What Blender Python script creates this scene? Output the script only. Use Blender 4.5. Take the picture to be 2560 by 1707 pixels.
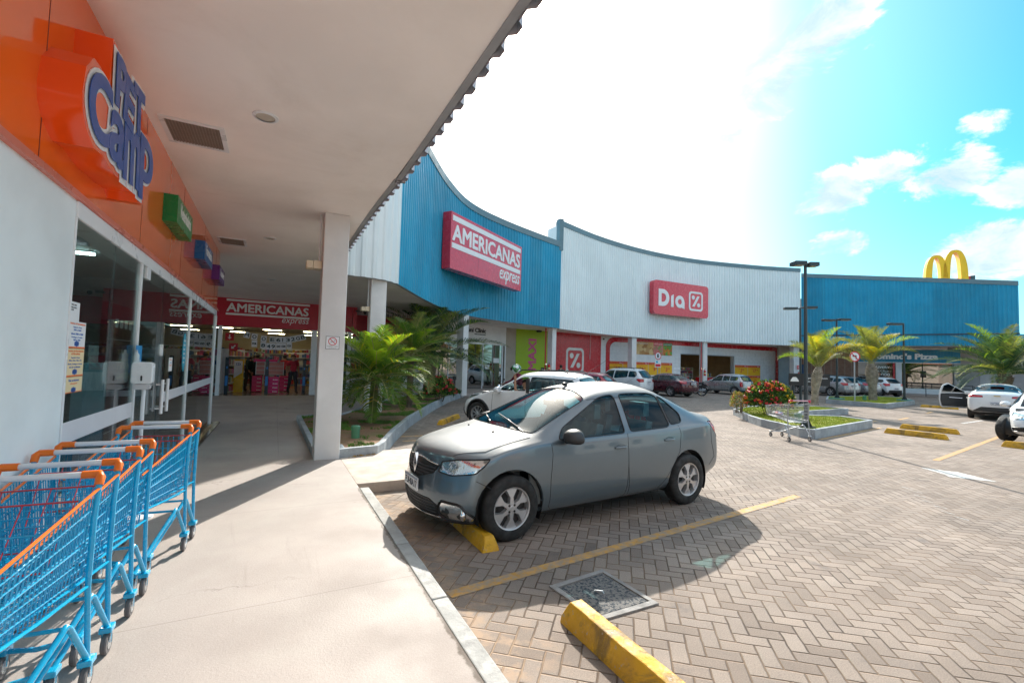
import bpy, bmesh, math, random
from mathutils import Vector, Matrix, Euler
from mathutils.bvhtree import BVHTree
sc = bpy.context.scene
for o in list(bpy.data.objects): bpy.data.objects.remove(o)
R = math.radians
# ---------- camera ----------
CAMZ = 1.72
yaw, pitch, roll = R(27.4), R(2.8), R(1.55)
F_ = Vector((math.sin(yaw)*math.cos(pitch), math.cos(yaw)*math.cos(pitch), math.sin(pitch)))
R_ = Vector((math.cos(yaw), -math.sin(yaw), 0)); U_ = R_.cross(F_)
R2 = R_*math.cos(roll)+U_*math.sin(roll); U2 = -R_*math.sin(roll)+U_*math.cos(roll)
cd = bpy.data.cameras.new('camera'); cam = bpy.data.objects.new('camera', cd); sc.collection.objects.link(cam)
cd.sensor_width = 36; cd.lens = 16.0; cd.clip_start = .05; cd.clip_end = 3000
m = Matrix((R2, U2, -F_)).transposed().to_4x4(); m.translation = Vector((0, 0, CAMZ)); cam.matrix_world = m
sc.camera = cam
sc.render.resolution_x, sc.render.resolution_y = 1024, 682
# ---------- sun, sky, exposure ----------
SUN_AZ, SUN_EL = R(31.1), R(34.3)          # azimuth from +Y towards +X
SD = Vector((math.sin(SUN_AZ)*math.cos(SUN_EL), math.cos(SUN_AZ)*math.cos(SUN_EL), math.sin(SUN_EL)))
sl = bpy.data.lights.new('sun', 'SUN'); sl.energy = 2.2; sl.angle = R(.55); sl.color = (1, .95, .86)
so = bpy.data.objects.new('sun', sl); sc.collection.objects.link(so); so.rotation_euler = (-SD).to_track_quat('-Z', 'Y').to_euler()
vs = sc.view_settings; vs.view_transform = 'Standard'; vs.look = 'None'; vs.exposure = 1.85; vs.gamma = 1
W = bpy.data.worlds.new('World'); sc.world = W; W.use_nodes = True
nt = W.node_tree; nt.nodes.clear()
class NG:
    def __init__(s, nt): s.nt = nt
    def n(s, t, **k):
        x = s.nt.nodes.new(t)
        for a, b in k.items(): setattr(x, a, b)
        return x
    def l(s, a, b): s.nt.links.new(a, b)
    def put(s, sock, v):
        if hasattr(v, 'links') or hasattr(v, 'is_output'): s.l(v, sock)
        else: sock.default_value = v
    def m(s, op, a, b=0., c=None):
        x = s.n('ShaderNodeMath', operation=op); s.put(x.inputs[0], a); s.put(x.inputs[1], b)
        if c is not None: s.put(x.inputs[2], c)
        return x.outputs[0]
    def vm(s, op, a, b=None):
        x = s.n('ShaderNodeVectorMath', operation=op); s.put(x.inputs[0], a)
        if b is not None: s.put(x.inputs[1], b)
        return x.outputs['Value'] if op in ('DOT_PRODUCT', 'LENGTH', 'DISTANCE') else x.outputs[0]
    def mix(s, f, a, b, bt='MIX'):
        x = s.n('ShaderNodeMix', data_type='RGBA', blend_type=bt); s.put(x.inputs['Factor'], f)
        s.put(x.inputs[6], a); s.put(x.inputs[7], b); return x.outputs[2]
    def rng(s, v, a, b, c=0., d=1., smooth=True):
        x = s.n('ShaderNodeMapRange', interpolation_type='SMOOTHSTEP' if smooth else 'LINEAR')
        s.put(x.inputs[0], v)
        for i, q in enumerate((a, b, c, d)): x.inputs[i+1].default_value = q
        return x.outputs[0]
    def noise(s, vec, scale, detail=4., rough=.55, dist=0., out=0):
        x = s.n('ShaderNodeTexNoise'); s.put(x.inputs['Vector'], vec); x.inputs['Scale'].default_value = scale
        x.inputs['Detail'].default_value = detail; x.inputs['Roughness'].default_value = rough; x.inputs['Distortion'].default_value = dist
        return x.outputs[out]
g = NG(nt)
sky = g.n('ShaderNodeTexSky', sky_type='NISHITA', sun_disc=False, sun_elevation=SUN_EL, sun_rotation=SUN_AZ)
sky.air_density = 1.0; sky.dust_density = 1.2; sky.ozone_density = 2.2
D = g.n('ShaderNodeTexCoord').outputs['Generated']
sep = g.n('ShaderNodeSeparateXYZ'); g.l(D, sep.inputs[0])
warp = g.vm('ADD', D, g.vm('MULTIPLY', g.vm('SUBTRACT', g.noise(D, 3.2, 6., .6, 0, 1), (.5, .5, .5)), (.16, .16, .13)))
blobs = [((.711, .5, .493), .135, 1.), ((.744, .42, .535), .115, 1.), ((.685, .57, .44), .12, 1.), ((.66, .60, .38), .09, .9), ((.72, .33, .60), .09, .9),
         ((.86, .36, .33), .09, .9), ((.84, .44, .314), .10, .9), ((.90, .31, .31), .09, .9), ((.94, .265, .19), .12, .95), ((.90, .21, .275), .11, .9),
         ((.845, .44, .235), .07, .8), ((.93, .20, .40), .05, .6), ((.89, .26, .38), .05, .55), ((.62, .52, .62), .10, .8), ((.905, .39, .11), .05, .8), ((.96, .12, .22), .1, .85)]
acc = None
for c, r, w in blobs:
    d = g.vm('DISTANCE', g.vm('MULTIPLY', warp, (1, 1, 1.5)), (c[0], c[1], c[2]*1.5))
    v = g.m('MULTIPLY', g.rng(d, r*1.25, r*.15), w)
    acc = v if acc is None else g.m('MAXIMUM', acc, v)
n2 = g.noise(g.vm('MULTIPLY', D, (1, 1, 1.8)), 7.5, 12., .64, .35)
# scattered clouds everywhere else (behind the camera too, for reflections)
flat = g.n('ShaderNodeCombineXYZ'); zz = g.m('ADD', g.m('MAXIMUM', sep.outputs[2], 0.), .15)
g.l(g.m('DIVIDE', sep.outputs[0], zz), flat.inputs[0]); g.l(g.m('DIVIDE', sep.outputs[1], zz), flat.inputs[1])
n3 = g.noise(flat.outputs[0], .8, 9., .6, .2)
back = g.rng(g.vm('DOT_PRODUCT', D, tuple(F_)), .55, .1)
scat = g.m('MULTIPLY', g.rng(n3, .44, .58), back)
mask = g.rng(g.m('ADD', acc, g.m('MULTIPLY', g.m('SUBTRACT', n2, .5), 2.2)), .46, .80)
mask = g.m('MAXIMUM', mask, g.m('MULTIPLY', scat, .9))
core = g.rng(g.m('ADD', acc, g.m('MULTIPLY', g.m('SUBTRACT', g.noise(D, 5., 4.), .5), 1.3)), .40, .78)
base = g.mix(1., sky.outputs[0], (.11, .375, .41, 1), 'MULTIPLY')
cloud = g.mix(core, g.mix(g.rng(n2, .35, .62), (2.0, 2.15, 2.25, 1), (3.2, 3.2, 3.2, 1)), g.mix(g.rng(n2, .38, .66), (1.15, 1.6, 1.8, 1), (1.9, 2.15, 2.2, 1)))
haze = g.rng(sep.outputs[2], .34, .0)
wide = g.rng(g.vm('DOT_PRODUCT', D, tuple(SD)), .72, .97)
base = g.mix(g.m('MULTIPLY', haze, g.m('ADD', .35, g.m('MULTIPLY', wide, .5))), base, (2.3, 2.95, 3.1, 1))
base = g.mix(g.m('MULTIPLY', wide, .35), base, (2.2, 2.7, 2.8, 1))
glow = g.vm('DOT_PRODUCT', D, tuple(SD))
gl1 = g.rng(g.m('ADD', glow, g.m('MULTIPLY', g.m('SUBTRACT', g.noise(D, 2.5, 5.), .5), .06)), .89, .99, smooth=True)
gl2 = g.m('POWER', g.m('MAXIMUM', glow, 0.), 90.)
SL = Vector((math.sin(R(37))*math.cos(R(9)), math.cos(R(37))*math.cos(R(9)), math.sin(R(9))))
lobe = g.rng(g.vm('DOT_PRODUCT', g.vm('NORMALIZE', g.vm('MULTIPLY', D, (1, 1, .62))), tuple(SL)), .90, .997)
base = g.mix(g.m('MULTIPLY', lobe, .95), base, (2.3, 2.45, 2.5, 1))
c1 = g.mix(g.m('MULTIPLY', gl1, .95), base, (2.1, 2.1, 2.08, 1))
c1 = g.mix(mask, c1, cloud)
c1 = g.mix(g.m('POWER', g.m('MAXIMUM', glow, 0.), 55.), c1, (16., 15.5, 14.5, 1))
c1 = g.mix(gl2, c1, (34., 31., 26., 1))
bg = g.n('ShaderNodeBackground'); g.l(c1, bg.inputs[0]); bg.inputs[1].default_value = .15
out = g.n('ShaderNodeOutputWorld'); g.l(bg.outputs[0], out.inputs[0])

# ---------- helpers ----------
rnd = random.Random(7)
COL = sc.collection
MATS = {}
def mat(name, col, rough=.5, metal=0., spec=.5, var=.08, vs_=2., bump=0., bs=40., coat=0., emit=0., fn=None, trans=0., alpha=1.):
    if name in MATS: return MATS[name]
    m = bpy.data.materials.new(name); m.use_nodes = True; MATS[name] = m
    g = NG(m.node_tree); b = m.node_tree.nodes['Principled BSDF']
    c4 = tuple(col)+(1.,) if len(col) == 3 else col
    b.inputs['Base Color'].default_value = c4
    b.inputs['Roughness'].default_value = rough; b.inputs['Metallic'].default_value = metal
    b.inputs['Specular IOR Level'].default_value = spec; b.inputs['Coat Weight'].default_value = coat; b.inputs['Coat Roughness'].default_value = .04
    b.inputs['Transmission Weight'].default_value = trans
    co = g.n('ShaderNodeTexCoord').outputs['Object']
    colo = None
    if var > 0:
        n = g.noise(co, vs_, 6., .6)
        f = g.rng(n, .3, .7, 1-var, 1+var)
        colo = g.mix(1., c4, f, 'MULTIPLY')
        g.l(colo, b.inputs['Base Color'])
        g.l(g.rng(g.noise(co, vs_*2.3, 5.), .3, .7, max(rough*.8, .01), min(rough*1.25, 1)), b.inputs['Roughness'])
    if bump > 0:
        bp = g.n('ShaderNodeBump'); bp.inputs['Strength'].default_value = bump; bp.inputs['Distance'].default_value = .02
        g.l(g.noise(co, bs, 5., .6), bp.inputs['Height']); g.l(bp.outputs[0], b.inputs['Normal'])
    if emit > 0:
        b.inputs['Emission Color'].default_value = c4; b.inputs['Emission Strength'].default_value = emit
    if fn: fn(g, b, co, colo)
    return m
def glassmat(name, tint, ior=1.5, refl=1., rough=0.):
    if name in MATS: return MATS[name]
    m = bpy.data.materials.new(name); m.use_nodes = True; MATS[name] = m
    g = NG(m.node_tree); g.nt.nodes.clear()
    t = g.n('ShaderNodeBsdfTransparent'); t.inputs[0].default_value = tuple(tint)+(1,)
    gl = g.n('ShaderNodeBsdfGlossy'); gl.inputs['Roughness'].default_value = rough
    ge = g.n('ShaderNodeNewGeometry'); dt = g.m('ABSOLUTE', g.vm('DOT_PRODUCT', ge.outputs['Normal'], ge.outputs['Incoming'])); f0 = ((ior-1)/(ior+1))**2*refl
    fr = g.m('ADD', f0, g.m('MULTIPLY', g.m('POWER', g.m('SUBTRACT', 1., g.m('MINIMUM', dt, 1.)), 4.6), 1-f0))
    mx = g.n('ShaderNodeMixShader'); g.l(g.m('MINIMUM', fr, 1.), mx.inputs[0])
    g.l(t.outputs[0], mx.inputs[1]); g.l(gl.outputs[0], mx.inputs[2])
    o = g.n('ShaderNodeOutputMaterial'); g.l(mx.outputs[0], o.inputs[0]); return m
GRP = None
def setp(o, label=None, cat=None, group=None, kind=None):
    if label: o['label'] = label
    if cat: o['category'] = cat
    if group: o['group'] = group
    if kind: o['kind'] = kind
    return o
def T(name, label, cat, loc=(0, 0, 0), rz=0, group=None):
    o = bpy.data.objects.new(name, None); COL.objects.link(o); o.location = loc; o.rotation_euler = (0, 0, rz); o.empty_display_size = .2
    return setp(o, label, cat, group)
class MB:
    def __init__(s, M=None): s.v = []; s.f = []; s.mi = []; s.M = M; s.k = 0
    def add(s, vs, fs, k=None):
        o = len(s.v); s.v += [Vector(v) for v in vs]; s.f += [tuple(i+o for i in f) for f in fs]; s.mi += [s.k if k is None else k]*len(fs); return s
    def box(s, x0, x1, y0, y1, z0, z1, k=None, M=None):
        vs = [Vector((x, y, z)) for z in (z0, z1) for x, y in ((x0, y0), (x1, y0), (x1, y1), (x0, y1))]
        if M: vs = [M @ v for v in vs]
        return s.add(vs, [(3, 2, 1, 0), (4, 5, 6, 7), (0, 1, 5, 4), (1, 2, 6, 5), (2, 3, 7, 6), (3, 0, 4, 7)], k)
    def bar(s, a, b, w, h, k=None):          # box between a and b (horizontal-ish), w across, h up
        a, b = Vector(a), Vector(b); d = b-a; L = d.length; x = d.normalized(); y = Vector((0, 0, 1)).cross(x)
        if y.length < 1e-4: y = Vector((0, 1, 0))
        y.normalize(); z = x.cross(y); M = Matrix((x, y, z)).transposed().to_4x4(); M.translation = a
        return s.box(0, L, -w/2, w/2, -h/2, h/2, k, M)
    def tube(s, pts, r, n=8, caps=True, k=None, closed=False):
        pts = [Vector(p) for p in pts]; N = len(pts); rs = r if isinstance(r, (list, tuple)) else [r]*N
        o = len(s.v); up = None; fs = []
        for i, p in enumerate(pts):
            if closed: d = pts[(i+1) % N]-pts[i-1]
            else: d = (pts[min(i+1, N-1)]-pts[max(i-1, 0)])
            if d.length < 1e-9: d = Vector((0, 0, 1))
            d.normalize()
            if up is None:
                up = Vector((0, 0, 1)) if abs(d.z) < .9 else Vector((1, 0, 0))
            a = d.cross(up)
            if a.length < 1e-6: a = d.orthogonal()
            a.normalize(); b = d.cross(a).normalized(); up = -b if False else a.cross(d)
            for j in range(n):
                t = 2*math.pi*j/n; s.v.append(p+a*math.cos(t)*rs[i]+b*math.sin(t)*rs[i])
        for i in range(N if closed else N-1):
            for j in range(n):
                i2 = (i+1) % N
                fs.append((o+i*n+j, o+i*n+(j+1) % n, o+i2*n+(j+1) % n, o+i2*n+j))
        if caps and not closed:
            fs.append(tuple(o+j for j in range(n))[::-1]); fs.append(tuple(o+(N-1)*n+j for j in range(n)))
        s.f += fs; s.mi += [s.k if k is None else k]*len(fs); return s
    def lathe(s, prof, n=24, M=None, k=None):   # prof (r,z) about z
        o = len(s.v); P = len(prof)
        for j in range(n):
            t = 2*math.pi*j/n
            for r, z in prof:
                v = Vector((r*math.cos(t), r*math.sin(t), z)); s.v.append(M @ v if M else v)
        for j in range(n):
            for i in range(P-1):
                a = o+j*P+i; b = o+((j+1) % n)*P+i
                s.f.append((a, b, b+1, a+1)); s.mi.append(s.k if k is None else k)
        return s
    def prism(s, poly, d0, d1, M=None, k=None):  # 2D poly extruded in local z
        n = len(poly); vs = [Vector((x, y, d0)) for x, y in poly]+[Vector((x, y, d1)) for x, y in poly]
        if M: vs = [M @ v for v in vs]
        return s.add(vs, [tuple(range(n))[::-1], tuple(range(n, 2*n))]+[(i, (i+1) % n, n+(i+1) % n, n+i) for i in range(n)], k)
    def ico(s, c, r, sub=1, k=None, sc=(1, 1, 1), jit=0):
        b = bmesh.new(); bmesh.ops.create_icosphere(b, subdivisions=sub, radius=1.)
        vs = [Vector((v.co.x*sc[0], v.co.y*sc[1], v.co.z*sc[2]))*(r*(1+rnd.uniform(-jit, jit)))+Vector(c) for v in b.verts]
        s.add(vs, [tuple(v.index for v in f.verts) for f in b.faces], k); b.free(); return s
    def build(s, name, mats, parent=None, smooth=0, bevel=0, wn=False):
        me = bpy.data.meshes.new(name); vs = [s.M @ v for v in s.v] if s.M else s.v
        me.from_pydata([tuple(v) for v in vs], [], s.f)
        if not isinstance(mats, (list, tuple)): mats = [mats]
        for x in mats: me.materials.append(x)
        if len(mats) > 1: me.polygons.foreach_set('material_index', s.mi)
        b = bmesh.new(); b.from_mesh(me); bmesh.ops.recalc_face_normals(b, faces=b.faces)
        if smooth:
            for f in b.faces: f.smooth = True
            ca = math.cos(R(smooth))
            for e in b.edges:
                if len(e.link_faces) == 2 and e.link_faces[0].normal.dot(e.link_faces[1].normal) < ca: e.smooth = False
        b.to_mesh(me); b.free()
        o = bpy.data.objects.new(name, me); COL.objects.link(o)
        if bevel:
            bv = o.modifiers.new('bevel', 'BEVEL'); bv.width = bevel; bv.segments = 2; bv.limit_method = 'ANGLE'; bv.angle_limit = R(40)
        if parent: attach(o, parent)
        return o
def wmat(o):
    m = Matrix.LocRotScale(o.location, o.rotation_euler, o.scale)
    return m if o.parent is None else wmat(o.parent) @ o.matrix_parent_inverse @ m
def attach(o, p, local=False):
    o.parent = p
    if not local and p.type == 'EMPTY': o.matrix_parent_inverse = wmat(p).inverted()
    return o
def copytree(r, loc=None, rz=None, **tags):
    c = r.copy(); COL.objects.link(c)
    if loc is not None: c.location = loc
    if rz is not None: c.rotation_euler = (0, 0, rz)
    setp(c, **tags)
    for ch in [x for x in bpy.data.objects if x.parent == r]:
        d = ch.copy(); COL.objects.link(d); d.parent = c
        for e in [x for x in bpy.data.objects if x.parent == ch]:
            h = e.copy(); COL.objects.link(h); h.parent = d
    return c
def plane_frame(a, b, z=0., off=0.):
    """local x along a->b, local y up, local z out of the wall (to the viewer side); a,b 2D"""
    a = Vector((a[0], a[1], 0)); b = Vector((b[0], b[1], 0)); x = (b-a).normalized(); y = Vector((0, 0, 1)); zz = x.cross(y)
    M = Matrix((x, y, zz)).transposed().to_4x4(); M.translation = a+Vector((0, 0, z))+zz*off; return M
def text(s, size, depth, M, mt, name='lettering', parent=None, off=0., align='LEFT', sx=1., shear=0., space=1., mb=None, fit=None, bold=0.):
    """mesh text; local frame M. fit=(w,h): stretch to the box from M's origin"""
    cu = bpy.data.curves.new('t', 'FONT'); cu.body = s; cu.size = size; cu.extrude = depth/2; cu.offset = off; cu.align_x = align
    if 'M' in s: cu.offset = 0.
    cu.shear = shear; cu.space_character = space; cu.resolution_u = 3
    o = bpy.data.objects.new('t', cu); COL.objects.link(o)
    dg = bpy.context.evaluated_depsgraph_get(); me = bpy.data.meshes.new_from_object(o.evaluated_get(dg))
    bpy.data.objects.remove(o); bpy.data.curves.remove(cu)
    me.name = name
    xs = [v.co.x for v in me.vertices] or [0]; ys = [v.co.y for v in me.vertices] or [0]
    if fit:
        w, h = fit; x0, x1, y0, y1 = min(xs), max(xs), min(ys), max(ys)
        S = Matrix.Diagonal((w/(x1-x0), (h/(y1-y0)) if h else w/(x1-x0), 1, 1)) @ Matrix.Translation((-x0, -y0, 0))
    else: S = Matrix.Diagonal((sx, 1, 1, 1))
    if bold:
        v0 = [S @ v.co for v in me.vertices]; f0 = [tuple(p.vertices) for p in me.polygons]; vv = []; ff = []
        for q, (a, b) in enumerate(((0, 0), (1, 0), (-1, 0), (0, 1), (0, -1), (.7, .7), (-.7, .7), (.7, -.7), (-.7, -.7))):
            o_ = len(vv); vv += [(p.x+a*bold, p.y+b*bold, p.z+q*.0004) for p in v0]; ff += [tuple(i+o_ for i in f) for f in f0]
        bpy.data.meshes.remove(me); me = bpy.data.meshes.new(name); me.from_pydata(vv, [], ff); me.transform(M @ Matrix.Translation((0, 0, depth/2)))
    else: me.transform(M @ Matrix.Translation((0, 0, depth/2)) @ S)
    if mb is not None:
        mb.add([v.co.copy() for v in me.vertices], [tuple(p.vertices) for p in me.polygons]); bpy.data.meshes.remove(me); return None
    me.materials.append(mt); o = bpy.data.objects.new(name, me); COL.objects.link(o)
    if parent: attach(o, parent)
    return o
def rrect(x0, x1, y0, y1, r, n=5):
    P = []
    for cx, cy, a in ((x1-r, y1-r, 0), (x0+r, y1-r, 90), (x0+r, y0+r, 180), (x1-r, y0+r, 270)):
        for i in range(n+1): t = R(a+90*i/n); P.append((cx+r*math.cos(t), cy+r*math.sin(t)))
    return P
def interp(tab, x):
    if x <= tab[0][0]: return tab[0][1]
    for (a, va), (b, vb) in zip(tab, tab[1:]):
        if x <= b: return va+(vb-va)*(x-a)/(b-a)
    return tab[-1][1]
def catmull(P, n=8):
    P = [Vector(p) for p in P]; out = []
    for i in range(len(P)-1):
        p0 = P[max(i-1, 0)]; p1 = P[i]; p2 = P[i+1]; p3 = P[min(i+2, len(P)-1)]
        for k in range(n):
            t = k/n; out.append(.5*((2*p1)+(p2-p0)*t+(2*p0-5*p1+4*p2-p3)*t*t+(3*p1-p0-3*p2+p3)*t**3))
    out.append(P[-1]); return out
# ================= materials =================
white_wall = mat('white_paint_wall', (.74, .75, .75), .55, var=.05, bump=.05, bs=60)
col_paint = mat('column_paint', (.74, .73, .72), .5, var=.08, vs_=1.2, bump=.06, bs=30)
soffit_m = mat('soffit_plaster', (.90, .835, .795), .8, var=.05, vs_=.7, bump=.05, bs=8, fn=lambda g, b, co, c: g.l(g.mix(g.rng(g.noise(co, .45, 8., .7, 1.), .5, .8, 0., .35), c, (.62, .52, .45, 1)), b.inputs['Base Color']))
orange_m = mat('orange_gloss_panel', (.92, .15, .014), .10, var=.03, coat=.5)
red_m = mat('red_panel', (.50, .014, .04), .35, var=.06)
redsign_m = mat('red_sign_face', (.70, .045, .075), .25, var=.015, coat=.3)
def blue_clad(g, b, co, colo):
    s = g.n('ShaderNodeSeparateXYZ'); g.l(co, s.inputs[0]); v = g.n('ShaderNodeCombineXYZ'); g.l(g.m('MULTIPLY', s.outputs[0], 2.5), v.inputs[0]); g.l(g.m('MULTIPLY', s.outputs[1], 2.5), v.inputs[1]); g.l(g.m('MULTIPLY', s.outputs[2], .3), v.inputs[2])
    st = g.rng(g.noise(v.outputs[0], 1.4, 7., .65), .42, .8, 0., .45); c = g.mix(st, colo, (.04, .33, .46, 1))
    w = g.n('ShaderNodeTexWhiteNoise', noise_dimensions='2D'); q = g.n('ShaderNodeCombineXYZ'); g.l(g.m('FLOOR', g.m('MULTIPLY', g.m('ADD', s.outputs[0], s.outputs[1]), .72)), q.inputs[0]); g.l(q.outputs[0], w.inputs['Vector'])
    c = g.mix(1., c, g.rng(w.outputs['Value'], 0., 1., .90, 1.08), 'MULTIPLY'); g.l(c, b.inputs['Base Color'])
blue_m = mat('blue_corrugated_metal', (.002, .28, .47), .45, var=.10, vs_=.5, fn=blue_clad)
def white_clad(g, b, co, colo):
    s = g.n('ShaderNodeSeparateXYZ'); g.l(co, s.inputs[0])
    v = g.n('ShaderNodeCombineXYZ'); g.l(g.m('MULTIPLY', s.outputs[0], 3.), v.inputs[0]); g.l(g.m('MULTIPLY', s.outputs[1], 3.), v.inputs[1]); g.l(g.m('MULTIPLY', s.outputs[2], .25), v.inputs[2])
    st = g.rng(g.noise(v.outputs[0], 1.6, 6., .6), .52, .8, 0., .3)
    g.l(g.mix(st, colo, (.45, .5, .5, 1)), b.inputs['Base Color'])
whclad_m = mat('white_corrugated_metal', (.78, .84, .85), .45, var=.05, vs_=.4, fn=white_clad)
coping_m = mat('grey_metal_coping', (.13, .22, .26), .4, var=.08)
alu_m = mat('white_aluminium', (.78, .8, .82), .3, var=.03)
lettw = mat('white_lettering', (.85, .85, .85), .4, var=0)
dark_m = mat('dark_metal', (.02, .025, .028), .45, var=.1)
black_m = mat('black_plastic', (.012, .012, .013), .45, var=.1)
rubber_m = mat('rubber', (.018, .018, .018), .75, var=.25, vs_=6, bump=.1, bs=60)
chrome_m = mat('chrome', (.8, .8, .82), .12, 1., var=.03)
steel_m = mat('galvanised_steel', (.55, .58, .6), .3, .9, var=.15, vs_=12)
shopglass = glassmat('shop_glass', (.70, .78, .78), 1.5, 1.6)
darkglass = glassmat('tinted_glass', (.10, .14, .15), 1.55, 2.)
carglass = glassmat('car_glass', (.58, .90, .94), 1.55, 1.0)
cartint = glassmat('dark_car_glass', (.16, .24, .25), 1.55, 1.8)
# ---------- ground: herringbone concrete pavers ----------
def paver():
    m = bpy.data.materials.new('herringbone_pavers'); m.use_nodes = True; g = NG(m.node_tree); b = m.node_tree.nodes['Principled BSDF']
    co = g.n('ShaderNodeTexCoord').outputs['Object']
    dist = g.vm('MULTIPLY', g.vm('SUBTRACT', g.noise(co, 9., 2., .5, 0, 1), (.5, .5, .5)), (.012, .012, 0))
    mp = g.n('ShaderNodeMapping'); g.l(g.vm('ADD', co, dist), mp.inputs[0]); mp.inputs['Rotation'].default_value = (0, 0, R(41)); mp.inputs['Scale'].default_value = (9.6,)*3
    s = g.n('ShaderNodeSeparateXYZ'); g.l(mp.outputs[0], s.inputs[0]); x, y = s.outputs[0], s.outputs[1]
    i = g.m('FLOOR', x); j = g.m('FLOOR', y); fx = g.m('SUBTRACT', x, i); fy = g.m('SUBTRACT', y, j)
    q = g.m('SUBTRACT', i, j); q = g.m('SUBTRACT', q, g.m('MULTIPLY', g.m('FLOOR', g.m('DIVIDE', q, 4.)), 4.))
    def eq(k): return g.m('COMPARE', q, float(k), .25)
    e0, e1, e2, e3 = eq(0), eq(1), eq(2), eq(3)
    L = g.m('ADD', fx, g.m('MULTIPLY', e1, 10.)); Rr = g.m('ADD', g.m('SUBTRACT', 1., fx), g.m('MULTIPLY', e0, 10.))
    B = g.m('ADD', fy, g.m('MULTIPLY', e2, 10.)); Tt = g.m('ADD', g.m('SUBTRACT', 1., fy), g.m('MULTIPLY', e3, 10.))
    dd = g.m('MINIMUM', g.m('MINIMUM', L, Rr), g.m('MINIMUM', B, Tt))
    idx = g.n('ShaderNodeCombineXYZ'); g.l(g.m('SUBTRACT', i, e1), idx.inputs[0]); g.l(g.m('SUBTRACT', j, e2), idx.inputs[1])
    wn = g.n('ShaderNodeTexWhiteNoise', noise_dimensions='3D'); g.l(idx.outputs[0], wn.inputs['Vector'])
    r = wn.outputs['Value']; rs = g.n('ShaderNodeSeparateColor'); g.l(wn.outputs['Color'], rs.inputs[0])
    c = g.mix(r, (.215, .17, .14, 1), (.32, .26, .215, 1))
    c = g.mix(g.m('MULTIPLY', rs.outputs[1], .35), c, (.35, .30, .265, 1))
    fine = g.rng(g.noise(co, 120., 3., .7), .3, .75, .78, 1.16); c = g.mix(1., c, fine, 'MULTIPLY')
    big = g.rng(g.noise(co, .55, 6., .6), .3, .7, .80, 1.12); c = g.mix(1., c, big, 'MULTIPLY')
    stain = g.rng(g.noise(co, 2.7, 7., .7, .4), .56, .76, 0., .65); c = g.mix(stain, c, (.12, .105, .10, 1))
    pos = g.n('ShaderNodeSeparateXYZ'); g.l(co, pos.inputs[0])
    near = g.m('MULTIPLY', g.rng(g.m('ADD', pos.outputs[0], g.m('MULTIPLY', g.noise(co, 2.2, 5.), 1.2)), 2.4, 1.75), g.rng(pos.outputs[1], 9., 6.5))
    sand = (.40, .28, .19, 1); jw = g.m('ADD', .035, g.m('MULTIPLY', near, .02))
    joint = g.m('SUBTRACT', 1., g.rng(dd, .018, .075))
    jc = g.mix(g.rng(g.noise(co, 1.3, 5.), .35, .6), (.085, .06, .045, 1), (.20, .14, .095, 1))
    jc = g.mix(near, jc, sand)
    c = g.mix(g.m('MULTIPLY', near, g.rng(g.noise(co, 6., 6., .6), .46, .62, .12, .9)), c, sand)
    c = g.mix(joint, c, jc)
    g.l(c, b.inputs['Base Color']); b.inputs['Roughness'].default_value = .82; b.inputs['Specular IOR Level'].default_value = .3
    h = g.m('ADD', g.m('MULTIPLY', g.rng(dd, .0, .09), 1.), g.m('ADD', g.m('MULTIPLY', rs.outputs[0], .22), g.m('MULTIPLY', g.noise(co, 90., 4., .7), .25)))
    bp = g.n('ShaderNodeBump'); bp.inputs['Strength'].default_value = .9; bp.inputs['Distance'].default_value = .008; g.l(h, bp.inputs['Height']); g.l(bp.outputs[0], b.inputs['Normal'])
    return m
pav = paver()
mb = MB(); mb.add([(-700, -700, 0), (900, -700, 0), (900, 900, 0), (-700, 900, 0)], [(0, 1, 2, 3)])
setp(mb.build('parking_lot', pav), kind='structure')
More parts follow.
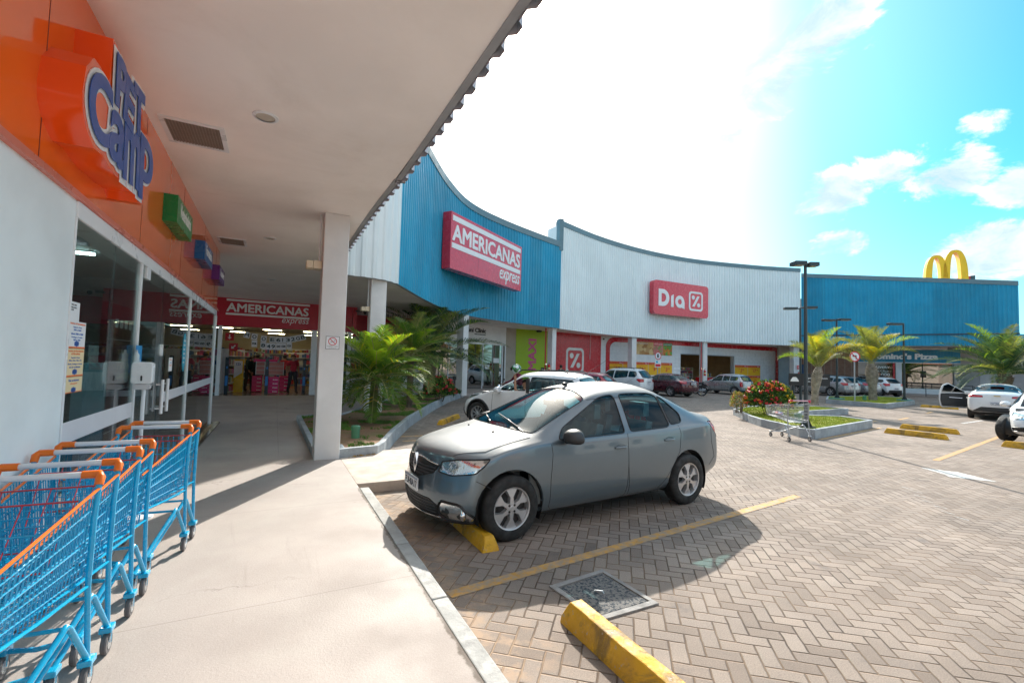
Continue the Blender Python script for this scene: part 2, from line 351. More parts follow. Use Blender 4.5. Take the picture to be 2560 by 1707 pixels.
def conc_fn(g, b, co, colo):
    n = g.noise(co, .9, 8., .65, .5); st = g.rng(n, .45, .75, 0., .5)
    c = g.mix(st, colo, (.42, .38, .34, 1))
    v = g.n('ShaderNodeTexVoronoi', feature='DISTANCE_TO_EDGE'); v.inputs['Scale'].default_value = .42
    g.l(g.vm('ADD', co, g.vm('MULTIPLY', g.noise(co, 1.4, 8., .6, 0, 1), (.9, .9, 0))), v.inputs['Vector'])
    cr = g.m('MULTIPLY', g.rng(v.outputs['Distance'], .0045, .0015), g.rng(g.noise(co, .5, 3.), .5, .56))
    s = g.n('ShaderNodeSeparateXYZ'); g.l(co, s.inputs[0])
    jy = g.m('ABSOLUTE', g.m('SUBTRACT', g.m('FRACT', g.m('DIVIDE', g.m('SUBTRACT', s.outputs[1], .32), 2.05)), .5))
    jl = g.m('MULTIPLY', g.rng(jy, .0022, .0008), g.rng(s.outputs[1], 8.5, 7.5))
    jx = g.m('MULTIPLY', g.rng(g.m('ABSOLUTE', g.m('SUBTRACT', s.outputs[0], .12)), .005, .002), g.rng(s.outputs[1], 8., 9.))
    c = g.mix(g.m('MULTIPLY', g.m('MAXIMUM', g.m('MAXIMUM', cr, jl), jx), .5), c, (.13, .11, .1, 1))
    edge = g.m('MULTIPLY', g.rng(g.m('ADD', s.outputs[0], g.m('MULTIPLY', g.noise(co, 9., 6., .7), .09)), 1.015, 1.035), g.rng(s.outputs[1], 6.0, 5.9)); c = g.mix(g.m('MULTIPLY', edge, .85), c, (.10, .075, .055, 1))
    vg = g.n('ShaderNodeTexVoronoi'); vg.inputs['Scale'].default_value = 3.2; g.l(co, vg.inputs['Vector']); sc_ = g.n('ShaderNodeSeparateColor'); g.l(vg.outputs['Color'], sc_.inputs[0])
    spot = g.m('MULTIPLY', g.rng(vg.outputs['Distance'], .05, .035), g.m('GREATER_THAN', sc_.outputs[0], .72)); c = g.mix(g.m('MULTIPLY', spot, .35), c, (.16, .13, .11, 1))
    sm = g.rng(g.noise(g.vm('MULTIPLY', co, (4., .5, 1)), 1.5, 8., .7, .6), .56, .78, 0., .4); c = g.mix(sm, c, (.24, .20, .17, 1))
    fine = g.rng(g.noise(co, 160., 3., .7), .3, .75, .88, 1.07); c = g.mix(1., c, fine, 'MULTIPLY')
    g.l(c, b.inputs['Base Color'])
conc = mat('smooth_concrete_walk', (.375, .322, .292), .7, var=.10, vs_=.7, bump=.12, bs=70, fn=conc_fn)
sw = [(-7, -12), (1.0, -12), (1.0, 8.25), (1.2, 8.28), (1.6, 8.6), (2.3, 10.3), (3.3, 12.6), (4.9, 15.9), (6.6, 18.9), (8.4, 21.7), (11.2, 22.7), (16., 24.5), (24, 27.), (32, 27.1), (38, 25.6), (42, 24.5), (44.6, 22.7), (48.2, 16.0), (52, 11), (60, 11), (60, 40), (-7, 40)]
mb = MB(); n = len(sw); mb.add([(x, y, .13) for x, y in sw]+[(x, y, -.1) for x, y in sw], [tuple(range(n))]+[((i+1) % n, i, n+i, n+(i+1) % n) for i in range(n)])
setp(mb.build('sidewalk', conc), kind='structure')
kerb_m = mat('kerb_concrete', (.36, .355, .34), .8, var=.15, vs_=5, bump=.3, bs=40)
mb = MB(); y = -9.
while y < 5.9:
    L = min(1.0, 5.95-y); mb.box(1.004, 1.115, y+.006, y+L-.004, -.05, .134+rnd.uniform(-.003, .003)); y += 1.
setp(mb.build('kerb', kerb_m, bevel=.008), kind='structure')
ramp_m = mat('exposed_aggregate_slab', (.56, .47, .40), .85, var=.15, vs_=4, bump=.5, bs=140)
mb = MB(); mb.box(1.003, 2.3, 6.16, 8.28, -.05, .128); setp(mb.build('concrete_apron', ramp_m, bevel=.006), kind='structure')
# painted markings
def worn(g, b, co, colo):
    n = g.noise(co, 14., 8., .7)
    g.l(g.mix(g.rng(n, .36, .62, 0., .85), colo, (.3, .26, .22, 1)), b.inputs['Base Color'])
yl = mat('worn_yellow_paint', (.58, .30, .06), .75, var=.15, vs_=8, fn=worn)
wl = mat('worn_white_paint', (.66, .68, .68), .75, var=.15, vs_=8, fn=worn)
def strip(name, pts, w, m, z=.004, **k):
    mb = MB()
    for a, b in pts:
        a = Vector((*a, z)); b = Vector((*b, z)); d = (b-a).normalized(); s = Vector((-d.y, d.x, 0))*w/2
        mb.add([a-s, b-s, b+s, a+s], [(0, 1, 2, 3)])
    return setp(mb.build(name, m), kind='structure')
strip('parking_line', [((1.22, 3.26), (6.5, 3.83)), ((11.94, 4.28), (18.7, 5.25)), ((12.45, 6.76), (17.2, 7.52)), ((21, 8.6), (22.5, 8.9)), ((26, 9.6), (27.6, 10)), ((2.6, 10.4), (4.4, 10.3)), ((2.5, 9.8), (3.9, 9.7)), ((18.5, 8.5), (19.6, 8.7))], .11, yl)
strip('parking_line', [((22.2, 7.2), (24.7, 7.4)), ((29, 24.4), (29.3, 21)), ((26.6, 20.6), (26.9, 19.6)), ((27.4, 20.6), (27.6, 19.7))], .1, wl, .005)
strip('accessible_bay_marking', [((27.9, 19.9), (31.2, 20.5))], 1.1, mat('worn_blue_paint', (.12, .42, .55), .75, fn=worn), .006)
mb = MB(); mb.add([(10.72, 4.06, .004), (10.42, 3.62, .004), (10.25, 3.50, .004), (10.86, 3.50, .004), (10.60, 3.02, .004), (10.92, 3.62, .004)], [(0, 1, 3, 5), (1, 2, 4, 3)])
setp(mb.build('road_arrow', wl), kind='structure')
mb = MB()
for k in range(7): 
    x = 8.6-k*.2+rnd.uniform(-.05, .05); y = 3.35-k*.16+rnd.uniform(-.03, .03); mb.add([(x, y, .004), (x+.02, y+.14, .004), (x+.035, y+.14, .004), (x+.015, y, .004)], [(0, 1, 2, 3)])
setp(mb.build('faded_marking', wl), kind='structure')
# manhole
t = T('manhole_cover', 'square speckled concrete inspection cover beside yellow wheel stop', 'manhole cover', (2.27, 2.8, 0))
agg = mat('speckled_aggregate', (.27, .27, .27), .9, var=.0, bump=.9, bs=110, fn=lambda g, b, co, c: g.l(g.mix(g.rng(g.noise(co, 55., 3.), .45, .6), (.22, .21, .20, 1), (.045, .06, .075, 1)), b.inputs['Base Color']))
O = [(1.965, 3.055), (2.02, 2.505), (2.56, 2.505), (2.53, 3.115)]; I = [(2.02, 3.01), (2.05, 2.55), (2.52, 2.555), (2.50, 3.07)]; I2 = [(2.03, 3.0), (2.058, 2.56), (2.51, 2.565), (2.49, 3.06)]
mb = MB(); mb.add([(x, y, .012) for x, y in O]+[(x, y, .012) for x, y in I]+[(x, y, -.03) for x, y in O]+[(x, y, -.03) for x, y in I], [(i, (i+1) % 4, 4+(i+1) % 4, 4+i) for i in range(4)]+[(i, 8+i, 8+(i+1) % 4, (i+1) % 4) for i in range(4)]+[(4+i, 4+(i+1) % 4, 12+(i+1) % 4, 12+i) for i in range(4)])
mb.build('frame', mat('frame_concrete', (.27, .26, .25), .85, var=.2, vs_=6, bump=.4, bs=60), t)
mb = MB(); mb.prism(I2, -.03, .008); mb.build('lid', agg, t, bevel=.004)
mb = MB(); mb.tube([(2.22, 2.84, .0), (2.23, 2.83, .022), (2.28, 2.80, .022), (2.29, 2.79, 0)], .006); mb.build('handle', steel_m, t, smooth=40)
# wheel stops
def ystop(g, b, co, colo):
    n = g.noise(co, 16., 8., .7); ch = g.rng(n, .59, .65)
    g.l(g.mix(ch, g.mix(g.rng(g.noise(co, 3.5, 8., .7, .8), .50, .66, 0., .7), g.mix(g.rng(g.noise(co, 5., 6.), .4, .7, 0., .5), colo, (.36, .18, .03, 1)), (.10, .075, .04, 1)), (.38, .33, .27, 1)), b.inputs['Base Color'])
ys = mat('yellow_painted_concrete', (.70, .38, .012), .6, var=.12, vs_=5, bump=.5, bs=28, fn=ystop)
def stop(a, b, label, h=.15, w=.17):
    a = Vector((*a, 0)); b = Vector((*b, 0)); L = (b-a).length; ang = math.atan2(b.y-a.y, b.x-a.x)
    mb = MB(); xs = [0, .06]+[L*k/8 for k in range(1, 8)]+[L-.06, L]; vs = []; n = 0
    for i, x in enumerate(xs):
        e = .72 if i in (0, len(xs)-1) else 1
        for (yy, zz) in ((-w/2, 0), (-w/2+.01, h*.4*e), (-w*.27, h*e), (w*.27, h*e), (w/2-.01, h*.4*e), (w/2, 0)):
            vs.append((x+(.03 if zz > h*.5 and i == 0 else (-.03 if zz > h*.5 and i == len(xs)-1 else 0)), yy+rnd.uniform(-.003, .003), max(zz+rnd.uniform(-.004, .004), 0)))
    fs = []
    for i in range(len(xs)-1):
        for j in range(5): fs.append((i*6+j, i*6+j+1, i*6+6+j+1, i*6+6+j))
    fs += [(0, 1, 2, 3, 4, 5), tuple((len(xs)-1)*6+j for j in (5, 4, 3, 2, 1, 0))]
    mb.add(vs, fs); o = mb.build('wheel_stop', ys, bevel=.008); o.location = a; o.rotation_euler = (0, 0, ang)
    setp(o, label, 'wheel stop', 'yellow wheel stops of the parking bays')
stop((1.86, 2.62), (1.86, 1.12), 'yellow concrete wheel stop nearest the camera, beside the square inspection cover')
stop((1.83, 3.83), (1.83, 5.3), 'yellow concrete wheel stop with chipped end under the grey sedan', .13)
stop((4.05, 11.95), (5.1, 13.35), 'pale yellow wheel stop in front of the white crossover by the planter', .13)
stop((15.93, 6.86), (16.04, 5.49), 'long yellow wheel stop nearer the camera of the pair right of the lamp island')
stop((17.8, 7.25), (17.9, 5.87), 'long yellow wheel stop farther back of the pair right of the lamp island')
stop((30.8, 11.65), (31.1, 10.2), 'distant thin yellow wheel stop left of the open car door', .13)
stop((16.15, 4.50), (16.2, 3.0), 'yellow wheel stop cut by the right picture edge')
stop((18.1, 4.35), (18.2, 3.0), 'short visible end of yellow wheel stop under white car nose', .14)
stop((37.6, 25.6), (38.4, 25.3), 'small yellow wheel stop before the grey roller shutter', .12)
# ---------- planter and islands ----------
def grass_fn(base, dry, amt):
    def f(g, b, co, colo):
        n = g.rng(g.noise(co, 2.2, 8., .65, .5), .42-amt*.25, .62-amt*.1)
        c = g.mix(n, base+(1,), dry+(1,)); fine = g.rng(g.noise(co, 60., 5., .7), .3, .7, .6, 1.35)
        g.l(g.mix(1., c, fine, 'MULTIPLY'), b.inputs['Base Color'])
    return f
soil = mat('patchy_planter_soil', (.1, .1, .05), .95, var=.1, bump=1., bs=50, fn=grass_fn((.12, .15, .03), (.27, .155, .085), .75))
turf = mat('yellow_green_turf', (.2, .26, .02), .9, var=.1, bump=1., bs=70, fn=grass_fn((.25, .30, .018), (.36, .33, .05), 0.))  # the lawn's own yellow-green colour, mixed with drier patches
blade_g = mat('grass_blade_green', (.10, .22, .025), .6, var=.3, vs_=3); blade_y = mat('grass_blade_yellow_green', (.30, .36, .02), .6, var=.3, vs_=3)
def inpoly(x, y, P):
    c = False
    for i in range(len(P)):
        x1, y1 = P[i]; x2, y2 = P[i-1]
        if (y1 > y) != (y2 > y) and x < (x2-x1)*(y-y1)/(y2-y1)+x1: c = not c
    return c
def inset(P, d):
    n = len(P); out = []
    A = sum(P[i-1][0]*P[i][1]-P[i][0]*P[i-1][1] for i in range(n))
    s = 1 if A > 0 else -1
    for i in range(n):
        p = Vector(P[i]); a = (p-Vector(P[i-1])).normalized(); b = (Vector(P[(i+1) % n])-p).normalized()
        na = Vector((-a.y, a.x))*s; nb = Vector((-b.y, b.x))*s; q = (na+nb); q = q/max(q.length_squared, .3)*2
        out.append(tuple(p+q*d))
    return out
kw_m = mat('painted_planter_kerb', (.33, .36, .38), .8, var=.18, vs_=3, bump=.3, bs=30, fn=lambda g, b, co, c: g.l(g.mix(g.rng(g.noise(co, 7., 7., .7), .64, .68), c, (.7, .7, .68, 1)), b.inputs['Base Color']))
def island(name, P, z, label, soilm, cat='planter', wall=True):
    t = T(name, label, cat, (P[0][0], P[0][1], 0)); n = len(P); I = inset(P, .10); mb = MB()
    mb.add([(x, y, -.05) for x, y in P]+[(x, y, z) for x, y in P]+[(x, y, z) for x, y in I]+[(x, y, z-.06) for x, y in I],
           [(i, (i+1) % n, n+(i+1) % n, n+i) for i in range(n)]+[(n+i, n+(i+1) % n, 2*n+(i+1) % n, 2*n+i) for i in range(n)]+[(2*n+i, 2*n+(i+1) % n, 3*n+(i+1) % n, 3*n+i) for i in range(n)])
    mb.build('kerb_wall', kw_m, t, bevel=.012)
    mb = MB(); mb.add([(x, y, z-.035) for x, y in I], [tuple(range(n))]); mb.build('soil', soilm, t)
    return I
def blades(name, I, z, n, m, hmax=.07, kindlab=None, keep=None):
    xs = [p[0] for p in I]; ys = [p[1] for p in I]; mb = MB(); c = 0
    while c < n:
        x = rnd.uniform(min(xs), max(xs)); y = rnd.uniform(min(ys), max(ys))
        if not inpoly(x, y, I) or (keep and not keep(x, y)): continue
        c += 1
        for k in range(3):
            a = rnd.uniform(0, 6.28); h = rnd.uniform(.4, 1)*hmax; w = .004+h*.06; dx, dy = math.cos(a), math.sin(a); lx, ly = rnd.uniform(-.5, .5)*h, rnd.uniform(-.5, .5)*h
            mb.add([(x-dx*w, y-dy*w, z), (x+dx*w, y+dy*w, z), (x+lx, y+ly, z+h)], [(0, 1, 2)])
    return setp(mb.build(name, m), kind='stuff')
P1 = [(1.03, 7.86), (1.70, 8.28)]; P1 = [(.60, 8.22), (.99, 8.22), (.99, 7.86), (1.62, 7.98), (1.80, 8.32), (2.32, 9.73), (3.2, 11.85), (4.86, 15.25), (6.6, 18.5), (8.56, 21.6), (8.2, 22.6), (6.6, 21.6), (4.2, 18.2), (2.4, 14.6), (1.6, 13.0), (.55, 12.9)]
I1 = island('grass_planter', P1, .27, 'long curved planter with grey kerb wall, patchy grass and palms beside the walkway', soil)
import mathutils.noise as mn
blades('planter_grass', I1, .23, 9000, blade_g, .06, keep=lambda x, y: mn.noise(Vector((x*1.3, y*1.3, 0)))+.25*mn.noise(Vector((x*6, y*6, 3))) > .08)
P2 = [(12.4, 6.85), (17.0, 7.65), (17.4, 8.75), (16.3, 9.5), (17.6, 10.2), (21.3, 10.44), (21.1, 11.8), (17.5, 12.3), (15.6, 11.6), (14.55, 10.4), (13.9, 9.74), (13.29, 8.92), (12.87, 8.05), (12.3, 7.2)]
I2_ = island('lamp_island', P2, .24, 'forked kerbed island with yellow-green lawn, lamp post and flower bush', turf, 'traffic island')
blades('island_grass', I2_, .20, 14000, blade_y, .045)
P4 = [(27.27, 14.5), (27.04, 11.56), (32.66, 12.6), (36.4, 14.6), (35.5, 16.2), (30.8, 16.3)]
I4_ = island('far_island', P4, .24, 'farther kerbed lawn island with a palm and two lamp posts, before the parked silver cars', turf, 'traffic island')
blades('far_island_grass', I4_, .20, 6000, blade_y, .05)
P5 = [(33.5, 9.9), (36.5, 10.2), (37.5, 7.2), (34.5, 6.8)]
I5_ = island('right_island', P5, .22, 'small kerbed bed at the right edge behind the white sedan', turf, 'traffic island')
# ================= buildings =================
def resample(P, step):
    out = [P[0]]; acc = 0; d = 0.
    L = [0]
    for a, b in zip(P, P[1:]): L.append(L[-1]+(b-a).length)
    n = max(2, int(L[-1]/step)); res = []; k = 0
    for i in range(n+1):
        s = L[-1]*i/n
        while k < len(L)-2 and L[k+1] < s: k += 1
        t = (s-L[k])/max(L[k+1]-L[k], 1e-9); res.append((P[k].lerp(P[k+1], t), (P[k+1]-P[k]).normalized(), s))
    return res
def corrugated(path, z0, z1, pitch, depth, side=1, smooth=True, th=True):
    """trapezoidal sheet along a 2D path; z1 = function of arc length. side: +1 ribs stick out to the right of the path"""
    P = catmull([Vector((p[0], p[1])) for p in path], 10) if smooth else [Vector(p) for p in path]
    out = []; prof = [(0, 0), (.42, 0), (.56, 1), (.86, 1)]
    L = sum((b-a).length for a, b in zip(P, P[1:])); n = max(1, round(L/pitch)); fine = resample(P, L/(n*50)); N = len(fine)-1
    pts = []
    for i in range(n):
        for f, h in prof:
            pts.append(((i+f)/n, h))
    pts.append((1., 0))
    mb = MB(); vs = []
    for s, h in pts:
        p, d, l = fine[min(int(s*N+.5), N)]; nn = Vector((d.y, -d.x))*side; q = p+nn*(h*depth)
        zt = z1(l) if callable(z1) else z1; vs += [(q.x, q.y, z0), (q.x, q.y, zt)]
    m = len(vs)//2
    mb.add(vs, [(2*i, 2*i+2, 2*i+3, 2*i+1) for i in range(m-1)]); return mb, P, L
def wallstrip(P, z0, z1, t0, t1, side=1, closed=True):
    """solid strip following the path: from offset t0 to t1 (right side positive)"""
    mb = MB(); vs = []; n = len(P); s = 0
    for i, p in enumerate(P):
        d = (P[min(i+1, n-1)]-P[max(i-1, 0)]).normalized(); nn = Vector((d.y, -d.x))*side
        if i: s += (P[i]-P[i-1]).length
        za = z0(s) if callable(z0) else z0; zb = z1(s) if callable(z1) else z1
        a = p+nn*t0; b = p+nn*t1; vs += [(a.x, a.y, za), (b.x, b.y, za), (b.x, b.y, zb), (a.x, a.y, zb)]
    fs = []
    for i in range(n-1):
        o = i*4
        for j in range(4): fs.append((o+j, o+(j+1) % 4, o+4+(j+1) % 4, o+4+j))
    fs += [(0, 1, 2, 3), tuple((n-1)*4+j for j in (3, 2, 1, 0))]
    return mb.add(vs, fs)
SOF = 4.07
blueP = [(3.2, 13.75), (3.55, 14.35), (4.76, 16.4), (6.5, 18.95), (8.43, 20.95), (11.3, 22.45), (15.85, 24.1)]
diaP = [(16.0, 24.35), (20, 25.8), (24.2, 26.75), (28.3, 27.1), (32.3, 26.85), (37.8, 25.6), (41.7, 24.25)]
rbP = [(41.75, 24.2), (44.7, 18.9), (48.3, 12.4)]
canP = [(1.36, -9), (1.36, 4.5), (1.33, 6), (1.28, 8), (1.27, 12.75)]
whiteP = [(1.27, 12.9), (1.74, 13.12), (2.1, 13.12), (2.7, 13.3), (3.2, 13.75)]
sheetback = mat('sheet_edge_grey', (.30, .31, .33), .5, var=.1)
# canopy
t = T('canopy', 'deep white plaster canopy with corrugated edge over the shop walkway at left', 'canopy', (0, 4, SOF))
mb = MB(); pl = [(-7, -9), (1.30, -9), (1.30, 4.5), (1.27, 6), (1.22, 8), (1.21, 13.05), (2.05, 13.2), (2.65, 13.38), (3.12, 13.82)]+[(p.x-.06, p.y+.06) for p in catmull(blueP, 4)[1:]]+[(p.x, p.y+.1) for p in catmull(diaP, 4)]+[(44.8, 19.0), (48.4, 12.4), (62, 12.4), (62, 42), (-7, 42)]
n = len(pl); mb.add([(x, y, SOF) for x, y in pl]+[(x, y, SOF+.25) for x, y in pl], [tuple(range(n))[::-1], tuple(range(n, 2*n))])
mb.build('soffit', soffit_m, t)
mb, P, L = corrugated(canP, SOF-.03, 9.1, .275, .05, 1); o = mb.build('edge_cladding', [mat('canopy_edge_sheet', (.50, .50, .54), .5, var=.06)], t)
wallstrip(P, SOF-.012, SOF+.10, -.07, -.004).build('drip_trim', sheetback, t)
wallstrip(P, 9.05, 9.35, -.35, .09).build('coping', coping_m, t)
# corner cladding (white), blue curved, white curved, blue right
def facade(name, label, path, z1, m, pitch, parts=True, cop=True, smooth=True, mitre=None):
    t = T(name, label, 'facade', (path[0][0], path[0][1], SOF))
    mb, P, L = corrugated(path, SOF-.04, z1, pitch, .035, 1, smooth); mb.build('cladding', m, t)
    zf = (lambda s: (z1(s) if callable(z1) else z1)-.04); zg = (lambda s: (z1(s) if callable(z1) else z1)+.30)
    if cop: wallstrip(P, zf, zg, -.45, .06).build('coping', coping_m, t)
    wallstrip(P, SOF-.05, SOF+.03, -.09, -.004).build('drip_trim', sheetback, t)
    return t, P, L
facade('corner_facade', 'white ribbed cladding between the canopy edge and the curved blue facade', whiteP, 9.15, whclad_m, .30, cop=False)
tb, PB, LB = facade('curved_blue_facade', 'curved bright blue ribbed facade carrying the red wide sign', blueP, lambda s: 9.5-.22*s/14., blue_m, .24)
td, PD, LD = facade('curved_white_facade', 'curved white ribbed facade in the middle with small red sign', diaP, 10.72, whclad_m, .26)
tr, PR, LR = facade('straight_blue_facade', 'long blue ribbed facade at the right with yellow arches behind its roof line', rbP, lambda s: 10.25-1.75*s/13.6, blue_m, .24, smooth=False)
# step between blue and white, end walls, belt
mb = MB(); mb.box(15.75, 15.98, 24.2, 25.6, 8.9, 10.7); mb.build('side_cladding', whclad_m, td)
mb = MB(); mb.box(15.66, 15.95, 24.02, 24.40, 9.0, 11.02); mb.build('corner_coping', coping_m, td)
mb = MB(); mb.box(41.60, 41.74, 24.3, 30, SOF, 10.7); mb.build('end_wall', whclad_m, td)
wallstrip(PR, 4.88, 4.98, -.05, .075).build('belt_flashing', mat('dark_flashing', (.03, .06, .09), .5), tr)
mb = MB(); mb.add([(48.3, 12.4, SOF), (60, 16, SOF), (60, 16, 8.5), (48.3, 12.4, 8.5)], [(0, 1, 2, 3)]); mb.build('end_cladding', blue_m, tr)
mb = MB(); mb.add([(48.3, 12.4, 4.0), (60, 7.5, 4.0), (60, 7.5, 4.9), (48.3, 12.4, 4.9)], [(0, 1, 2, 3)]); mb.build('low_canopy_band', blue_m, tr)
t = T('mall_roof', 'flat hidden roof slab behind the tall facades', 'roof', (20, 32, 8.5))
mb = MB(); pr = [(-7, -9), (1.2, -9), (1.2, 13.2), (2.6, 14.5), (6.0, 20.2), (8.0, 22.2), (15.6, 26), (20, 27.5), (28, 28.6), (36, 27.5), (41.2, 25.6), (45.3, 19.5), (48.9, 13.0), (60, 16), (60, 42), (-7, 42)]; n = len(pr)
mb.add([(x, y, 8.3) for x, y in pr], [tuple(range(n))]); mb.build('roof_sheet', sheetback, t)
# ---------- columns ----------
def column(x0, x1, y0, y1, lab, rz=0):
    t = T('column', lab, 'column', ((x0+x1)/2, (y0+y1)/2, .13), group='white square columns under the facades')
    cx, cy = (x0+x1)/2, (y0+y1)/2; M = Matrix.Translation((cx, cy, 0)) @ Matrix.Rotation(rz, 4, 'Z')
    mb = MB(); hx, hy = (x1-x0)/2, (y1-y0)/2; mb.box(-hx, hx, -hy, hy, .1, SOF, M=M); mb.build('shaft', col_paint, t, bevel=.012)
    return t
column(.605, .985, 7.79, 8.2, 'big white square column nearest the camera with a small smoking sign')
column(2.36, 2.80, 13.45, 13.85, 'white column behind the palms where the facade turns blue')
column(7.93, 8.33, 20.75, 21.15, 'white column left of the reflective clinic window', R(30))
column(15.45, 15.85, 24.45, 24.85, 'white column between the green poster and the red tiled wall', R(18))
column(24.4, 24.9, 26.95, 27.4, 'white column in front of the fruit poster', R(5))
column(32.5, 32.95, 27.0, 27.45, 'white column beside the market entrance with a red pipe', R(-5))
column(41.8, 42.4, 24.7, 25.3, 'white column with extinguisher beside the grey shutter', R(-25))
column(47.75, 48.15, 19.4, 19.8, 'white column between brick wall and pizza window', R(28))
def pipe(x, y, z0, z1, lab):
    t = T('red_pipe', lab, 'pipe', (x, y, z0)); mb = MB(); mb.tube([(x, y, z0), (x, y, z1)], .045, 8); mb.tube([(x-.07, y, z0+1.5), (x+.07, y, z0+1.5)], .03, 6)
    mb.build('riser', mat('red_pipe_paint', (.55, .015, .03), .35), t, smooth=40)
    mb = MB(); mb.tube([(x, y-.05, 1.75), (x-.05, y-.2, 1.75)], .05, 10); mb.build('valve', chrome_m, t, smooth=40)
pipe(15.25, 24.75, .13, 4.05, 'red hydrant pipe against column by the green poster')
pipe(32.25, 27.05, .13, 4.05, 'red hydrant pipe against column by the market entrance')
def extinguisher(x, y, z, lab):
    t = T('fire_extinguisher', lab, 'fire extinguisher', (x, y, z)); rm = mat('extinguisher_red', (.6, .01, .01), .25, var=.02)
    mb = MB(); mb.lathe([(0, 0), (.08, 0), (.085, .03), (.085, .38), (.05, .45), (.02, .48), (0, .48)], 16, Matrix.Translation((x, y, z))); mb.build('cylinder', rm, t, smooth=50)
    mb = MB(); mb.lathe([(.087, .16), (.087, .28)], 16, Matrix.Translation((x, y, z))); mb.build('label_band', mat('yellow_label', (.8, .65, .3), .5), t, smooth=50)
    mb = MB(); mb.tube([(x, y, z+.48), (x, y, z+.55), (x+.07, y, z+.57)], .018, 6); mb.tube([(x, y, z+.52), (x-.1, y, z+.5), (x-.12, y, z+.35), (x-.1, y, z+.2)], .01, 6); mb.build('hose', black_m, t, smooth=40)
extinguisher(15.35, 24.45, 1.28, 'red extinguisher hung beside the column at the green poster')
extinguisher(42.0, 24.6, 1.15, 'red extinguisher on the white column beside the grey shutter')
extinguisher(32.35, 26.75, 1.15, 'red extinguisher at the column by the market entrance')
def boxsign(name, label, cat, M, w, h, d, m, txt=None, tm=None, size=None, tx=None, tz=None, r=0, frame=None):
    t = T(name, label, cat, M.translation); mb = MB(); mb.prism(rrect(0, w, 0, h, r) if r else [(0, 0), (w, 0), (w, h), (0, h)], 0, d, M); mb.build('board', m, t, bevel=0)
    return t
# ---------- pet shop at left ----------
t = T('pet_shop', 'pet shop front at left: white wall, glossy orange fascia and glass doors', 'shop', (-1.23, 4, .13))
mb = MB(); mb.box(-1.5, -1.23, -9, 4.02, .1, 2.77); mb.build('wall', mat('pale_blue_white_wall', (.80, .87, .89), .35, var=.05, bump=.03, bs=30), t)
mb = MB(); mb.box(-1.5, -1.23, -9, 12.25, 2.775, SOF); mb.build('fascia', orange_m, t)
for y in [-1.5, .6, 2.5, 3.45, 5.6, 7.7, 9.8, 11.6]: mb = MB(); mb.box(-1.2306, -1.228, y, y+.006, 2.79, SOF-.01); mb.build('panel_joint', mat('joint_dark', (.18, .03, .01), .6, var=0), t)
mb = MB(); mb.box(-1.25, -1.195, -9, 12.27, 2.735, 2.775); mb.build('fascia_trim', mat('salmon_trim', (.66, .16, .10), .3), t)
mb = MB(); mb.box(-1.45, -1.215, 4.02, 12.15, 2.62, 2.732); mb.box(-1.26, -1.215, 5.70, 5.745, .13, 2.62); mb.box(-1.26, -1.215, 8.70, 8.76, .13, 2.62); mb.box(-1.26, -1.205, 12.08, 12.15, .13, 2.62)
mb.box(-1.24, -1.22, 4.02, 4.04, .13, 2.62); mb.box(-1.26, -1.215, 5.9, 6.05, 2.5, 2.62)
mb.build('door_frame', alu_m, t, bevel=.004)
mb = MB(); mb.box(-1.40, -1.10, 8.8, 12.9, .13, .16); mb.box(-1.26, -1.2, 4.02, 12.1, .131, .21); mb.build('black_sill', mat('black_granite', (.012, .011, .013), .15), t)
for y0, y1 in ((4.04, 4.92), (4.925, 5.70), (5.75, 6.78), (6.80, 8.70), (8.76, 12.08)):
    mb = MB(); mb.box(-1.243, -1.233, y0, y1, .2, 2.62); mb.build('glass_pane', shopglass, t)
for y0, y1, a, b in ((4.04, 5.70, 1.0-.0+.1, 1.245), (6.95, 12.08, 1.12, 1.25)):
    mb = MB(); mb.box(-1.2325, -1.2295, y0, y1, a, b); mb.build('frosted_band', mat('frosted_film', (.70, .70, .74), .4, var=.02), t)
for y in (6.70, 7.0):
    h = MB(); h.tube([(-1.17, y, 1.02), (-1.17, y, 1.42)], .018, 10); h.tube([(-1.23, y, 1.08), (-1.17, y, 1.08)], .01, 6); h.tube([(-1.23, y, 1.36), (-1.17, y, 1.36)], .01, 6); h.build('door_handle', alu_m, t, smooth=50)
mb = MB(); mb.prism(rrect(-.07, .07, -.07, .07, .03), -1.2465, -1.222, Matrix(((0, 0, 1, 0), (1, 0, 0, 6.85), (0, 1, 0, 1.77), (0, 0, 0, 1)))); mb.build('door_lock', alu_m, t)
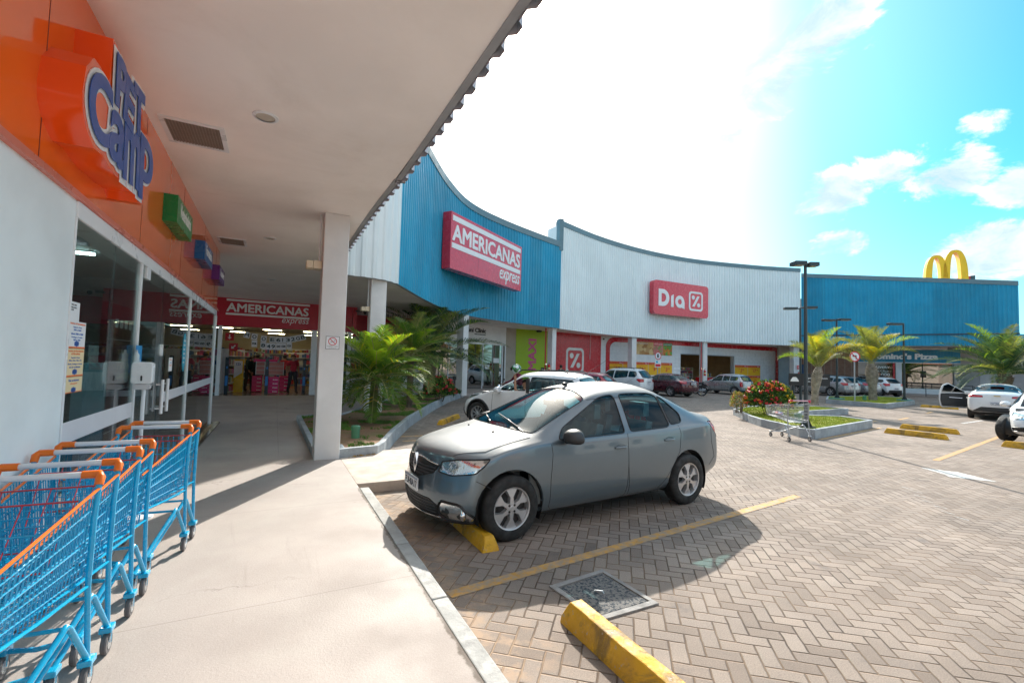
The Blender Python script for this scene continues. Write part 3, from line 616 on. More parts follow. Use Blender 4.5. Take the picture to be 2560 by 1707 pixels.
# interior
ti = T('pet_shop_interior', 'dim pet shop room seen through the glass at left', 'room', (-3.5, 8, .13))
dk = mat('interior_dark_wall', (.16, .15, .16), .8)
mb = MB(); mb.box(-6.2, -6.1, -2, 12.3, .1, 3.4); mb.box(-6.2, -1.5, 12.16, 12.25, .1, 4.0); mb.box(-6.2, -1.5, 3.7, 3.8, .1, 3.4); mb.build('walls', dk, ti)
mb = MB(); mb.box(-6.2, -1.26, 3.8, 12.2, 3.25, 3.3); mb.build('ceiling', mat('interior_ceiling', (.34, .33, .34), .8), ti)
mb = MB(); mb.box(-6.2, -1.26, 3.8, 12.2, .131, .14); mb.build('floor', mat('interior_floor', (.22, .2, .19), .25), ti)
tube_m = mat('fluorescent_tube', (.72, 1., .95), emit=12, var=0)
for (a, b) in (((-2.2, 4.6, 3.0), (-1.75, 6.9, 3.0)), ((-4.3, 6.3, 3.2), (-2.0, 6.4, 3.2)), ((-4.5, 9, 3.2), (-2.5, 9, 3.2))):
    tt = T('fluorescent_lamp', 'thin glowing tube under the pet shop ceiling', 'ceiling lamp', a, group='tubes under the pet shop ceiling'); mb = MB(); mb.tube([a, b], .018, 8); mb.build('tube', tube_m, tt)
    mb = MB(); mb.bar(Vector(a)+Vector((0, 0, .045)), Vector(b)+Vector((0, 0, .045)), .06, .04); mb.build('batten', alu_m, tt)
prodc = [mat('product_%s' % n, c, .45, var=.1, vs_=9) for n, c in (('red', (.36, .04, .04)), ('blue', (.04, .09, .22)), ('yellow', (.45, .30, .06)), ('green', (.06, .18, .08)), ('white', (.42, .42, .40)), ('pink', (.40, .06, .18)), ('brown', (.12, .06, .04)), ('purple', (.12, .05, .14)))]
shelf_m = mat('shelf_metal', (.55, .57, .6), .4)
def shelf(x0, y0, L, D, H, ang, lab, nl=5, cols=range(8), fr=shelf_m, bag=.12):
    """gondola shelf: local x along length, y depth, front at y=0"""
    t = T('shelf_unit', lab, 'shelf', (0, 0, 0), group='stocked shop shelves'); mb = MB(); mb.box(0, L, D-.03, D, 0, H); mb.box(-.02, 0, 0, D, 0, H); mb.box(L, L+.02, 0, D, 0, H)
    for k in range(nl): mb.box(0, L, 0, D, H*k/nl+.05, H*k/nl+.08)
    mb.build('rack', fr, t); mb = MB()
    for k in range(nl):
        x = .03
        while x < L-bag:
            w = bag*rnd.uniform(.6, 1.1); h = (H/nl-.1)*rnd.uniform(.55, .95); mb.k = rnd.choice(list(cols)); mb.box(x, x+w*.92, .02, D-.05, H*k/nl+.081, H*k/nl+.08+h); x += w
    o = mb.build('products', prodc, t); setp(o, kind='stuff'); t.location = (x0, y0, .13); t.rotation_euler = (0, 0, ang); return t
shelf(-2.6, 12.0, 2.6, .5, 1.7, R(-90), 'dim stocked shelf behind the right glass pane of the pet shop', 6, [6, 7, 0, 4])
shelf(-5.9, 11.5, 5.5, .6, 2., R(-90), 'long stocked shelf on the back wall of the pet shop')
shelf(-3.4, 4.6, 2.4, .5, 1.5, R(90), 'low stocked shelf behind the posters of the first glass pane', 5, [1, 3, 4, 0])
# red guarantee poster wall inside
t = T('guarantee_poster', 'tall dark red standing poster reading satisfaction 100% guaranteed behind the glass door', 'poster', (-1.5, 6.3, .13))
Mx = Matrix(((0, 0, 1, -1.52), (1, 0, 0, 5.95), (0, 1, 0, .14), (0, 0, 0, 1)))
mb = MB(); mb.prism([(0, 0), (1.15, 0), (1.15, 2.1), (0, 2.1)], -.05, 0, Mx); mb.build('panel', mat('wine_red_board', (.12, .008, .02), .4), t)
goldm = mat('pale_gold_print', (.55, .40, .25), .5, var=0)
for s, u, z, w, h in (('SATISFAÇÃO', .40, 1.56, .5, .07), ('100%', .42, 1.40, .46, .12), ('GARANTIDA', .42, 1.29, .46, .07)):
    text(s, .1, .002, Mx @ Matrix.Translation((u, z, .001)), goldm, parent=t, fit=(w, h), off=.001)
mb = MB()
for z in (1.72, 1.18, .75): mb.prism([(.02, z), (1.13, z), (1.13, z+.006), (.02, z+.006)], .001, .003, Mx)
for k in range(5): mb.prism(rrect(.25+k*.17, .36+k*.17, 1.85, 1.95-.01*(k % 2), .03), .001, .003, Mx)
for k in range(3): mb.prism(rrect(.95, 1.12, .62-k*.28, .82-k*.28, .04), .001, .006, Mx, 1)
mb.build('print', [lettw, prodc[2]], t)
t = T('blue_totem', 'blue advertising totem behind the sanitizer dispenser', 'totem', (-1.5, 5.8, .13)); mb = MB(); mb.box(-1.58, -1.5, 5.35, 5.98, .14, 1.62)
mb.build('board', mat('blue_totem_board', (.05, .30, .62), .3, fn=lambda g, b, co, c: (lambda s: (g.l(co, s.inputs[0]), g.l(g.mix(g.rng(s.outputs[2], .3, 1.6), (.03, .14, .42, 1), (.45, .72, .80, 1)), b.inputs['Base Color'])))(g.n('ShaderNodeSeparateXYZ'))), t)
# dispenser on a post
t = T('towel_dispenser', 'white paper towel dispenser on a thin white post at the shop door', 'dispenser', (-1.15, 5.6, .13))
Md = Matrix(((1, 0, 0, -1.215), (0, 0, -1, 5.62), (0, 1, 0, 1.43), (0, 0, 0, 1)))
mb = MB(); mb.prism(rrect(0, .17, 0, .21, .03), 0, .10, Md); mb.build('case', mat('white_plastic', (.80, .84, .86), .25, var=.02), t, bevel=.012, smooth=40)
mb = MB(); mb.prism(rrect(.078, .092, .03, .08, .006), .101, .104, Md); mb.build('lock_slot', dark_m, t)
mb = MB(); mb.prism(rrect(.02, .15, -.055, -.004, .02), .01, .09, Md); mb.build('drip_tray', mat('translucent_plastic', (.6, .62, .64), .3, var=.02), t)
mb = MB(); mb.tube([(-1.13, 5.64, .13), (-1.13, 5.64, 1.43)], .017, 12); mb.lathe([(0, 0), (.14, 0), (.14, .02), (0, .03)], 20, Matrix.Translation((-1.13, 5.64, .13))); mb.build('post', alu_m, t, smooth=50)
mb = MB(); mb.lathe([(0, 0), (.024, 0), (.024, .07), (.009, .09), (.009, .115), (0, .115)], 14, Matrix.Translation((-1.19, 5.58, 1.64))); mb.build('soap_bottle', mat('clear_bottle', (.6, .65, .66), .1), t, smooth=40)
# posters on the glass
def poster(name, label, y0, y1, z0, z1, m, lines, lm, cat='poster', strip_=None, logo=False, x=-1.2315, kids=True):
    t = T(name, label, cat, (x, y0, z0)); M = Matrix(((0, 0, 1, x), (1, 0, 0, y0), (0, 1, 0, z0), (0, 0, 0, 1))); w = y1-y0; h = z1-z0
    mb = MB(); mb.prism([(0, 0), (w, 0), (w, h), (0, h)], 0, .003, M); mb.build('sheet', m, t)
    for s, u, v, ww, hh, mm in lines: text(s, .1, .001, M @ Matrix.Translation((u*w, v*h, .003)), mm or lm, parent=t, fit=(ww*w, hh*h))
    mb = MB()
    if strip_: mb.prism([(0, 0), (w, 0), (w, h*.06), (0, h*.06)], .0032, .0042, M)
    if logo:
        for cx, rr in ((.42, .055), (.5, .07), (.58, .055)): mb.prism([(cx*w+rr*w*math.cos(a*.7), .17*h+rr*w*1.0*math.sin(a*.7)) for a in range(9)], .0032, .0042, M, 1)
    if mb.v: mb.build('print', [mat('orange_print', (.8, .18, .03), .5), mat('blue_print', (.02, .12, .45), .5)], t)
    return t
ob = mat('orange_print', (.8, .18, .03), .5); bb = mat('blue_print', (.02, .12, .45), .5)
cream = mat('cream_sheet', (.80, .66, .40), .5, var=.02); whs = mat('white_sheet', (.80, .82, .84), .45, var=.02)
poster('hours_poster', 'white opening hours sheet with orange foot on the first shop window', 4.045, 4.35, 1.745, 1.93, whs, [('Horários de Funcionamento', .04, .88, .92, .08, ob), ('Segunda a Sexta', .25, .74, .5, .07, bb), ('9h00 às 20h00', .28, .65, .44, .06, bb), ('Sábados 9h00 às 18h00', .15, .5, .7, .07, bb), ('Domingos e Feriados', .18, .37, .64, .07, bb), ('9h00 às 14h00', .3, .28, .4, .06, bb)], bb, strip_=1, logo=1)
poster('receiving_poster', 'cream goods receiving hours sheet below the white hours sheet', 4.045, 4.35, 1.55, 1.742, cream, [('Horários de Recebimento', .04, .88, .92, .08, ob), ('de Mercadorias', .25, .78, .5, .08, ob), ('Segunda à Sexta', .25, .64, .5, .07, bb), ('09h às 12h e 14h às 17h', .14, .55, .72, .06, bb), ('Sábado, Domingos e Feriados', .08, .41, .84, .07, bb), ('não há recebimento', .18, .31, .64, .07, bb)], bb, strip_=1, logo=1)
poster('cheque_poster', 'small cream sheet saying no cheques, lowest on the first window', 4.045, 4.35, 1.44, 1.547, cream, [('Não aceitamos', .2, .72, .6, .16, bb), ('cheques', .3, .5, .4, .15, ob)], bb, strip_=1, logo=1)
poster('mask_notice', 'small white and green mask notice above the hours sheets', 4.045, 4.21, 1.93, 2.06, whs, [('MÁSCARA', .06, .8, .6, .1, dark_m), ('OBRIGATÓRIO', .06, .66, .6, .08, dark_m), ('AQUI', .06, .52, .3, .1, dark_m)], bb)
poster('sanitizer_sign', 'tall blue sign with drop symbol beside the dispenser', 5.585, 5.80, 1.53, 1.80, mat('blue_sign_print', (.02, .28, .62), .4, var=.02), [('HIGIENIZE', .15, .40, .7, .08, whs), ('AS MÃOS', .2, .30, .6, .07, whs)], whs, x=-1.20)
poster('door_notice', 'small white notice on the glass door leaf', 7.35, 7.56, 1.5, 1.68, whs, [('ATENÇÃO', .2, .8, .6, .1, ob), ('use máscara', .2, .6, .6, .08, bb), ('entrada', .2, .4, .6, .08, ob)], bb)
t = T('oval_sticker', 'tall blue oval sticker on the glass near the mullion', 'sticker', (-1.23, 8.4, 1.5)); M = Matrix(((0, 0, 1, -1.231), (1, 0, 0, 8.42), (0, 1, 0, 1.76), (0, 0, 0, 1)))
mb = MB(); mb.prism([(.13*math.cos(a*R(15)), .29*math.sin(a*R(15))) for a in range(24)], 0, .003, M); mb.build('sheet', mat('cyan_print', (.02, .42, .60), .4, var=.02), t)
mb = MB()
for k in range(6): mb.prism(rrect(-.08, .06-.01*(k % 3), .16-k*.065, .185-k*.065, .008), .0032, .0045, M)
mb.build('print', whs, t)
# hanging side signs
def hangsign(y0, y1, z0, z1, m, s, lab):
    t = T('projecting_sign', lab, 'sign', (-1.16, y0, z0), group='small box signs on the orange fascia')
    mb = MB(); mb.box(-1.229, -1.09, y0, y1, z0, z1); mb.build('box', m, t)
    M = Matrix(((0, 0, 1, -1.0895), (1, 0, 0, y0+.16), (0, 1, 0, z0+.11), (0, 0, 0, 1))); text(s, .2, .003, M, lettw, parent=t, fit=(y1-y0-.3, .16), off=.004)
hangsign(6.46, 7.5, 3.26, 3.58, mat('green_sign', (.005, .22, .06), .3, var=.03), 'Veterinária', 'green box sign reading Veterinária, first along the orange fascia')
hangsign(8.77, 9.78, 3.27, 3.57, mat('blue_sign', (.01, .12, .34), .3, var=.03), 'Farmácia', 'blue box sign reading Farmácia, between green and purple ones')
hangsign(10.95, 11.95, 3.27, 3.57, mat('purple_sign', (.10, .02, .20), .3, var=.03), 'Acessórios', 'purple box sign, farthest along the orange fascia')
# big pet sign: letters on a deep orange body
t = T('pet_shop_sign', 'large orange box sign with blue PET camp letters outlined in white', 'sign', (-1.23, 4.1, 3.3))
Ms = Matrix(((0, 0, 1, -1.23), (1, 0, 0, 0), (0, 1, 0, 0), (0, 0, 0, 1)))   # local x=world y, local y=world z
DEP = .19
petblue = mat('pet_sign_blue', (.02, .085, .34), .35, var=.02)
# (char, y0, y1, z0, z1, rotation deg)
LET = [('C', 3.44, 3.82, 3.03, 3.42, 8), ('a', 3.82, 4.11, 3.02, 3.33, -4), ('m', 4.12, 4.50, 3.01, 3.38, 5), ('p', 4.53, 4.90, 2.99, 3.47, 4),
       ('P', 3.86, 4.06, 3.40, 3.71, 4), ('E', 4.05, 4.27, 3.37, 3.68, -3), ('T', 4.26, 4.53, 3.42, 3.74, 7)]
def letter_meshes(off, depth, z, m, name, k=1.):
    mb = MB()
    for ch, a, b, c, d, rot in LET:
        w, h = b-a, d-c; cu = bpy.data.curves.new('t', 'FONT'); cu.body = ch; cu.size = 1; cu.extrude = depth/2; cu.offset = 0.; cu.resolution_u = 6
        o = bpy.data.objects.new('t', cu); COL.objects.link(o); dg = bpy.context.evaluated_depsgraph_get()
        me = bpy.data.meshes.new_from_object(o.evaluated_get(dg)); xs = [v.co.x for v in me.vertices]; ys = [v.co.y for v in me.vertices]; bpy.data.meshes.remove(me)
        cu.offset = .0; gx, gy = max(xs)-min(xs), max(ys)-min(ys); cx, cy = (max(xs)+min(xs))/2, (max(ys)+min(ys))/2
        cu.offset = off/ (w/gx); cu.bevel_depth = 0
        dg.update(); me = bpy.data.meshes.new_from_object(o.evaluated_get(bpy.context.evaluated_depsgraph_get())); bpy.data.objects.remove(o)
        M = Ms @ Matrix.Translation(((a+b)/2, (c+d)/2, z)) @ Matrix.Rotation(R(rot), 4, 'Z') @ Matrix.Diagonal((w/gx, h/gy, 1, 1)) @ Matrix.Translation((-cx, -cy, depth/2))
        mb.add([M @ v.co+Vector((.0009*len(mb.f)**.0*LET.index((ch, a, b, c, d, rot)), 0, 0)) for v in me.vertices], [tuple(p.vertices) for p in me.polygons]); bpy.data.meshes.remove(me)
    return mb.build(name, m, t)
letter_meshes(.018, .004, DEP+.0125, petblue, 'lettering')
letter_meshes(.046, .004, DEP+.0015, mat('sign_white', (.82, .83, .85), .2, var=0), 'letter_outline')
cont = [(3.37, 3.2), (3.40, 3.36), (3.50, 3.47), (3.62, 3.48), (3.74, 3.44), (3.79, 3.50), (3.80, 3.78), (3.95, 3.775), (4.07, 3.74), (4.22, 3.74), (4.35, 3.78), (4.56, 3.81), (4.575, 3.55), (4.72, 3.56), (4.88, 3.54), (4.97, 3.42), (4.965, 3.30), (4.90, 3.20), (4.78, 3.14), (4.76, 2.955), (4.60, 2.93), (4.52, 2.98), (4.30, 2.955), (4.12, 2.955), (4.02, 2.945), (3.90, 2.955), (3.76, 2.98), (3.60, 2.96), (3.46, 3.02), (3.39, 3.10)]
mb = MB(); mb.prism(cont, 0, DEP, Ms); mb.build('box', mat('orange_sign_body', (.92, .10, .01), .14, var=.02, coat=.4), t, smooth=30)
# vents and downlights in the soffit
def vent(x0, x1, y0, y1, lab):
    t = T('ceiling_vent', lab, 'vent', (x0, y0, SOF), group='square vents in the canopy ceiling'); mb = MB(); w = .045
    for a in ((x0, x1, y0, y0+w), (x0, x1, y1-w, y1), (x0, x0+w, y0+w, y1-w), (x1-w, x1, y0+w, y1-w)): mb.box(*a, SOF-.015, SOF-.001)
    mb.build('frame', alu_m, t); mb = MB()
    k = x0+w
    while k < x1-w: mb.box(k, k+.008, y0+w, y1-w, SOF-.012, SOF-.004); k += .028
    k = y0+w
    while k < y1-w: mb.box(x0+w, x1-w, k, k+.008, SOF-.011, SOF-.005); k += .028
    mb.build('grille', mat('vent_grille', (.30, .24, .2), .6), t)
    mb = MB(); mb.box(x0+w, x1-w, y0+w, y1-w, SOF-.003, SOF-.002); mb.build('backing', dark_m, t)
vent(-1.14, -.58, 5.48, 6.10, 'large square grille in the canopy ceiling near the orange sign')
vent(-1.14, -.64, 10.56, 11.18, 'smaller-looking square grille farther along the canopy ceiling')
for x, y, lab in ((-.193, 5.0, 'round flush downlight nearest the camera in the canopy ceiling'), (-.2, 10.13, 'second round downlight in the canopy ceiling'), (-.2, 15.5, 'third faint round downlight in the canopy ceiling, farthest')):
    t = T('downlight', lab, 'ceiling lamp', (x, y, SOF), group='round downlights in the canopy ceiling'); Mt = Matrix.Translation((x, y, SOF)) @ Matrix.Rotation(math.pi, 4, 'X')
    mb = MB(); mb.lathe([(.085, 0), (.115, 0), (.115, .008), (.085, .014)], 28, Mt); mb.build('ring', alu_m, t, smooth=40)
    mb = MB(); mb.lathe([(0, .006), (.085, .006)], 28, Mt); mb.build('lens', mat('lamp_lens', (.55, .5, .42), .4), t)
for x, y, z, lab in ((.56, 7.98, 3.16, 'beige twin emergency light on the left face of the near column'), (2.31, 13.6, 3.12, 'beige twin emergency light on the column behind the palms')):
    t = T('emergency_light', lab, 'emergency light', (x, y, z), group='emergency lights on the columns'); mb = MB(); mb.box(x-.09, x+.04, y-.1, y+.1, z, z+.13); mb.build('battery_box', mat('beige_plastic', (.70, .58, .42), .5), t, bevel=.01)
    for s in (-1, 1):
        mb = MB(); mb.box(x-.19, x-.095, y-.05+s*.06, y+.05+s*.06, z+.0, z+.12); mb.build('lamp_head', mat('beige_plastic', (.70, .58, .42), .5), t, bevel=.012)
    mb = MB(); mb.tube([(x, y, z+.13), (x, y, SOF)], .014, 8); mb.build('conduit', alu_m, t)
t = T('no_smoking_sign', 'small white framed no smoking sign on the near column', 'sign', (.8, 7.78, 1.98)); Mf = Matrix(((1, 0, 0, .70), (0, 0, -1, 7.789), (0, 1, 0, 1.875), (0, 0, 0, 1)))
mb = MB(); mb.prism([(0, 0), (.205, 0), (.205, .205), (0, .205)], 0, .003, Mf); mb.build('frame', dark_m, t)
mb = MB(); mb.prism([(.006, .006), (.199, .006), (.199, .199), (.006, .199)], .0032, .005, Mf); mb.build('plate', whs, t)
mb = MB()
ring = [Vector((.1025+.06*math.cos(a*R(15)), .125+.06*math.sin(a*R(15)), .006)) for a in range(24)]
mb.tube([Mf @ p for p in ring], .0055, 4, closed=True); mb.tube([Mf @ Vector((.062, .166, .006)), Mf @ Vector((.143, .084, .006))], .005, 4); mb.build('red_ring', mat('signal_red', (.65, .02, .04), .5, var=0), t)
mb = MB(); mb.prism([(.07, .115), (.125, .115), (.125, .122), (.07, .122)], .0052, .006, Mf); mb.tube([Mf @ Vector(p) for p in ((.128, .125, .006), (.138, .135, .006), (.126, .145, .006), (.138, .155, .006))], .002, 4); mb.build('cigarette', dark_m, t)
text('PROIBIDO FUMAR', .02, .001, Mf @ Matrix.Translation((.02, .038, .005)), dark_m, parent=t, fit=(.165, .013))
text('Lei Estadual', .02, .001, Mf @ Matrix.Translation((.05, .018, .005)), dark_m, parent=t, fit=(.105, .008))
# ---------- express store under the canopy ----------
YS = 21.5
tst = T('variety_store', 'dim store front with wide red band at the end of the covered walkway', 'shop', (0, YS, .13))
mb = MB(); mb.box(-7, 3.0, YS, YS+.25, 2.94, SOF); mb.box(3.02, 3.2, YS, 25.2, 2.94, SOF); mb.box(3.2, 7.55, 25.0, 25.25, 2.94, SOF); mb.build('red_band', red_m, tst)
for x0, x1 in ((-2.07, -1.93), (1.36, 1.58), (2.86, 3.0), (-4.6, -4.45)): mb = MB(); mb.box(x0, x1, YS+.02, YS+.2, .13, 2.94); mb.build('post', alu_m, tst)
for x in (4.9, 6.7): mb = MB(); mb.box(x, x+.08, 25.05, 25.2, .9, 2.94); mb.build('post', alu_m, tst)
mb = MB(); mb.box(1.58, 2.86, YS+.05, YS+.18, .13, .35); mb.build('window_base', alu_m, tst)
mb = MB(); mb.box(3.2, 7.55, 25.0, 25.2, .13, .9); mb.build('low_wall', white_wall, tst)
for a in ((-4.45, -2.07, YS+.1, YS+.11, .13, 2.94), (1.58, 2.86, YS+.1, YS+.11, .35, 2.94), (3.2, 7.55, 25.1, 25.11, .9, 2.94)):
    mb = MB(); mb.box(*a); mb.build('glass_pane', shopglass, tst)
mb = MB(); mb.box(3.08, 3.09, YS+.3, 25., .13, 2.94); mb.build('glass_pane', shopglass, tst)
for x, c, (u, v) in ((3.5, 0, (1.0, 1.6)), (5.2, 5, (1.3, 1.9)), (6.2, 1, (1.1, 1.9))):
    tt = T('window_poster', 'coloured sale poster behind the %s palm fronds' % ['left', 'middle', 'right', 'far right'][[3.5, 5.2, 6.2].index(x)], 'poster', (x, 25, u)); mb = MB(); mb.box(x, x+.9, 24.97, 24.99, u, v); mb.build('sheet', prodc[c], tt)
ti = T('variety_store_room', 'store room with beige floor and pale walls beyond the red band entrance', 'room', (0, 28, .13))
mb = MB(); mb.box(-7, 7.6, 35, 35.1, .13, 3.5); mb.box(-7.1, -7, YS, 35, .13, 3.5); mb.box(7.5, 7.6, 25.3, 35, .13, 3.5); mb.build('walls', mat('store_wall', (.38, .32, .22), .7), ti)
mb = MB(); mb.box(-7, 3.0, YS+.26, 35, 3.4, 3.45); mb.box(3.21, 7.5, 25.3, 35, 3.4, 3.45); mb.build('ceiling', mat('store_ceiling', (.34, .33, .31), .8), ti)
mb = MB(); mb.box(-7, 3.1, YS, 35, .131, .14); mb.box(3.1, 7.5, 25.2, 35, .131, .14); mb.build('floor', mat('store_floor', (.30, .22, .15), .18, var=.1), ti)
wt = mat('warm_tube', (1., .85, .5), emit=14, var=0)
for k, (x, y) in enumerate(((-.9, 24), (1.1, 24), (-2.6, 24.5), (-.2, 28), (1.8, 28), (-2.5, 28), (0, 32), (2, 32), (-2, 32), (5, 28))):
    tt = T('fluorescent_lamp', 'thin glowing tube under the store ceiling', 'ceiling lamp', (x, y, 3.2), group='tubes under the store ceiling'); mb = MB(); mb.box(x-.45, x+.45, y-.014, y+.014, 3.18, 3.2); mb.build('tube', wt, tt)
    mb = MB(); mb.box(x-.5, x+.5, y-.05, y+.05, 3.21, 3.25); mb.build('batten', alu_m, tt)
for (x, y, L, a, lab) in ((-1.75, 22.6, 2.6, 80, 'tall stocked shelf just inside the store entrance at left'), (-6, 34.6, 5, 0, 'back wall shelf of the store, left half'), (-.8, 34.4, 5, 0, 'back wall shelf of the store, centre'), (4.3, 34.4, 3, 0, 'back wall shelf of the store, right'), (-2.8, 26.5, 4.5, 60, 'stocked aisle shelf behind the yellow cabinet'), (.4, 29, 2.2, 0, 'stocked shelf behind the pink display'), (2.2, 27, 3.0, 85, 'stocked aisle shelf behind the red-shirted person'), (-4.2, 22.3, 2.2, 0, 'shelf with red goods behind the far left glass'), (3.9, 26.4, 3.4, 0, 'stocked shelf behind the windows beyond the palms'), (1.7, 22.6, 1.1, 0, 'shelf behind the narrow glass right of the entrance')):
    shelf(x, y, L, .45, 1.9 if y < 33 else 2.2, R(a), lab, 5, bag=.16)
# sign on the red band
t = T('store_fascia_sign', 'flat white AMERICANAS express lettering with two bars above the store entrance', 'sign', (-1.8, YS, 3.4)); Mw = Matrix(((1, 0, 0, 0), (0, 0, -1, YS), (0, 1, 0, 0), (0, 0, 0, 1)))
mb = MB(); mb.prism([(-1.845, 3.95), (1.232, 3.95), (1.232, 4.03), (-1.845, 4.03)], 0, .012, Mw); mb.prism([(-1.85, 3.385), (1.23, 3.385), (1.23, 3.465), (-1.85, 3.465)], 0, .012, Mw); mb.build('bars', lettw, t)
text('AMERICANAS', .5, .012, Mw @ Matrix.Translation((-1.82, 3.53, .0)), lettw, parent=t, fit=(3.0, .33), bold=.014)
text('express', .3, .012, Mw @ Matrix.Translation((.18, 3.10, .0)), lettw, parent=t, fit=(1.04, .26), shear=.25)
t = T('price_banner', 'hanging string of white letter cards spelling a phone offer in the entrance', 'banner', (0, YS-.05, 2.6))
R1 = list('MOO')+['E', '6', 'I', '3', '2', 'G', 'B']; X1 = [-1.07, -.80, -.46, -.14, .08, .24, .44, .63, .82, 1.01]; Z1 = [2.60, 2.54, 2.47, 2.45, 2.45, 2.46, 2.47, 2.51, 2.56, 2.61]; A1 = [-12, -6, -4, 0, 0, 0, 4, 10, 12, 14]
def card(x, z, w, h, a, s, sh=.14):
    M = Matrix(((1, 0, 0, x), (0, 0, -1, YS-.03+rnd.uniform(-.004, .004)), (0, 1, 0, z), (0, 0, 0, 1))) @ Matrix.Rotation(R(a), 4, 'Z')
    mb = MB(); mb.prism([(-w/2, -h/2), (w/2, -h/2), (w/2, h/2), (-w/2, h/2)], 0, .003, M); o = mb.build('card', mat('paper_card', (.66, .68, .74), .7, var=.03), t)
    ww = w*.10 if s == 'I' else w*.70
    if s: text(s, .2, .001, M @ Matrix.Translation((-ww/2, -sh/2, .0035)), mat('black_ink', (.015, .03, .04), .7, var=0), parent=t, fit=(ww, sh), bold=.006)
for s, x, z, a in zip(R1, X1, Z1, A1): card(x, z, .21, .24, a, s)
for s, x, z, w in (('POR', -.79, 2.26, .2), ('8', -.47, 2.2, .2), ('4', -.27, 2.17, .18), ('9', -.1, 2.17, .18), ('00', .1, 2.18, .19), ('COM', .28, 2.19, .2), ('12X', .50, 2.22, .2)): card(x, z, w, .27, rnd.uniform(-2, 2), s, .14 if len(s) == 1 else .08)
mb = MB(); mb.tube([(-1.3, YS-.02, 2.75), (-.8, YS-.02, 2.67), (-.1, YS-.02, 2.57), (.4, YS-.02, 2.6), (1.2, YS-.02, 2.76)], .004, 4); mb.build('string', lettw, t)
for x, z, s in ((-1.78, 2.55, 'small red hanging sign with down arrow left of the card banner'), (-1.62, 2.12, 'small red hanging sign with slanted arrow, lower one')):
    t = T('arrow_sign', s, 'sign', (x, 22.9, z)); mb = MB(); mb.box(x-.16, x+.16, 22.9, 22.92, z-.16, z+.16); mb.build('plate', red_m, t)
    mb = MB(); M = Matrix(((1, 0, 0, x), (0, 0, -1, 22.899), (0, 1, 0, z), (0, 0, 0, 1))) @ Matrix.Rotation(0 if z > 2.3 else R(-45), 4, 'Z'); mb.prism([(-.02, .1), (-.02, -.02), (-.08, -.02), (0, -.11), (.08, -.02), (.02, -.02), (.02, .1)], 0, .004, M); mb.build('arrow', lettw, t)
# displays and gates
pinkm = mat('pink_display', (.62, .02, .16), .45, var=.08); dg_m = mat('gate_dark', (.01, .03, .05), .3)
def pinkbox(x, y, lab, w=.45):
    t = T('pink_stand', lab, 'display stand', (x, y, .13), group='pink promotional display stands'); mb = MB(); mb.box(x, x+w, y, y+.4, .17, .86); mb.build('carton', pinkm, t, bevel=.01)
    mb = MB()
    for k in range(4):
        mb.box(x+.02, x+.02+w-.04, y-.004, y-.001, .30+k*.17, .305+k*.17)
    mb.build('shelf_edges', mat('pink_light', (.8, .25, .4), .5), t)
    for k in range(4): text('PINK' if 0 else 'puk', .1, .002, Matrix(((1, 0, 0, x+w*.5), (0, 0, -1, y-.001), (0, 1, 0, .22+k*.17), (0, 0, 0, 1))), lettw, parent=t, fit=(w*.35, .04)) if 0 else None
    mb = MB()
    for k in range(4): mb.box(x+w*.5, x+w*.58, y-.006, y-.001, .22+k*.17, .26+k*.17); mb.box(x+w*.62, x+w*.9, y-.006, y-.001, .225+k*.17, .25+k*.17)
    mb.build('print', lettw, t)
pinkbox(-.27, 22.3, 'front pink display carton in the middle of the entrance'); pinkbox(-.88, 23.4, 'pink display carton left of the dark gate', .4); pinkbox(.22, 23.6, 'pink display carton at right behind the front one', .4)
t = T('cosmetics_rack', 'white framed rack with pink shelves above the pink cartons', 'display rack', (-.2, 22.9, .9)); mb = MB()
for x0, x1 in ((-.72, -.40), (-.27, .34)):
    for k in range(4): mb.box(x0, x1, 22.9, 23.2, .95+k*.18, .965+k*.18)
    mb.box(x0-.02, x0, 22.88, 23.2, .93, 1.52); mb.box(x1, x1+.02, 22.88, 23.2, .93, 1.52)
mb.build('frame', alu_m, t); mb = MB(); mb.box(-.72, -.4, 23.1, 23.12, .93, 1.5); mb.box(-.27, .34, 23.1, 23.12, .93, 1.5)
for k in range(3):
    for j in range(9): mb.box(-.26+j*.065, -.21+j*.065, 22.93, 23., .967+k*.18, 1.08+k*.18)
mb.build('cosmetics', mat('peach_goods', (.70, .30, .26), .4), t); mb = MB(); mb.box(-.84, .1, 23.25, 23.27, 1.5, 1.62); mb.build('header', pinkm, t)
for x, lab in ((-1.83, 'dark slim security gate at the left of the entrance'), (-.36, 'dark slim security gate beside the front pink carton'), (1.10, 'dark slim security gate at the right of the entrance')):
    t = T('security_gate', lab, 'security gate', (x, 22.2, .13), group='security gates in the entrance'); mb = MB(); mb.box(x, x+.14, 22.2, 22.28, .14, 1.68); mb.build('panel', dg_m, t, bevel=.02)
    mb = MB(); mb.box(x+.02, x+.12, 22.193, 22.199, .5, .9); mb.box(x+.05, x+.1, 22.193, 22.199, 1.2, 1.3); mb.build('print', mat('gate_print', (.03, .2, .55), .4), t)
t = T('yellow_cabinet', 'yellow and white upright cabinet reading 12X inside the entrance', 'cabinet', (-1.3, 23.6, .13)); mb = MB(); mb.box(-1.62, -1.24, 23.6, 24., .14, 1.58); mb.build('body', mat('cabinet_yellow', (.72, .50, .02), .3), t, bevel=.01)
mb = MB(); mb.prism([(-1.60, .75), (-1.28, 1.0), (-1.28, 1.52), (-1.60, 1.52)], 0, .004, Matrix(((1, 0, 0, 0), (0, 0, -1, 23.598), (0, 1, 0, 0), (0, 0, 0, 1)))); mb.build('front_panel', whs, t)
text('12X', .2, .003, Matrix(((1, 0, 0, -1.52), (0, 0, -1, 23.592), (0, 1, 0, 1.32), (0, 0, 0, 1))), bb, parent=t, fit=(.2, .12), off=.004)
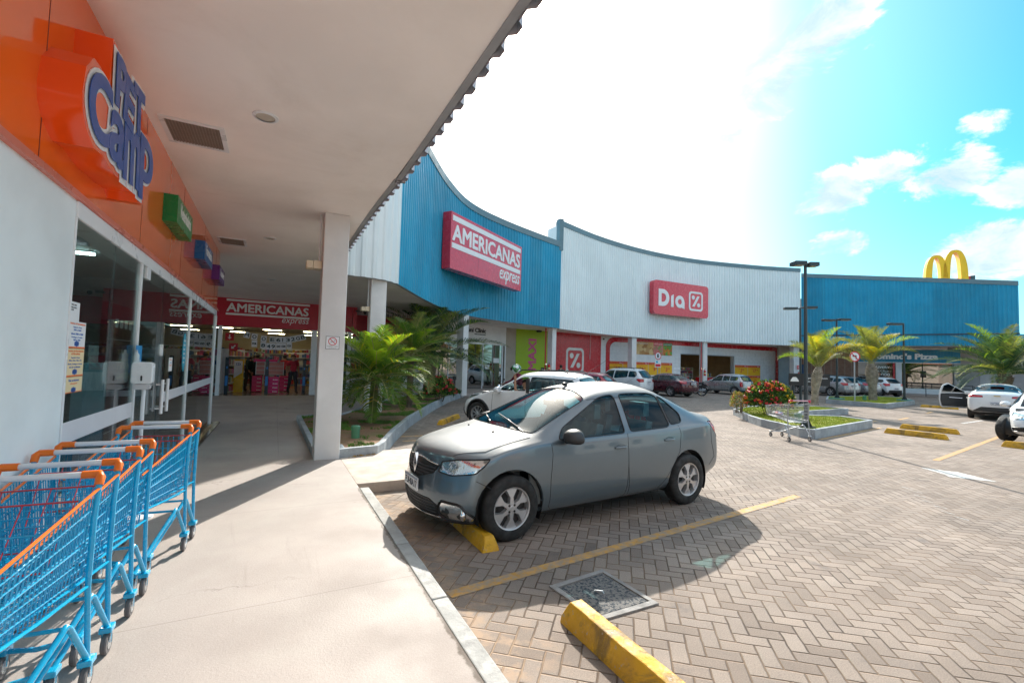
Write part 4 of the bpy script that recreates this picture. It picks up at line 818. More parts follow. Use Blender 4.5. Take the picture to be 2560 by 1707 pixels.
# big wall sign on the blue facade
t = T('store_wall_sign', 'large red box sign with white AMERICANAS express lettering on the blue facade', 'sign', (6.35, 17.9, 5.6))
Mw = plane_frame((6.24, 17.83), (11.55, 21.43)); Wd = 6.42
mb = MB(); mb.prism([(0, 5.62), (Wd, 5.62), (Wd, 8.02), (0, 8.02)], -.42, 0, Mw); mb.build('box', redsign_m, t)
mb = MB(); mb.prism([(.1, 7.66), (6.28, 7.66), (6.28, 7.88), (.1, 7.88)], 0, .02, Mw); mb.prism([(.08, 6.50), (6.26, 6.50), (6.26, 6.72), (.08, 6.72)], 0, .02, Mw); mb.build('bars', lettw, t)
text('AMERICANAS', 1, .02, Mw @ Matrix.Translation((.12, 6.83, 0)), lettw, parent=t, fit=(6.06, .68), bold=.028)
text('express', 1, .02, Mw @ Matrix.Translation((4.1, 5.72, 0)), lettw, parent=t, fit=(2.1, .66), shear=.25, bold=.01)
for k in (.335, .665): mb = MB(); mb.box(Wd*k, Wd*k+.012, 5.62, 8.02, .0004, .0012, M=Mw); mb.build('panel_joint', mat('joint_dark2', (.12, .01, .02), .6, var=0), t)
# percent market sign
def percent(mb, cx, cy, s, M, d0, d1, k=0):
    o = rrect(-s, s, -s, s, s*.36, 6); i = rrect(-s*.80, s*.80, -s*.80, s*.80, s*.24, 6)
    n = len(o); vs = [M @ Vector((cx+x, cy+y, z)) for z in (d0, d1) for x, y in o+i]
    fs = []
    for q in range(n):
        q2 = (q+1) % n; fs += [(q, q2, n+q2, n+q), (2*n+q, 3*n+q, 3*n+q2, 2*n+q2), (q, 2*n+q, 2*n+q2, q2), (n+q, n+q2, 3*n+q2, 3*n+q)]
    mb.add(vs, fs, k)
    mb.prism([(cx-s*.52, cy-s*.55), (cx-s*.2, cy-s*.55), (cx+s*.52, cy+s*.55), (cx+s*.2, cy+s*.55)], d0, d1, M, k)
    for ax, ay in ((-.38, .38), (.40, -.36)): mb.prism([(cx+s*(ax+.215*math.cos(a*R(18))), cy+s*(ay+.215*math.sin(a*R(18)))) for a in range(20)], d0, d1, M, k)
t = T('market_wall_sign', 'red rounded box sign with white Dia lettering and percent emblem', 'sign', (26, 26.5, 6)); Mw = plane_frame((26.03, 26.35), (32.1, 26.25)); Wd = 6.08
mb = MB(); mb.prism(rrect(0, Wd, 5.94, 8.62, .28), -.45, 0, Mw); mb.build('box', redsign_m, t, smooth=30)
mb = MB(); percent(mb, 4.60, 7.26, .80, Mw, 0, .03)
# D
def arcs(cx, cy, r, a0, a1, n=14): return [(cx+r*math.cos(R(a0+(a1-a0)*k/n)), cy+r*math.sin(R(a0+(a1-a0)*k/n))) for k in range(n+1)]
def ringseg(mb, out, inn, M, d0, d1):
    n = len(out); vs = [M @ Vector((x, y, z)) for z in (d0, d1) for x, y in out+inn]
    for q in range(n-1): mb.add([vs[q], vs[q+1], vs[n+q+1], vs[n+q], vs[2*n+q], vs[2*n+q+1], vs[3*n+q+1], vs[3*n+q]], [(0, 1, 2, 3), (4, 7, 6, 5), (0, 4, 5, 1), (2, 6, 7, 3)])
mb.prism([(.50, 6.60), (.80, 6.60), (.80, 7.95), (.50, 7.95)], 0, .03, Mw)
ringseg(mb, [(.80, 7.95)]+arcs(.95, 7.275, .675, 90, -90)+[(.80, 6.60)], [(.80, 7.62)]+arcs(.95, 7.275, .345, 90, -90)+[(.80, 6.93)], Mw, 0, .03)
mb.prism([(1.82, 6.60), (2.10, 6.60), (2.10, 7.62), (1.82, 7.48)], 0, .03, Mw)
ringseg(mb, arcs(2.78, 7.08, .50, 0, 360, 28), arcs(2.78, 7.08, .22, 0, 360, 28), Mw, 0, .03); mb.prism([(3.02, 6.60), (3.3, 6.52), (3.3, 7.1), (3.02, 7.1)], 0, .031, Mw)
mb.build('lettering', lettw, t)
# ---------- clinic ----------
pa, pb = (7.6, 24.9), (13.4, 26.7); Mw = plane_frame(pa, pb); u0 = 2.86
t = T('clinic', 'clinic front with reflective glass and white upper wall behind the palm', 'shop', (10.3, 25.8, .13))
mb = MB(); mb.prism([(0, 2.95), (6.07, 2.95), (6.07, SOF), (0, SOF)], -.2, 0, Mw); mb.build('upper_wall', white_wall, t)
mb = MB()
for u in (0, 1.4, 2.7, 4.05, 5.72, 5.98): mb.prism([(u, .13), (u+(.05 if u < 5.5 else .09), .13), (u+(.05 if u < 5.5 else .09), 2.95), (u, 2.95)], -.05, .02, Mw)
mb.prism([(0, 2.88), (6.07, 2.88), (6.07, 2.95), (0, 2.95)], -.05, .025, Mw); mb.build('frames', alu_m, t)
reflgl = glassmat('mirror_film_glass', (.14, .20, .19), 1.9, 3.6)
for a, b in ((.05, 1.4), (1.45, 2.7), (2.75, 4.05), (4.1, 5.72)):
    mb = MB(); mb.prism([(a, .13), (b, .13), (b, 2.88), (a, 2.88)], -.02, -.01, Mw); mb.build('glass_pane', reflgl, t)
mb = MB(); mb.prism([(0, .13), (6, .13), (6, 3), (0, 3)], -2.6, -2.5, Mw); mb.build('back_wall', mat('clinic_room', (.25, .3, .3), .8), t)
mb = MB(); mb.tube([Mw @ Vector((4.12, .3, .05)), Mw @ Vector((4.12, 1.6, .05))], .02, 8); mb.build('door_handle', alu_m, t, smooth=40)
for a, b, c, d in ((5.0, 1.75, .5, .3), (4.3, 1.35, .35, .25)):
    mb = MB(); mb.prism([(a, b), (a+c, b), (a+c, b+d), (a, b+d)], 0, .004, Mw); mb.build('notice', whs, t)
t = T('clinic_sign', 'thin dark Imuni Clinic lettering on the white wall above the reflective glass', 'sign', (10.6, 25.9, 3.5))
text('Imuni Clinic', .4, .02, Mw @ Matrix.Translation((2.42, 3.60, .002)), dark_m, parent=t, fit=(1.85, .26), bold=.012); text('Clínica de Imunização', .2, .02, Mw @ Matrix.Translation((3.35, 3.44, .002)), dark_m, parent=t, fit=(.92, .09))
# beige pier, green poster, red tiles
t = T('beige_pier', 'plain beige wall strip between clinic and green poster', 'wall', (13.8, 26.8, .13)); mb = MB(); mb.prism([(0, .13), (.9, .13), (.9, SOF), (0, SOF)], -.3, 0, plane_frame((13.42, 26.7), (14.3, 26.93))); mb.build('face', mat('beige_plaster', (.42, .37, .31), .8, bump=.1), t)
def tile_fn(c1, sc_, jc):
    def f(g, b, co, colo):
        s = g.n('ShaderNodeSeparateXYZ'); g.l(co, s.inputs[0]); u = g.m('MULTIPLY', s.outputs[0], sc_); v = g.m('MULTIPLY', s.outputs[2], sc_*1.3)
        fu = g.m('ABSOLUTE', g.m('SUBTRACT', g.m('FRACT', u), .5)); fv = g.m('ABSOLUTE', g.m('SUBTRACT', g.m('FRACT', v), .5)); e = g.rng(g.m('MAXIMUM', fu, fv), .455, .485)
        g.l(g.mix(e, colo, jc), b.inputs['Base Color'])
    return f
redt = mat('red_glazed_tile', (.58, .018, .03), .25, var=.08, fn=tile_fn(0, 5., (.30, .02, .03, 1)))
wht = mat('white_glazed_tile', (.70, .71, .72), .3, var=.04, fn=tile_fn(0, 2.5, (.62, .63, .64, 1)))
Mw = plane_frame((14.25, 26.9), (18.3, 27.5)); t = T('green_poster', 'tall lime green wall poster with upright magenta MAXI lettering', 'poster', (15.6, 27, .13))
mb = MB(); mb.prism([(0, .13), (2.76, .13), (2.76, SOF), (0, SOF)], -.2, 0, Mw); mb.build('panel', mat('lime_green', (.34, .50, .004), .45, var=.03), t)
text('MAXI', 1, .01, Mw @ Matrix.Translation((1.72, 1.32, .002)) @ Matrix.Rotation(R(90), 4, 'Z'), mat('magenta_letter', (.62, .09, .24), .45, var=0), parent=t, fit=(2.12, .64), bold=.035)
t = T('small_black_sign', 'small black plate with white symbol at the foot of the green poster', 'sign', (16.5, 27.1, 1.4)); mb = MB(); mb.prism([(2.2, 1.22), (2.68, 1.22), (2.68, 1.52), (2.2, 1.52)], .02, .04, Mw); mb.build('plate', black_m, t)
mb = MB(); mb.prism([(2.46, 1.28), (2.62, 1.28), (2.54, 1.46)], .041, .045, Mw); mb.prism([(2.24, 1.38), (2.4, 1.38), (2.4, 1.40), (2.24, 1.40)], .041, .045, Mw); mb.build('symbol', lettw, t)
t = T('spotlight', 'small dark spotlight above the green poster', 'spotlight', (16, 26.8, 3.95)); mb = MB(); mb.box(-.16, .16, -.1, .1, -.06, .06, M=Matrix.Translation((15.9, 26.7, 3.98)) @ Matrix.Rotation(R(10), 4, 'Z')); mb.build('housing', dark_m, t, bevel=.01)
mb = MB(); mb.tube([(15.9, 26.7, 4.0), (15.9, 26.7, 4.07)], .02, 6); mb.build('bracket', dark_m, t)
t = T('red_tiled_wall', 'red tiled market wall with painted white percent emblem', 'wall', (18.3, 27.5, .13))
mb = MB(); mb.prism([(2.77, .13), (4.1, .13), (4.1, SOF), (2.77, SOF)], -.3, 0, Mw); Mw = plane_frame((18.3, 27.5), (22.5, 28.3)); mb.prism([(0, .13), (4.27, .13), (4.27, SOF), (0, SOF)], -.3, 0, Mw); mb.build('tiles', redt, t)
mb = MB(); percent(mb, 1.40, 2.08, .94, Mw, .002, .012); mb.build('percent_emblem', mat('cream_paint', (.74, .72, .68), .5), t)
mb = MB(); mb.tube([Mw @ Vector((3.0, SOF, .03)), Mw @ Vector((3.0, 2.2, .03))], .014, 6); mb.build('cable_duct', alu_m, t)
# market wall
A_, B_ = (22.5, 28.3), (44.3, 27.9); Mw = plane_frame(A_, B_)
t = T('supermarket', 'white tiled market wall framed by a wide red rounded band with open entrance', 'shop', (33, 28.2, .13))
mb = MB(); mb.prism([(0, .13), (8.5, .13), (8.5, SOF), (0, SOF)], -.3, 0, Mw); mb.prism([(15.26, .13), (22.0, .13), (22.0, SOF), (15.26, SOF)], -.3, 0, Mw); mb.prism([(8.5, 2.98), (15.26, 2.98), (15.26, SOF), (8.5, SOF)], -.3, 0, Mw); mb.build('tiled_wall', wht, t)
o = [(.47, .14), (.47, 3.3)]+arcs(1.25, 3.25, .78, 180, 90, 8)+[(2.96, 4.03), (21.1, 4.04)]+arcs(21.25, 3.4, .64, 90, 0, 6)+[(21.89, 1.1)]+arcs(20.6, 1.3, 1.29, 0, -60, 8)+[(21.2, .15)]
i = [(.86, .14), (.86, 3.1)]+arcs(1.45, 3.08, .60, 180, 90, 8)+[(2.96, 3.68), (21.1, 3.66)]+arcs(21.15, 3.5, .16, 90, 0, 6)+[(21.31, 1.2)]+arcs(20.6, 1.2, .71, 0, -60, 8)+[(20.9, .15)]
mb = MB(); ringseg(mb, o, i, Mw, .003, .02); mb.build('red_band', redt, t)
mb = MB(); mb.prism([(15.2, .13), (15.3, .13), (15.3, 2.98), (15.2, 2.98)], -.3, .03, Mw); mb.prism([(8.5, 2.93), (15.26, 2.93), (15.26, 3.0), (8.5, 3.0)], -.3, .03, Mw); mb.build('entrance_frame', mat('grey_frame', (.3, .32, .34), .4), t)
ti = T('market_room', 'dim market interior seen through the wide entrance', 'room', (34, 32, .13))
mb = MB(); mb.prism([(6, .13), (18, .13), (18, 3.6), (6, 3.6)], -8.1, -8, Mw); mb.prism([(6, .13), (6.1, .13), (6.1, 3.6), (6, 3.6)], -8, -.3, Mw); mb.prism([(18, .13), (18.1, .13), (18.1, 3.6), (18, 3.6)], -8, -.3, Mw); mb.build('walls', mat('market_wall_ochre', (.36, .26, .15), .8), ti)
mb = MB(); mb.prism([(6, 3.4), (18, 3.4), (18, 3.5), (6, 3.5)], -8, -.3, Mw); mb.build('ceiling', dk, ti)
for a, d, L in ((8.7, -3, 2.6), (11.8, -4.5, 3.2), (7, -7.6, 5), (12.5, -7.6, 5)):
    p = Mw @ Vector((a, 0, d)); shelf(p.x, p.y, L, .5, 1.7, R(-1), 'stocked shelf in the market entrance number', 5).update_tag()
SH = [o for o in bpy.data.objects if o.get('label', '').endswith('entrance number')]
for o, l in zip(SH, ('front left stocked shelf inside the market entrance', 'front right stocked shelf inside the market entrance', 'rear left stocked shelf inside the market', 'rear right stocked shelf inside the market')): o['label'] = l
for k, (a, d_) in enumerate(((9.5, -2.2), (12.8, -2.2), (11., -5.5))):  # added tubes to brighten the market interior; no lamps known there
    p = Mw @ Vector((a, 0, d_)); tt = T('fluorescent_lamp', 'added glowing tube that brightens the market interior', 'ceiling lamp', (p.x, p.y, 3.3), group='added tubes brightening the market interior'); mb = MB(); mb.box(p.x-.6, p.x+.6, p.y-.02, p.y+.02, 3.27, 3.3); mb.build('tube', wt, tt); mb = MB(); mb.box(p.x-.65, p.x+.65, p.y-.05, p.y+.05, 3.31, 3.35); mb.build('batten', alu_m, tt)
for k, a in enumerate((9.5, 12.6)):
    p = Mw @ Vector((a, 0, -1.4)); tt = T('checkout_counter', ['red checkout counter at the left of the market entrance', 'red checkout counter at the right of the market entrance'][k], 'counter', (p.x, p.y, .13), group='market checkout counters'); mb = MB(); mb.box(p.x, p.x+1.6, p.y, p.y+.6, .13, .95); mb.build('body', redt, tt)
    mb = MB(); mb.box(p.x-.05, p.x+1.65, p.y-.05, p.y+.65, .952, 1.0); mb.build('top', mat('grey_top', (.4, .4, .4), .3), tt)
    mb = MB()
    for j in range(14): mb.k = rnd.randrange(5); mb.box(p.x+j*.11, p.x+j*.11+.09, p.y+.1, p.y+.3, 1.001, 1.1+rnd.random()*.25)
    mb.build('products', prodc[:5], tt)
# fruit poster and price posters
t = T('food_photo_poster', 'wide photo poster of bread, meat and fruit high on the market wall', 'poster', (28, 28.2, 2.8))
def blotch(c1, c2, c3, s):
    def f(g, b, co, colo):
        v = g.n('ShaderNodeTexVoronoi'); v.inputs['Scale'].default_value = s; g.l(co, v.inputs['Vector']); k = g.n('ShaderNodeSeparateColor'); g.l(v.outputs['Color'], k.inputs[0])
        c = g.mix(k.outputs[0], c1+(1,), c2+(1,)); g.l(g.mix(g.rng(k.outputs[1], .5, .7), c, c3+(1,)), b.inputs['Base Color'])
    return f
for n, a, b, m in (('bread', 2.94, 5.36, mat('bread_photo', (.5, .3, .1), .5, fn=blotch((.62, .36, .12), (.75, .52, .25), (.45, .2, .06), 3.))), ('meat', 5.36, 6.44, mat('meat_photo', (.5, .1, .1), .5, fn=blotch((.6, .15, .12), (.7, .3, .25), (.3, .35, .12), 5.))), ('fruit', 6.44, 7.46, mat('fruit_photo', (.5, .3, .1), .5, fn=blotch((.75, .35, .03), (.5, .05, .03), (.12, .4, .05), 6.)))):
    mb = MB(); mb.prism([(a, 2.77), (b, 2.77), (b, 3.80), (a, 3.80)], .022, .035, Mw); mb.build('panel', m, t)
mb = MB(); mb.prism([(5.37, 3.56), (6.43, 3.56), (6.43, 3.80), (5.37, 3.80)], .036, .04, Mw); mb.prism([(6.45, 3.56), (7.45, 3.56), (7.45, 3.80), (6.45, 3.80)], .036, .04, Mw, 1); mb.build('title_band', [redsign_m, mat('green_sign', (.01, .22, .05), .3)], t)
for s, a, w in (('PADARIA', 3.6, 1.2), ('AÇOUGUE', 5.45, .88), ('HORTIFRÚTI', 6.5, .9)): text(s, .2, .002, Mw @ Matrix.Translation((a, 3.62, .041)), lettw, parent=t, fit=(w, .13))
ypo = mat('yellow_offer_paper', (.82, .44, .01), .5, var=.03); rpo = mat('red_offer_paper', (.62, .03, .03), .5, var=.03)
def offer(u, z, w, h, prices, lab):
    t = T('offer_poster', lab, 'poster', Mw @ Vector((u, z, 0)), group='yellow and red price posters on the market wall')
    mb = MB(); mb.prism([(u, z), (u+w-.02, z), (u+w-.02, z+h-.2), (u, z+h-.2)], .004, .012, Mw); mb.build('sheet', ypo, t)
    mb = MB(); mb.prism([(u, z+h-.2), (u+w-.02, z+h-.2), (u+w-.02, z+h), (u, z+h)], .004, .012, Mw); mb.build('header', rpo, t)
    text('DETONA PREÇO', .2, .002, Mw @ Matrix.Translation((u+.08, z+h-.15, .0125)), ypo, parent=t, fit=(w*.62, .1)); text('Dia', .2, .002, Mw @ Matrix.Translation((u+w*.74, z+h-.15, .0125)), lettw, parent=t, fit=(w*.16, .1))
    mb = MB(); mb.prism([(u+.2, z+h-.30), (u+w*.6, z+h-.30), (u+w*.6, z+h-.28), (u+.2, z+h-.28)], .0125, .014, Mw); mb.build('small_print', rpo, t)
    if prices:
        a, b = prices.split(','); text(a, .4, .002, Mw @ Matrix.Translation((u+w*.42, z+h*.30, .0125)), rpo, parent=t, fit=(.2*len(a)+.02, .32), off=.012, shear=.15); text(b, .4, .002, Mw @ Matrix.Translation((u+w*.42+.2*len(a)+.06, z+h*.30+.17, .0125)), rpo, parent=t, fit=(.22, .15), off=.008)
        text('R$', .2, .002, Mw @ Matrix.Translation((u+w*.30, z+h*.55, .0125)), rpo, parent=t, fit=(.13, .1))
ps = ['7,99', '5,49', '4,29', '9,99', '3,59', None]
for k, p in enumerate(('7,99', '5,49', '4,29', '9,98', '3,33')):
    offer(.87+k*1.335, 1.1, 1.32, 1.04, p, ['yellow price poster farthest left by the red band', 'yellow price poster left of the fruit poster column', 'yellow price poster right of the fruit poster column', 'yellow price poster with price 9,98 by the parking sign', 'yellow price poster with price 3,33 nearest the entrance'][k])
offer(15.4, 1.22, 1.8, .95, '2,38', 'yellow price poster 2,38 right of the entrance, upper left'); offer(17.22, 1.22, 1.8, .95, '17,48', 'yellow price poster 17,48 right of the entrance, upper right')
offer(15.4, .25, 1.8, .95, '5,98', 'yellow price poster low right of the entrance behind the silver car'); offer(17.22, .25, 1.8, .95, '6,98', 'yellow price poster 6,98 lowest right above the flower bush')
t = T('wall_notices', 'four small white notices left of the market entrance', 'notice', Mw @ Vector((7.8, 1.5, 0))); mb = MB()
for a, b in ((7.72, 1.6), (8.12, 1.6), (8.12, 1.25), (7.72, 1.28)): mb.prism([(a, b), (a+.32, b), (a+.32, b+.2), (a, b+.2)], .004, .01, Mw)
mb.build('sheets', whs, t)
t = T('wall_camera', 'small dark camera at the top left of the market wall', 'camera', Mw @ Vector((.2, 3.85, 0))); mb = MB(); mb.ico(Mw @ Vector((.2, 3.85, .08)), .07, 2); mb.build('dome', dark_m, t)
t = T('dome_camera', 'dark twin camera beside the red band corner behind the near column', 'camera', (3.4, 21.6, 3.7)); mb = MB(); mb.box(3.1, 3.35, 21.2, 21.3, 3.85, 3.93); mb.ico((3.5, 21.25, 3.85), .08, 2); mb.build('body', dark_m, t)
# shutter and right shop
t = T('roller_shutter', 'grey roller shutter between the market wall and the white column', 'shutter', (43.4, 26.7, .13)); Mw = plane_frame((42.4, 27.2), (44.2, 26.35))
mb = MB(); zz = .13
while zz < 3.0: mb.prism([(.5, zz), (1.9, zz), (1.9, zz+.085), (.5, zz+.085)], 0, .02, Mw); zz += .1
mb.prism([(.5, .13), (1.9, .13), (1.9, 3.05), (.5, 3.05)], -.05, -.001, Mw)
mb.build('slats', mat('shutter_grey', (.26, .31, .33), .5), t); mb = MB(); mb.prism([(.48, 3.06), (2.4, 3.06), (2.4, SOF), (.48, SOF)], -.2, 0, Mw); mb.build('lintel', mat('beige_plaster', (.42, .37, .31), .8), t)
t = T('small_red_sign', 'little red extinguisher plate on the white column by the shutter', 'sign', (41.9, 24.6, 2.2)); mb = MB(); mb.box(-.09, .09, -.01, 0, -.17, .17, M=Matrix.Translation((41.93, 24.62, 2.1)) @ Matrix.Rotation(R(-25), 4, 'Z')); mb.build('plate', mat('signal_red', (.65, .02, .04), .5), t)
mb = MB(); mb.box(-.02, .02, -.014, -.011, -.1, .1, M=Matrix.Translation((41.93, 24.62, 2.1)) @ Matrix.Rotation(R(-25), 4, 'Z')); mb.build('symbol', lettw, t)
A_, B_ = (45.0, 24.6), (51.2, 13.6); Mw = plane_frame(A_, B_); M0 = Mw
brick = mat('brown_brick', (.25, .13, .085), .85, var=.15, vs_=3, bump=.3, bs=60, fn=tile_fn(0, 4., (.32, .24, .2, 1)))
t = T('pizza_shop', 'pizza shop front with brick wall, wide window and blue ribbed band at right', 'shop', (48, 19, .13))
mb = MB(); mb.prism([(-3, .13), (3., .13), (3., SOF), (-3, SOF)], -.25, 0, Mw); mb.build('brick_wall', brick, t)
mb = MB(); mb.prism([(-1.9, .13), (-1.0, .13), (-1.0, 2.4), (-1.9, 2.4)], .002, .03, Mw); mb.build('blue_door', mat('dark_blue_door', (.01, .06, .16), .4), t)
mb = MB(); mb.prism([(3.0, 2.75), (9.65, 2.75), (9.65, 3.85), (3.0, 3.85)], 0, .22, Mw); k = 3.05
while k < 9.6: mb.prism([(k, 2.75), (k+.07, 2.75), (k+.07, 3.85), (k, 3.85)], .221, .25, Mw); k += .2
mb.build('blue_band', mat('teal_blue_band', (.01, .21, .34), .45), t)
mb = MB(); mb.prism([(3.0, 2.70), (9.65, 2.70), (9.65, 2.748), (3.0, 2.748)], -.02, .24, Mw); mb.build('trim', alu_m, t)
mb = MB(); mb.prism([(3, .13), (9.3, .13), (9.3, .55), (3, .55)], -.1, .05, Mw); mb.build('low_wall', white_wall, t)
mb = MB(); mb.prism([(3, .55), (5.4, .55), (5.4, 2.7), (3, 2.7)], -.05, -.03, Mw); mb.build('glass_pane', darkglass, t); mb = MB(); mb.prism([(5.9, .55), (9.2, .55), (9.2, 2.7), (5.9, 2.7)], -.05, -.03, Mw); mb.build('glass_pane', reflgl, t)
mb = MB(); mb.prism([(5.4, .13), (5.55, .13), (5.55, 2.75), (5.4, 2.75)], -.1, .06, Mw); mb.build('red_post', redt, t)
mb = MB(); mb.prism([(3, .13), (9.3, .13), (9.3, 3.4), (3, 3.4)], -4.1, -4, Mw); mb.build('back_wall', mat('pizza_room', (.3, .2, .12), .8), t)
mb = MB(); mb.prism([(9.3, .13), (9.65, .13), (9.65, SOF), (9.3, SOF)], -.3, .03, Mw); mb.prism([(9.2, .13), (17, .13), (17, SOF), (9.2, SOF)], -1.5, -1.3, Mw); mb.build('grey_wall', mat('grey_beige_wall', (.40, .37, .36), .8), t)
mb = MB(); mb.prism([(11.1, .13), (12.2, .13), (12.2, 2.4), (11.1, 2.4)], -1.29, -1.26, Mw); mb.build('pale_door', mat('pale_door_paint', (.5, .48, .47), .6), t)
t = T('pizza_sign', 'white lettering reading Domino\'s Pizza on the blue ribbed band', 'sign', (48.3, 18.9, 3.3)); t['label'] = 'raised white lettering with the word Pizza on the blue ribbed band'
text("Domino's Pizza", .6, .05, Mw @ Matrix.Translation((3.75, 3.0, .252)), lettw, parent=t, fit=(4.55, .52), off=.03)
t = T('window_phone_lettering', 'white phone number lettering on the dark pizza shop window', 'sign', (47, 21, 1.9))
for s, u, z, w, h in (('DELIVERY', 3.9, 2.2, 1.3, .18), ('E BALCÃO', 3.9, 1.9, 1.2, .16), ('3325-9000', 3.5, 1.55, 1.7, .22)): text(s, .2, .004, Mw @ Matrix.Translation((u, z, -.025)), lettw, parent=t, fit=(w, h))
# railing in front of the pizza window
t = T('ramp_railing', 'black tubular handrail in front of the pizza window', 'railing', (46, 17, .0)); mb = MB()
Mr = plane_frame((45.2, 18.2), (47.3, 14.6)); L = 4.1
mb.tube([Mr @ Vector(p) for p in ((0, 1.05, 0), (L, .95, 0), (L+.12, .85, 0), (L, .75, 0))], .03, 8); mb.tube([Mr @ Vector(p) for p in ((0, .78, 0), (L, .68, 0))], .025, 8)
for k in range(4): mb.tube([Mr @ Vector((.05+k*L/3.05, 0, 0)), Mr @ Vector((.05+k*L/3.05, 1.0, 0))], .025, 6)
mb.build('rails', black_m, t, smooth=40)
# arches on the roof behind
t = T('arches_sign', 'yellow double arch emblem on a red board rising behind the blue facade', 'sign', (54, 19, 9)); Mq = plane_frame((54.09, 19.86), (55.84, 17.24)); ym = mat('arch_yellow', (.90, .52, .003), .35, var=.04)
mb = MB()
def arch(u0, u1, zt, zb=9.3, w=.50, d=.85):
    c = (u0+u1)/2; a = (u1-u0)/2; O = []; I = []
    for k in range(25):
        th = R(180-180*k/24); O.append((c+a*math.copysign(abs(math.cos(th))**.75, math.cos(th)), 10.2+(zt-10.2)*math.sin(th)**.8)); I.append((c+(a-w)*math.copysign(abs(math.cos(th))**.75, math.cos(th)), 10.2+(zt-.22-10.2)*math.sin(th)**.8))
    O = [(u0, zb)]+O+[(u1, zb)]; I = [(u0+w, zb)]+I+[(u1-w, zb)]
    ringseg(mb, O, I, Mq, -d, 0)
arch(-.05, 1.55, 12.95); arch(1.2, 2.95, 13.32); mb.build('arches', ym, t, smooth=30)
mb = MB(); mb.prism([(.35, 9.2), (3.3, 9.2), (3.3, 10.95), (.35, 10.35)], -1.0, -.76, Mq); mb.build('board', redsign_m, t)
mb = MB(); mb.prism([(3.3, 9.2), (3.6, 9.2), (3.6, 10.97), (3.3, 10.95)], -1.3, -.70, Mq); mb.build('board_edge', mat('dark_teal', (.05, .11, .13), .5), t)
text("McDonald's", .5, .03, Mq @ Matrix.Translation((.6, 9.85, -.755)), lettw, parent=t, fit=(2.5, .42), off=.02)
# distant block beyond the right end
t = T('distant_block', 'small pink-brown building far beyond the right palm', 'building', (75, 10, 0)); mb = MB(); mb.box(72, 90, 4, 16, 0, 5.2); mb.build('wall', mat('pinkish_render', (.42, .27, .24), .8), t)
mb = MB(); mb.box(71.6, 90, 3.6, 16.4, 5.21, 5.5); mb.build('roof', sheetback, t); mb = MB()
for k in range(4): mb.box(71.9, 71.99, 5+k*2.7, 6.4+k*2.7, 1.2, 2.6)
mb.build('windows', darkglass, t)
